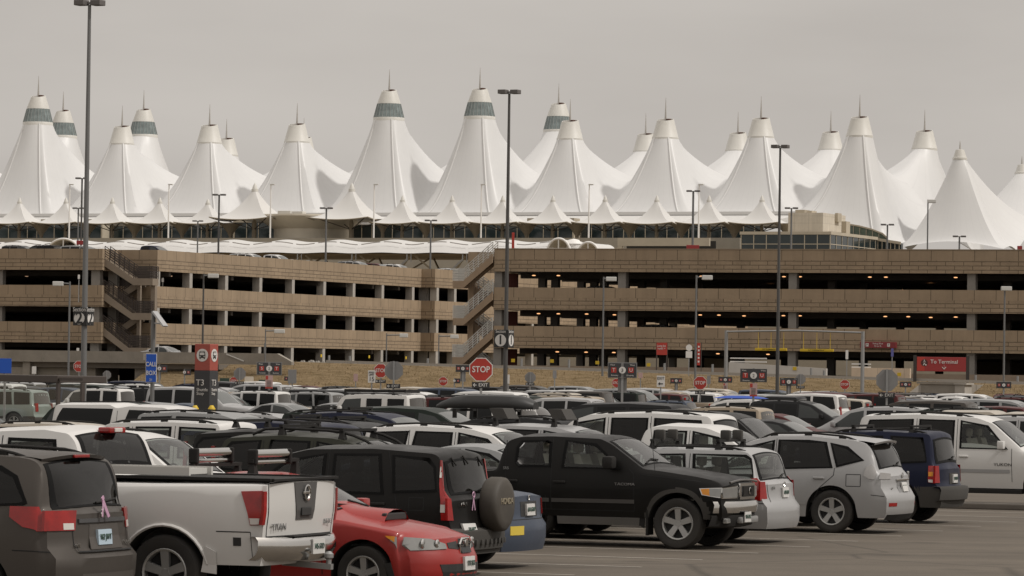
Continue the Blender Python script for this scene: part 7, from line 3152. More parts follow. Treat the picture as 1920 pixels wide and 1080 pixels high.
for (colr, kind, dirn, nm, where), L_ in seen_labels.items():
    L_.sort(key=lambda t: t[0].y)
    for i, (p, k, c2, rot, row, py) in enumerate(L_):
        pre = '' if len(L_) == 1 else ('nearer ', 'farther ', 'farthest ', 'last ')[min(i, 3)]
        label = '%s%s %s %s, %s %s' % (pre, colr, 'capped pickup' if 'cap' in kind else kind, where, dirn, nm)
        cat = {'large SUV': 'SUV', 'boxy SUV': 'SUV', 'pickup truck with cap': 'pickup truck'}.get(kind, kind)
        grp = 'cars along the foot of the bank' if row == 99 else LOTG
        if p.y < 125:
            car_object(k, c2, label, cat, p, rot, grp)
        else:
            far_car(k, c2, label, cat, p, rot, grp)
print('FILL', len(FILL), 'near', sum(1 for f in FILL if f[0].y < 125), 'MID', len(MID))

# cars on the top deck of the left garage and one on the bridge
ROOFC = [('suv', 'grey', 42, 'grey SUV on the garage roof at the left edge'), ('jeep', 'black', 68, 'black jeep on the garage roof'), ('minivan', 'light grey', 155, 'grey minivan on the garage roof behind the tallest lamp post')]
for k, colr, px, label in ROOFC:
    a, _ = LG.hit(px, 462, 4)
    far_car(k, colr, label, 'SUV', LG.p(a, 4.5, 11.95), LG.rot + (0 if colr != 'black' else pi), 'cars on the top deck of the left garage')
RN = [('pickup', 'navy', 276), ('sedan', 'charcoal', 345), ('sedan', 'navy', 408), ('suv', 'white', 462), ('pickup', 'white', 505), ('sedan', 'silver', 540), ('sedan', 'light grey', 570), ('sedan', 'charcoal', 605), ('suv', 'silver', 663), ('crv', 'maroon', 700), ('suv', 'white', 738), ('sedan', 'silver', 790), ('sedan', 'charcoal', 820), ('suv', 'white', 846)]
for i, (k, colr, px) in enumerate(RN):
    s, _ = LG.hitu(px, 485, -4)
    far_car(k, colr, '%s %s on the garage roof, number %d from its front corner' % (colr, car(k).kind, i + 1) if False else '%s %s showing over the receding garage parapet, %s from its corner' % (colr, car(k).kind, (ordn + ['ninth', 'tenth', 'eleventh', 'twelfth', 'thirteenth', 'fourteenth'])[i]), 'car', LG.p(-3.4, s, 11.95), LG.rot, 'cars on the top deck of the left garage')
a, _ = EM.hit(314, 655, 0)
far_car('sedan', 'silver', 'silver sedan driving over the concrete bridge', 'sedan', EM.p(a, 0, EM.hit(200, 661, -4)[1] - .85), EM.rot, None)
for px, lv, k, colr in ((1145, 2, 'suv', 'grey'), (1010, 2, 'sedan', 'white'), (1685, 2, 'suv', 'charcoal'), (1340, 2, 'sedan', 'grey'), (1250, 1, 'suv', 'grey')):
    a, _ = RG.hit(px, 530, 4)
    zf = LEVELS[lv - 1][0] + .4 if False else (8.46 if lv == 2 else 5.26)
    far_car(k, colr, '%s %s parked inside the right garage on its %s open storey' % (colr, car(k).kind, 'upper' if lv == 2 else 'middle'), 'car', RG.p(a, 4.2, zf), RG.rot, 'cars inside the right garage')
# ================================================================== lamp posts, signs, street furniture
def double_head(root, z, sc=1.0, m=None, spread=.62):
    for sg in (-1, 1):
        mb = MB()
        mb.bbox(sg * spread * sc - .42 * sc, sg * spread * sc + .42 * sc, -.22 * sc, .22 * sc, z - .12 * sc, z + .14 * sc, .04 * sc)
        mb.bbox(min(sg * .1, sg * .4) * sc, max(sg * .1, sg * .4) * sc, -.07 * sc, .07 * sc, z - .06 * sc, z + .04 * sc, .02 * sc)
        mb.build('lamp_head', m or M_HEAD, root)


def tall_pole(px, ptop, Z, label, sect=None, sy=None, rot=-25):
    b = un(px, ptop, Z)
    t = thing('lot_lamp_post', label, 'lamp post', (b.x, b.y, 0), radians(rot), 'tall lamp posts in the parking lot')
    H = b.z
    mb = MB()
    mb.tube([(0, 0, 0), (0, 0, .7)], .32, 16)
    mb.build('footing', M_CONC, t)
    mb = MB()
    mb.tube([(0, 0, .7), (0, 0, H * .5), (0, 0, H)], [.118, .095, .062], 14)
    mb.build('pole', M_POLEG if sect == '2' else M_POLE, t, smooth=40)
    for sg in (-1, 1):
        mb = MB()
        mb.bbox(.29 * sg - .21, .29 * sg + .21, -.22 + .1 * sg, .22 + .1 * sg, H - .03, H + .18, .03)
        mb.box(min(sg * .02, sg * .1), max(sg * .02, sg * .1), -.05, .05, H + .02, H + .1)
        mb.build('lamp_head', M_HEAD, t)
    if sect:
        zc = un(px, sy, Z).z
        s = Z / FPX
        w, h = 25 * s / cos(radians(25)), 33 * s
        sb = MB()
        sb.bbox(-w + .16, .16, -.16 - .02, -.13, zc - h / 2, zc + h / 2, .01)
        o1 = sb.build('section_sign', M_BLACK, t)
        text(o1, 'Section', .22, -w / 2 + .16, zc + h * .40, M_SWHITE, y=-.19, xs=.85)
        d = MB()
        d.lathe([(.001, 0), (w * .41, 0), (w * .41, .01)], 32, c=(-w / 2 + .16, -.195, zc - h * .1), axis='Y')
        d.build('disc', M_SWHITE, o1)
        text(o1, sect, .62, -w / 2 + .16, zc - h * .1, M_BLACK, y=-.205, bold=.02)
        w2 = w * .95
        sb = MB()
        sb.bbox(.165, .2, -.18, -.18 + w2, zc - h / 2, zc + h / 2, .01)
        o2 = sb.build('section_sign', M_BLACK, t)
        text(o2, 'Section', .22, w2 / 2 - .18, zc + h * .40, M_SWHITE, y=.208, xs=.85, face='+X')
        d = MB()
        d.lathe([(.001, .01), (w2 * .41, .01), (w2 * .41, 0)], 32, c=(.204, w2 / 2 - .18, zc - h * .1), axis='X')
        d.build('disc', M_SWHITE, o2)
        text(o2, sect, .62, w2 / 2 - .18, zc - h * .1, M_BLACK, y=.222, bold=.02, face='+X')
    return t


tall_pole(168, 9, 150, 'tallest lamp post, with a black Section 2 sign, at the left', '2', 594)
tall_pole(955, 175, 200, 'dark lamp post with a black Section 1 sign at the centre', '1', 635)
tall_pole(1463, 277, 247, 'dark lamp post with twin heads and no sign, right of centre')


def arm_lamp(px, ptop, pxh, Z, zb, label, r=.085, m=None):
    """single-arm street lamp; pxh is the photo column of the head"""
    b = un(px, ptop, Z)
    dx = un(pxh, ptop, Z).x - b.x
    t = thing('street_lamp', label, 'street lamp', (b.x, b.y, zb), 0, 'single-arm street lamps')
    H = b.z - zb
    mb = MB()
    mb.tube([(0, 0, 0), (0, 0, H)], [r, r * .75], 10)
    mb.build('pole', m or M_POLEG, t, smooth=40)
    s = Z / FPX
    sg = 1 if dx > 0 else -1
    mb = MB()
    mb.tube([(0, 0, H - .15), (dx - sg * .3, 0, H - .12)], .05, 8)
    mb.build('arm', M_POLEG, t)
    mb = MB()
    w = 10 * s if Z < 330 else 8 * s
    mb.bbox(dx - w, dx + w, -.2, .2, H - .32, H - .0, .05)
    mb.build('lamp_head', M_HEADL, t)


arm_lamp(131, 528, 109, 285, 0, 'street lamp with a box head pointing left, beside the tallest lamp post')
arm_lamp(382, 513, 400, 300, 3.0, 'street lamp with its arm pointing right, above the shuttle stop pylon', m=M_POLE)
arm_lamp(1132, 519, 1146, 300, 2.6, 'street lamp with short arm right of the central lamp post')
arm_lamp(1306, 516, 1326, 285, 0, 'street lamp with box head in front of the right garage, by a stop sign')
arm_lamp(1884, 537, 1887, 300, 0, 'street lamp at the right edge in front of the garage')
arm_lamp(498, 617, 524, 318, 3.3, 'low lamp with right-pointing arm in front of the left garage, left one', .06)
arm_lamp(725, 625, 757, 330, 3.2, 'low lamp with right-pointing arm in front of the left garage, middle one', .06)
arm_lamp(823, 627, 852, 330, 3.2, 'low lamp with right-pointing arm by the right garage stair', .06)
arm_lamp(1740, 374, 1747, 372, 11.6, 'single-arm lamp on the right garage roof in front of the lone tent', .08)


def twin_lamp(px, ptop, Z, zb, label, r=.1, m=None, sc=1.0):
    b = un(px, ptop, Z)
    t = thing('roof_lamp', label, 'street lamp', (b.x, b.y, zb), radians(-10), 'twin-headed lamps on the garage tops')
    H = b.z - zb
    mb = MB()
    mb.tube([(0, 0, 0), (0, 0, H)], [r, r * .8], 10)
    mb.build('pole', m or M_POLEG, t, smooth=40)
    for sg in (-1, 1):
        mb = MB()
        mb.bbox(sg * .38 * sc - .25 * sc, sg * .38 * sc + .25 * sc, -.2, .2, H - .04, H + .12, .03)
        mb.box(min(0, sg * .2), max(0, sg * .2), -.03, .03, H, H + .05)
        mb.build('lamp_head', M_HEAD, t)


twin_lamp(411, 366, 380, 11.6, 'twin-headed dark lamp on the left garage roof above the shuttle stop pylon', m=M_POLE)
twin_lamp(612, 391, 395, 11.6, 'twin-headed lamp on the left garage roof, middle of its long side')
twin_lamp(808, 414, 415, 11.6, 'twin-headed lamp near the far end of the left garage roof')
twin_lamp(371, 415, 480, 12, 'shorter twin-headed lamp behind the left garage roof')
twin_lamp(154, 335, 385, 11.6, 'twin-headed dark lamp just left of the tallest lamp post, the upper one', m=M_POLE)
twin_lamp(147, 391, 440, 11.6, 'twin-headed lamp just left of the tallest lamp post, the lower one')
twin_lamp(1300, 359, 372, 11.6, 'twin-headed lamp on the right garage roof, tallest of its row', .12)
twin_lamp(1484, 391, 385, 11.6, 'twin-headed lamp in front of the cream rooftop block')
twin_lamp(1664, 422, 385, 11.6, 'twin-headed lamp right of the glass wing')
twin_lamp(1799, 444, 385, 11.6, 'low twin-headed lamp in front of the lone right-hand tent')


# ------------------------------------------------------------------ sign pieces (local frame: x to the right, face towards -y)
def post_of(root, z1, r=.035, m=None):
    mb = MB()
    mb.box(-r, r, 0, r * 2, 0, z1)
    return mb.build('post', m or M_STEEL, root)


def octagon(root, zc, w, front=True, y=-.012):
    R = w / 2 / cos(pi / 8)
    pts = [(R * cos(pi / 8 + i * pi / 4), zc + R * sin(pi / 8 + i * pi / 4)) for i in range(8)]
    yy = y if front else .075
    mb = MB()
    mb.prism(pts, yy - .004, yy + .004)
    o = mb.build('stop_plate', M_SWHITE if front else M_SBACK, root)
    k = .93
    p2 = [(x * k, zc + (z - zc) * k) for x, z in pts]
    mb = MB()
    if front:
        mb.prism(p2, yy - .008, yy - .0045)
        q = mb.build('red_face', M_RED, o)
        text(q, 'STOP', w * .37, 0, zc, M_SWHITE, y=yy - .013, xs=.86, bold=.012)
    else:
        mb.prism([(x * .97, zc + (z - zc) * .97) for x, z in pts], yy + .0045, yy + .008)
        mb.build('red_face', M_RED, o)
    return o


def exit_board(root, zc, w, h, arrow=True):
    mb = MB()
    mb.box(-w / 2, w / 2, -.03, -.018, zc - h / 2, zc + h / 2)
    o = mb.build('exit_board', M_BLACK, root)
    text(o, 'EXIT', h * .82, w * .14, zc, M_SWHITE, y=-.036, xs=.95)
    if arrow:
        mb = MB()
        x = -w * .33
        t = h * .07
        mb.bar((x - h * .26, -.036, zc), (x + h * .3, -.036, zc), .006, t * 1.6)
        mb.bar((x - h * .28, -.036, zc), (x - h * .0, -.036, zc + h * .26), .006, t * 1.6)
        mb.bar((x - h * .28, -.036, zc), (x - h * .0, -.036, zc - h * .26), .006, t * 1.6)
        mb.build('arrow', M_SWHITE, o)
    return o


def sign_root(name, px, py, Z, label, cat, rot=None, group=None, zb=0.0):
    q = un(px, py, Z)
    t = thing(name, label, cat, (q.x, q.y, zb), ROTR * .35 if rot is None else rot, group)
    return t, q.z - zb, Z / FPX


def stop_sign(px, py, Z, label, front=True, exit_py=None, exit_px=None, w=.76, back=False):
    t, zc, s = sign_root('stop_sign', px, py, Z, label, 'stop sign', group='stop signs')
    post_of(t, zc + w * .52)
    octagon(t, zc, w, front)
    if exit_py:
        ze = un(px, exit_py, Z).z
        exit_board(t, ze, .58, .19)
    return t


stop_sign(902, 693, 131, 'largest red stop sign with a black EXIT board, left of the Section 1 lamp post', True, 722)
stop_sign(738, 695, 168, 'grey back of a stop sign with EXIT board beside the speed limit sign', False, 724)
stop_sign(714, 695, 222, 'red stop sign half hidden behind a grey octagon, right of the speed limit sign', True, 715)
stop_sign(1663, 713, 144, 'largest grey octagon back with EXIT board at the right', False, 741)
stop_sign(1313, 718, 232, 'red stop sign with EXIT board in front of the grey street lamp', True, 736)
stop_sign(1584, 721, 282, 'small red stop sign behind the black roof box at the right', True, w=.66)
stop_sign(831, 715, 285, 'small red stop sign on the bank left of the large stop sign', True, w=.62)
stop_sign(148, 687, 265, 'red stop sign half hidden by the tallest lamp post', True, w=.72)
stop_sign(438, 714, 275, 'small red stop sign overlapped by a grey octagon right of the pylon', True, w=.52)
stop_sign(449, 701, 250, 'small grey octagon back with EXIT board right of the pylon', False, 718, w=.74)
stop_sign(1156, 718, 270, 'small red stop sign half hidden under the split T and U sign', True, 730, w=.6)
stop_sign(994, 708, 262, 'grey octagon back with EXIT board right of the Section 1 lamp post', False, 720, w=.7)
stop_sign(200, 703, 265, 'small grey octagon back right of the tallest lamp post', False, w=.55)
stop_sign(1501, 711, 275, 'pale octagon back with EXIT board beside the right S and T sign', False, 726, w=.68)


def letter_sign(px, py, wpx, hpx, Z, a, num, b, label, split=False, white=None, notice=None, half=None, words=True):
    t, zc, s = sign_root('row_sign', px, py, Z, label, 'parking sign', rot=radians(-3), group='parking row letter signs')
    w, h = wpx * s, hpx * s
    post_of(t, zc + h * .55, .045, M_STEEL)
    sides = (-1, 1) if half is None else (half,)
    if split:
        mb = MB()
        mb.box(-w / 2 - .03, w / 2 + .03, -.025, -.012, zc - h / 2 - .03, zc + h / 2 + .03)
        mb.build('frame', M_SBACK, t)
    for sg in sides:
        g = .05 if split else .0
        x0, x1 = (g, w / 2) if sg > 0 else (-w / 2, -g)
        mb = MB()
        mb.box(x0, x1, -.04, -.028, zc - h / 2, zc + h / 2)
        o = mb.build('panel', M_DGREY, t)
        xm = (sg * w * .31)
        mb = MB()
        q = h * .19
        mb.box(xm - q, xm + q, -.047, -.042, zc - q, zc + q)
        sq = mb.build('red_square', M_RED, o)
        text(sq, a if sg < 0 else b, h * .36, xm, zc, M_SWHITE, y=-.053)
        if words:
            text(o, 'West', h * .17, sg * w * .36, zc + h * .37, M_SWHITE, y=-.047, xs=.95)
            text(o, 'Economy', h * .16, sg * w * .28, zc - h * .38, M_SWHITE, y=-.047, xs=.85)
    mb = MB()
    mb.lathe([(.001, 0), (h * .25, 0), (h * .25, .012)], 24, c=(0, -.062, zc), axis='Y')
    d = mb.build('number_disc', M_SWHITE, t)
    text(d, num, h * .34, 0, zc - h * .02, M_BLACK, y=-.07)
    if white:
        mb = MB()
        mb.box(-white[0] * s / 2, white[0] * s / 2, .1, .11, zc - h / 2 - white[1] * s, zc - h * .45)
        mb.build('white_back_board', M_SBACK, t)
    if notice:
        mb = MB()
        z1 = zc - h / 2 - .04
        nw, nh = notice[0] * s, notice[1] * s
        mb.box(-nw / 2, nw / 2, -.03, -.02, z1 - nh, z1)
        o = mb.build('notice', M_PINK, t)
        mb = MB()
        mb.box(-nw * .45, -nw * .12, -.036, -.032, z1 - nh * .32, z1 - nh * .04)
        mb.build('red_panel', M_RED, o)
        mb = MB()
        for i in range(5):
            zz = z1 - nh * (.42 + .1 * i)
            mb.box(-nw * .3, nw * .3, -.036, -.032, zz - .012, zz + .012)
        mb.build('small_print', M_POLE, o)
        mb = MB()
        mb.box(-nw * .48, nw * .48, -.036, -.032, z1 - nh * .99, z1 - nh * .88)
        mb.build('red_strip', M_RED, o)
    return t


letter_sign(1167, 694, 52, 26, 155, 'T', '3', 'U', 'split black and red sign with T, 3 and U right of centre', split=True, white=(17, 29))
letter_sign(1413, 704, 50, 25, 165, 'T', '2', 'U', 'wide black sign with T, 2 and U above a pink notice', notice=(14, 25))
letter_sign(505, 691, 45, 22, 180, 'S', '2', 'T', 'black S, 2 and T sign above a pink notice, right of the pylon', split=True, notice=(14, 25))
letter_sign(1479, 716, 33, 15, 245, 'S', '1', 'T', 'small black sign with S, 1 and T beside the third lot lamp post', white=(9, 16))
letter_sign(1360, 712, 26, 11, 280, 'R', '6', 'S', 'small distant letter sign left of the wide T and U sign', notice=(7, 12), words=False)
letter_sign(1268, 714, 22, 10, 285, 'R', '5', 'S', 'small distant letter sign right of the white EXIT arrow sign', words=False, white=(6, 12))
letter_sign(868, 691, 27, 13, 250, 'R', '7', 'S', 'two-tier dark letter sign just left of the large stop sign', words=False, white=(10, 18))
letter_sign(1698, 721, 22, 10, 285, 'R', '4', 'S', 'small distant letter sign under the red terminal sign', words=False)
letter_sign(1882, 722, 28, 12, 275, 'S', '1', 'T', 'small letter sign at the right edge of the bank', words=False)
letter_sign(543, 710, 20, 8, 290, 'R', '4', 'S', 'tiny distant letter sign behind the grey board right of the S and T sign', words=False)
letter_sign(299, 691, 30, 14, 250, 'R', '3', 'R', 'letter sign showing its right half beside the call box sign', words=False, half=1, white=(5, 14))
letter_sign(346, 698, 24, 11, 280, 'S', '3', 'R', 'small letter sign between the call box sign and the pylon', words=False, half=1)
letter_sign(852, 714, 22, 9, 290, 'R', '1', 'S', 'tiny letter sign peeking out beside the large stop sign', words=False, half=1)


def plain_sign(name, px, py, wpx, hpx, Z, m, label, cat='sign', rot=None, zb=0.0, lines=(), post=True, tm=None):
    t, zc, s = sign_root(name, px, py, Z, label, cat, rot=radians(-4) if rot is None else rot, zb=zb)
    w, h = wpx * s, hpx * s
    if post:
        post_of(t, zc + h * .45)
    mb = MB()
    mb.bbox(-w / 2, w / 2, -.03, -.012, zc - h / 2, zc + h / 2, .004)
    o = mb.build('panel', m, t)
    for (txt, size, dx, dz_) in lines:
        text(o, txt, size * s, dx * s, zc + dz_ * s, tm or M_BLACK, y=-.038, xs=.9)
    return t, o, zc, s


t, o, zc, s = plain_sign('speed_limit_sign', 697, 706, 14, 23, 205, M_SWHITE, 'white speed limit sign with the number 15', 'speed sign', lines=(('SPEED', 4.6, 0, 7.5), ('LIMIT', 4.6, 0, 3.2), ('15', 12, 0, -5)))
t, o, zc, s = plain_sign('exit_sign', 1239, 715, 15, 21, 215, M_SWHITE, 'white sign with black EXIT and left arrow', 'exit sign', lines=(('EXIT', 7.2, 0, 5.5),))
mb = MB()
mb.bar((-4.2 * s, -.04, zc - 4.5 * s), (4.2 * s, -.04, zc - 4.5 * s), .006, 1.8 * s)
mb.prism([(-5.2 * s, zc - 4.5 * s), (-1.4 * s, zc - 1.4 * s), (-1.4 * s, zc - 7.6 * s)], -.043, -.037)
mb.build('arrow', M_BLACK, o)
plain_sign('sign_board', 548, 706, 16, 26, 240, M_SBACK, 'grey back of a rectangular board right of the S and T sign', 'sign')
plain_sign('notice_sign', 667, 708, 8, 14, 280, M_PINK, 'small pink notice on a thin post left of the speed limit sign', 'notice')
plain_sign('notice_sign', 1201, 704, 8, 10, 275, M_PINK, 'small pink notice right of the split T and U sign', 'notice')
plain_sign('sign_board', 1040, 702, 7, 15, 270, M_SBACK, 'small grey board back on a post right of the grey octagon', 'sign')
plain_sign('sign_board', 953, 711, 5, 17, 260, M_SWHITE, 'narrow white board just right of the Section 1 lamp post', 'sign')
plain_sign('sign_board', 1329, 712, 7, 16, 275, M_SBACK, 'small pale board just right of the stop sign by the grey street lamp', 'sign')
plain_sign('sign_board', 1588, 665, 5, 17, 315, M_SWHITE, 'narrow white sign on a post inside the height gantry', 'sign', zb=2.6)
plain_sign('sign_board', 1673, 661, 5, 15, 318, mat('sign_violet', (.09, .09, .27), .5), 'narrow violet sign on a post under the red parking sign', 'sign', zb=2.5)
plain_sign('sign_board', 64, 694, 8, 14, 270, M_SWHITE, 'pair of narrow white boards above the shelter', 'sign')
plain_sign('sign_board', 146, 657, 5, 9, 335, M_SWHITE, 'tiny white board on the bridge parapet beside the tallest lamp post', 'sign', zb=3.6)
plain_sign('sign_board', 148, 519, 4, 8, 353, M_SWHITE, 'tiny white board in the upper opening of the left garage front', 'sign', zb=8.4)
plain_sign('sign_board', 305, 525, 4, 8, 358, M_SWHITE, 'tiny white board in the upper opening at the corner of the sunlit wall', 'sign', zb=8.4)
plain_sign('utility_box', 467, 718, 17, 24, 278, mat('box_beige', (.42, .37, .30), .7), 'pale beige utility cabinet on the bank right of the pylon', 'cabinet', post=False)
plain_sign('utility_box', 492, 721, 14, 18, 282, mat('box_green', (.025, .05, .035), .6), 'dark green utility cabinet below the S and T sign', 'cabinet', post=False)
plain_sign('utility_box', 421, 717, 18, 16, 285, mat('box_green', (.025, .05, .035), .6), 'dark green utility cabinet just right of the pylon', 'cabinet', post=False)
# call box with its solar panel
t, zc, s = sign_root('call_box', 284, 690, 158, 'blue CALL BOX sign on a grey post with a tilted solar panel', 'call box', rot=radians(-12))
zt = un(284, 586, 158).z
mb = MB()
mb.tube([(.02, .09, 0), (.02, .09, zt)], .085, 10)
mb.build('post', M_POLEG, t, smooth=40)
w, h = 21.5 * s, 54 * s
mb = MB()
mb.bbox(-w / 2, w / 2, -.045, -.012, zc - h / 2, zc + h / 2, .01)
o = mb.build('panel', M_SWHITE, t)
mb = MB()
mb.bbox(-w / 2 + .018, w / 2 - .018, -.052, -.046, zc - h / 2 + .018, zc + h / 2 - .018, .002)
f = mb.build('blue_face', M_BLUE, o)
text(f, 'CALL', .245, 0, zc + .14, M_SWHITE, y=-.058, xs=.78, bold=.015)
text(f, 'BOX', .245, 0, zc - .20, M_SWHITE, y=-.058, xs=.78, bold=.015)
text(f, '21', .13, 0, zc - .46, M_SWHITE, y=-.058)
mb = MB()
mb.box(-w / 2 - .1, -w / 2 - .01, -.04, .1, zc + h / 2 - .25, zc + h / 2)
mb.build('side_plate', M_CONCL, t)
mb = MB()
mb.hexa([(.05, -.3, zt + .02), (.5, -.3, zt - .55), (.5, .35, zt - .55), (.05, .35, zt + .02), (.1, -.3, zt + .06), (.55, -.3, zt - .51), (.55, .35, zt - .51), (.1, .35, zt + .06)])
mb.bar((.02, .05, zt - .4), (.45, .05, zt - .45), .05)
mb.build('solar_panel', mat('solar_back', (.42, .42, .42), .4, .2), t)
# plain blue sign at the left edge
t, o, zc, s = plain_sign('blue_sign', 9, 686, 26, 28, 150, M_BLUE, 'plain bright blue sign on a steel post at the left edge', 'sign', rot=radians(-8))
# shuttle stop pylon
Zp = 100
q = un(397, 700, Zp)
t = thing('shuttle_stop_pylon', 'tall square pylon, red with bus symbol above, charcoal with T3 below', 'pylon', (q.x, q.y, 0), radians(-24))
s = Zp / FPX
zt = un(390, 645, Zp).z
zm = un(390, 695, Zp).z
wf = 29.5 * s / cos(radians(24))
ws_ = 14 * s / sin(radians(24)) * 1.0
x0, x1, y0, y1 = -wf * .75, wf * .25, -.3, -.3 + min(ws_, wf)
mb = MB()
mb.bbox(x0, x1, y0, y1, zm + .002, zt, .012)
red = mb.build('upper_box', mat('pylon_red', (.33, .07, .05), .5), t)
mb = MB()
mb.bbox(x0 - .005, x1 + .005, y0 - .005, y1 + .005, 0, zm, .012)
low = mb.build('lower_box', M_DGREY, t)


def bus(root, zc, r, cx, y, face):
    def put(mb, name, m, par):
        if face == '+X':
            mb.v = [(y - (p[1]), p[0] + cx, p[2]) for p in mb.v]
        else:
            mb.v = [(p[0] + cx, y + p[1], p[2]) for p in mb.v]
        return mb.build(name, m, par)
    mb = MB()
    mb.lathe([(.001, -.006), (r, -.006), (r, .002)], 32, c=(0, 0, zc), axis='Y')
    d = put(mb, 'disc', M_SWHITE, root)
    mb = MB()
    mb.prism([(-r * .5, zc - r * .42), (r * .5, zc - r * .42), (r * .56, zc), (r * .48, zc + r * .52), (r * .36, zc + r * .62), (-r * .36, zc + r * .62), (-r * .48, zc + r * .52), (-r * .56, zc)], -.012, -.008)
    for sx in (-1, 1):
        mb.box(sx * r * .36 - r * .1, sx * r * .36 + r * .1, -.012, -.008, zc - r * .58, zc - r * .43)
    b = put(mb, 'bus_symbol', M_BLACK, d)
    mb = MB()
    mb.box(-r * .40, r * .40, -.018, -.014, zc + r * .02, zc + r * .36)
    mb.box(-r * .3, r * .3, -.018, -.014, zc + r * .44, zc + r * .54)
    for sx in (-1, 1):
        mb.lathe([(.001, -.018), (r * .09, -.018), (r * .09, -.014)], 10, c=(sx * r * .36, 0, zc - r * .22), axis='Y')
    put(mb, 'bus_window', M_SWHITE, b)


zc = (zt + zm) / 2 + .05
cx = (x0 + x1) / 2
bus(red, zc, wf * .37, cx, y0 - .003, '-Y')
bus(red, zc, wf * .37, (y0 + y1) / 2, x1 + .003, '+X')
zz = un(390, 718, Zp).z
text(low, 'T3', .30 * Zp / 140, x0 + .05, zz, M_SWHITE, y=y0 - .014, align='LEFT')
text(low, 'Shuttle', .155 * Zp / 140, x0 + .07, un(390, 731, Zp).z, M_SWHITE, y=y0 - .014, align='LEFT')
text(low, 'Stop', .155 * Zp / 140, x0 + .07, un(390, 738, Zp).z, M_SWHITE, y=y0 - .014, align='LEFT')
text(low, 'T3', .30 * Zp / 140, y0 + .08, zz, M_SWHITE, y=x1 + .014, align='LEFT', face='+X')
text(low, 'Shuttle', .14 * Zp / 140, y0 + .08, un(390, 731, Zp).z, M_SWHITE, y=x1 + .014, align='LEFT', face='+X')
text(low, 'Stop', .14 * Zp / 140, y0 + .08, un(390, 738, Zp).z, M_SWHITE, y=x1 + .014, align='LEFT', face='+X')
for i, px in enumerate((366, 397)):
    b = un(px, 760, Zp - 1.5)
    z = un(px, 760, Zp - 1.5).z
    mb = MB()
    mb.tube([(0, 0, 0), (0, 0, z - .08), (0, 0, z)], [.09, .09, .04], 12)
    tag(mb.build('bollard', M_YEL, None, smooth=40, loc=(b.x, b.y, 0)), 'yellow bollard at the %s foot of the shuttle stop pylon' % ('left' if i == 0 else 'right'), 'bollard', 'yellow bollards at the pylon')
# waiting shelter of brown metal and glass at the left
Zs = 118
s = Zs / FPX
a = un(-40, 702, Zs)
b = un(157, 702, Zs - 5)
t = thing('bus_shelter', 'dark brown metal shelter frame with glass panes behind the parked cars at the left', 'shelter', (a.x, a.y, 0), atan2(b.y - a.y, b.x - a.x))
Ls = sqrt((b.x - a.x) ** 2 + (b.y - a.y) ** 2)
zr = un(60, 703, Zs).z
zr0 = un(60, 716, Zs).z
xa = Ls * (153 / 197)
mb = MB()
mb.bbox(-1, xa + .05, -.1, 1.5, zr0, zr, .02)
mb.box(xa + .06, Ls + .05, -.06, .0, zr0 + .06, zr - .06)
mb.build('roof', M_BRN, t)
for x in (xa, Ls):
    mb = MB()
    mb.box(x - .05, x + .05, -.08, .02, 0, zr0 - .002)
    mb.build('post', M_BRN, t)
gm = thin_glass('shelter_glass', (.86, .89, .88))
for x0_, x1_ in ((-.9, xa - .1), (xa + .1, Ls - .1)):
    mb = MB()
    mb.add([(x0_, -.03, .3), (x1_, -.03, .3), (x1_, -.03, zr0 - .05), (x0_, -.03, zr0 - .05)], [(0, 1, 2, 3)])
    mb.build('glass_pane', gm, t)

# ------------------------------------------------------------------ things in front of the right garage
q0, q1 = un(1362, 622, 306), un(1618, 624, 300)
t = thing('height_gantry', 'grey steel height gantry with two hanging yellow clearance bars', 'gantry', (q0.x, q0.y, 0), atan2(q1.y - q0.y, q1.x - q0.x))
Lg = sqrt((q1.x - q0.x) ** 2 + (q1.y - q0.y) ** 2)
zg = q0.z
for x in (0, Lg):
    mb = MB()
    mb.tube([(x, 0, 1.5), (x, 0, zg + .1)], [.15, .13], 12)
    mb.build('post', M_STEEL, t, smooth=40)
mb = MB()
mb.tube([(0, 0, zg), (Lg * .5, 0, zg + .12), (Lg, 0, zg)], .075, 10)
mb.build('beam', M_STEEL, t, smooth=40)
for (pa, pb_, py) in ((1417, 1477, 655), (1502, 1564, 657)):
    xa_ = (pa - 1362) / 256 * Lg
    xb_ = (pb_ - 1362) / 256 * Lg
    z = un((pa + pb_) / 2, py, 303).z
    mb = MB()
    mb.bbox(xa_, xb_, -.06, .06, z - .1, z + .1, .03)
    bar = mb.build('clearance_bar', M_YEL, t)
    text(bar, "8'-2\" CLEARANCE 8'-2\"", .17, (xa_ + xb_) / 2, z, M_BLACK, y=-.07, xs=.8)
    mb = MB()
    for k in range(3):
        x = xa_ + (xb_ - xa_) * (.1 + .4 * k)
        mb.tube([(x, 0, z + .1), (x, 0, zg - .02)], .018, 6)
    mb.build('hanger_rod', M_YEL, t)
Zt = 305
q = un(1765, 683, Zt)
t = thing('terminal_sign', 'wide red sign reading To Terminal with a walker symbol and down arrow', 'sign', (q.x, q.y, 0), radians(-3))
s = Zt / FPX
w, h, zc = 92 * s, 27 * s, q.z
mb = MB()
mb.bbox(-w / 2, w / 2, -.1, .1, zc - h / 2, zc + h / 2, .02)
o = mb.build('panel', M_DRED, t)
mb = MB()
mb.box(-w / 2 + .02, -w / 2 + .16 * w, -.112, -.103, zc - h / 2 + .02, zc + h / 2 - .02)
mb.build('bright_end', M_RED, o)
for sx in (-1, 1):
    mb = MB()
    mb.box(sx * (w / 2 + .13) - .12, sx * (w / 2 + .13) + .12, -.1, .12, .6, zc + h / 2 + .12)
    mb.build('post', mat('sign_frame_brown', (.03, .024, .02), .6), t)
text(o, 'To Terminal', 10.2 * s, 5 * s, zc + 4.5 * s, M_SWHITE, y=-.12)
mb = MB()
xx = 5 * s
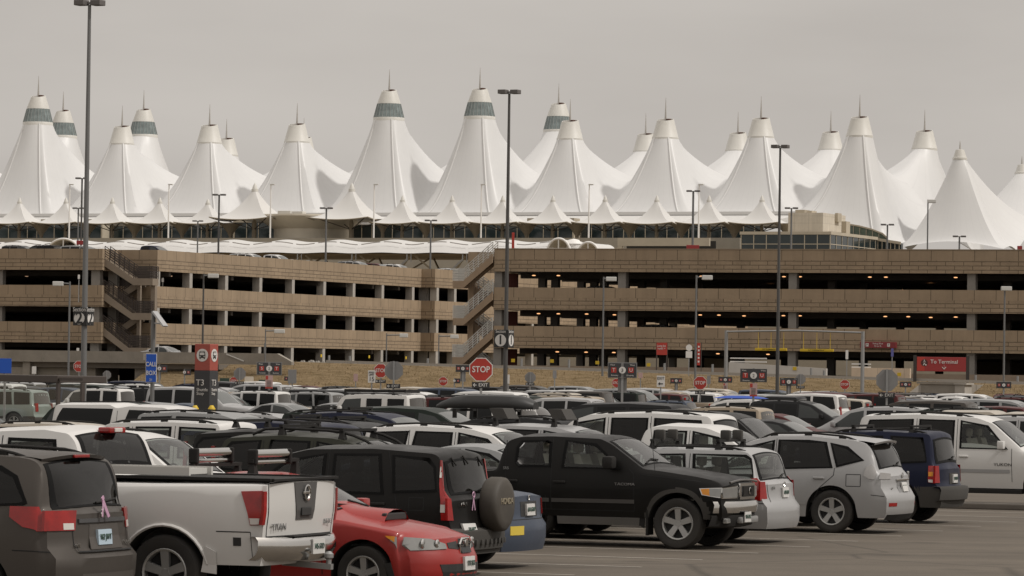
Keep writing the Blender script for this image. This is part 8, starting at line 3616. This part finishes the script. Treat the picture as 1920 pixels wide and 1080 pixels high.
mb.bar((xx, -.115, zc - 1 * s), (xx, -.115, zc - 8.5 * s), .012, 1.1 * s)
mb.hexa([(xx - 4 * s, -.12, zc - 5.4 * s), (xx, -.12, zc - 10 * s), (xx, -.112, zc - 10 * s), (xx - 4 * s, -.112, zc - 5.4 * s), (xx - 3.2 * s, -.12, zc - 4.6 * s), (xx, -.12, zc - 8.2 * s), (xx, -.112, zc - 8.2 * s), (xx - 3.2 * s, -.112, zc - 4.6 * s)])
mb.hexa([(xx, -.12, zc - 10 * s), (xx + 4 * s, -.12, zc - 5.4 * s), (xx + 4 * s, -.112, zc - 5.4 * s), (xx, -.112, zc - 10 * s), (xx, -.12, zc - 8.2 * s), (xx + 3.2 * s, -.12, zc - 4.6 * s), (xx + 3.2 * s, -.112, zc - 4.6 * s), (xx, -.112, zc - 8.2 * s)])
mb.build('arrow', M_SWHITE, o)
mb = MB()
cx = -w / 2 + 14 * s
mb.lathe([(.001, -.118), (6.5 * s, -.118), (6.5 * s, -.113)], 24, c=(cx, 0, zc + 2.5 * s), axis='Y')
d = mb.build('disc', mat('sign_disc_brown', (.06, .012, .01), .6), o)
mb = MB()
yy = -.124
mb.lathe([(.001, yy), (1.0 * s, yy), (1.0 * s, yy + .004)], 12, c=(cx, 0, zc + 7.2 * s), axis='Y')
for a_, b_, w_ in (((0, 5.8), (0, 1.8), 1.9), ((0, 2), (-2, -2.4), 1.1), ((0, 2), (1.4, -.3), 1.1), ((1.4, -.3), (2.4, -2.6), 1.0), ((-.4, 5.4), (-2.2, 2.8), .8), ((.4, 5.2), (2.3, 3.4), .8)):
    mb.bar((cx + a_[0] * s, yy, zc + a_[1] * s), (cx + b_[0] * s, yy, zc + b_[1] * s), .004, w_ * s)
mb.box(cx + 2.4 * s, cx + 4.2 * s, yy - .002, yy + .002, zc - 2.4 * s, zc - .6 * s)
mb.build('walker_symbol', M_SWHITE, d)
# parking sign fixed to the right garage front
a0, z0 = RG.hit(1613, 642, -.3)
a1, z1 = RG.hit(1680, 654, -.3)
t = thing('parking_sign', 'long dark red sign reading Parking West N to R fixed to the garage front', 'sign', RG.p((a0 + a1) / 2, -.3, 0), RG.rot)
w = a1 - a0
zc, h = (z0 + z1) / 2 + .05, abs(z0 - z1)
mb = MB()
mb.bbox(-w / 2, w / 2, -.08, .28, zc - h / 2, zc + h / 2, .01)
o = mb.build('panel', mat('sign_maroon', (.20, .022, .026), .5), t)
text(o, 'Parking West', h * .36, 0, zc + h * .22, M_SWHITE, y=-.09, xs=.9)
text(o, 'N to R', h * .42, 0, zc - h * .2, M_SWHITE, y=-.09)
for sx in (-1, 1):
    mb = MB()
    mb.box(sx * w * .30 - h * .24, sx * w * .30 + h * .24, -.092, -.085, zc - h * .27, zc + h * .27)
    q_ = mb.build('parking_square', M_SWHITE, o)
    text(q_, 'P', h * .48, sx * w * .30, zc, M_BLACK, y=-.1)
t, o, zc, s = plain_sign('red_sign', 1241, 654, 20, 23, 322, M_RED, 'square red sign with two lines of white lettering between dark posts', 'sign', post=False, zb=2.6, lines=(('Long-bx', 5.6, -1, 5.5), ('hotel +', 5.6, -.5, .5)), tm=M_SWHITE)
for sx in (-1, 1):
    mb = MB()
    mb.box(sx * 9.6 * s - .05, sx * 9.6 * s + .05, -.01, .09, 0, zc + 11 * s)
    mb.build('post', M_BRN, t)
t, o, zc, s = plain_sign('red_sign', 1310, 664, 6, 42, 322, M_RED, 'narrow upright red sign seen edge-on right of the grey street lamp', 'sign', post=False, zb=2.6)
mb = MB()
for k in range(5):
    mb.box(-1.6 * s, 1.6 * s, -.04, -.033, zc + (14 - 7 * k) * s - .07, zc + (14 - 7 * k) * s + .07)
mb.build('lettering', M_SWHITE, o)
mb = MB()
mb.box(4.2 * s, 5.6 * s, -.02, .1, 0, zc + 22 * s)
mb.build('post', M_BRN, t)
t, zc, s = sign_root('sign_board', 1292, 652, 310, 'pale round-topped and square sign backs on one post left of the grey street lamp', 'sign', rot=0, zb=2.7)
post_of(t, zc + .3)
mb = MB()
mb.lathe([(.001, -.02), (6 * s, -.02), (6 * s, -.01)], 20, c=(0, 0, zc), axis='Y')
mb.build('round_plate', M_SWHITE, t)
mb = MB()
mb.box(-6 * s, 6 * s, -.02, -.01, zc - 19 * s, zc - 6.5 * s)
mb.build('square_plate', M_SWHITE, t)
# loading bay walls behind the road
w0, _ = RG.hit(1366, 690, -3.5)
w1, zz1 = RG.hit(1549, 690, -3.5)
za = RG.hit(1366, 679, -3.5)[1]
zb_ = RG.hit(1549, 691, -3.5)[1]
t = thing('ramp_wall', 'white sloping concrete ramp wall behind the height gantry', 'wall', RG.p(w0, -3.5, 0), RG.rot)
mb = MB()
mb.hexa([(0, 0, 1.8), (w1 - w0, 0, 1.8), (w1 - w0, .4, 1.8), (0, .4, 1.8), (0, 0, za), (w1 - w0, 0, zb_), (w1 - w0, .4, zb_), (0, .4, za)])
mb.build('wall', mat('white_concrete', (.52, .49, .45), .85, noise=(.6, .08)), t)
mb = MB()
for k in range(2):
    z = za + .05 + .28 * k
    mb.bar((.1, .1, z), (3.2, .1, z), .07, .1)
mb.build('railing', M_WHITE, t)
w2, _ = RG.hit(1596, 700, -3.2)
w3, _ = RG.hit(1706, 700, -3.2)
zc_ = RG.hit(1650, 690, -3.2)[1]
t = thing('ramp_wall', 'sunlit tan concrete wall left of the red terminal sign', 'wall', RG.p(w2, -3.2, 0), RG.rot)
mb = MB()
mb.box(0, w3 - w2, 0, .4, 1.8, zc_)
mb.build('wall', block_mat('sunlit_tan_concrete', Vector((.60, .48, .36)), 2.2, 2.2, .03, .75, offset=0, vary=.02, bump=.05), t)  # sunlight on the tan wall put into this pale colour
mb = MB()
for k in range(2):
    z = zc_ + .05 + .25 * k
    mb.bar((.0, .1, z), (1.6, .1, z), .07, .1)
mb.build('railing', M_WHITE, t)
# palm-like dark post on the ramp
# yellow hazard plates hung in the ground storey
for i, (px, py) in enumerate([(602, 667), (692, 669), (761, 671), (962, 676), (1035, 677), (1120, 680), (1216, 684), (1490, 691), (1686, 702)]):
    if px < 800:
        s_, z_ = LG.hitu(px, py, .02)
        p_ = LG.p(.02, s_, z_)
        rr = LG.rot + pi / 2
    else:
        a_, z_ = RG.hit(px, py, -.52 if px < 1400 else -3.6)
        p_ = RG.p(a_, -.52 if px < 1400 else -3.6, z_)
        rr = RG.rot
    mb = MB()
    mb.bbox(-.16, .16, -.03, .0, -.14, .14, .01)
    tag(mb.build('hazard_plate', M_YEL, None, loc=p_, rotz=rr), 'small yellow hazard plate at the garage ground storey', 'sign', 'small yellow plates on the garages')
# red banners and boxes on the right garage roof
for i, (px, py, wp, hp, label) in enumerate([(962, 452, 5, 32, 'narrow red banner on the right garage roof beside the central lamp post'), (1299, 463, 24, 7, 'low red barrier on the right garage roof below the tall twin-headed lamp'), (1912, 465, 9, 8, 'small red box on the right garage roof at the right edge'), (150, 455, 13, 8, 'small dark red box on the left garage roof by the tallest lamp post')]):
    Zr = 352 if px > 400 else 372
    q = un(px, py, Zr)
    s = Zr / FPX
    mb = MB()
    mb.bbox(-wp * s / 2, wp * s / 2, -.1, .1, -hp * s / 2 - (0 if i else .3), hp * s / 2, .02)
    tag(mb.build('red_banner' if i == 0 else 'red_barrier', M_DRED if i else M_RED, None, loc=q), label, 'banner' if i == 0 else 'barrier')
# overhead utility poles on the bank
for i, (px, pt, Z, zb0) in enumerate([(98, 640, 330, 0)]):
    pass
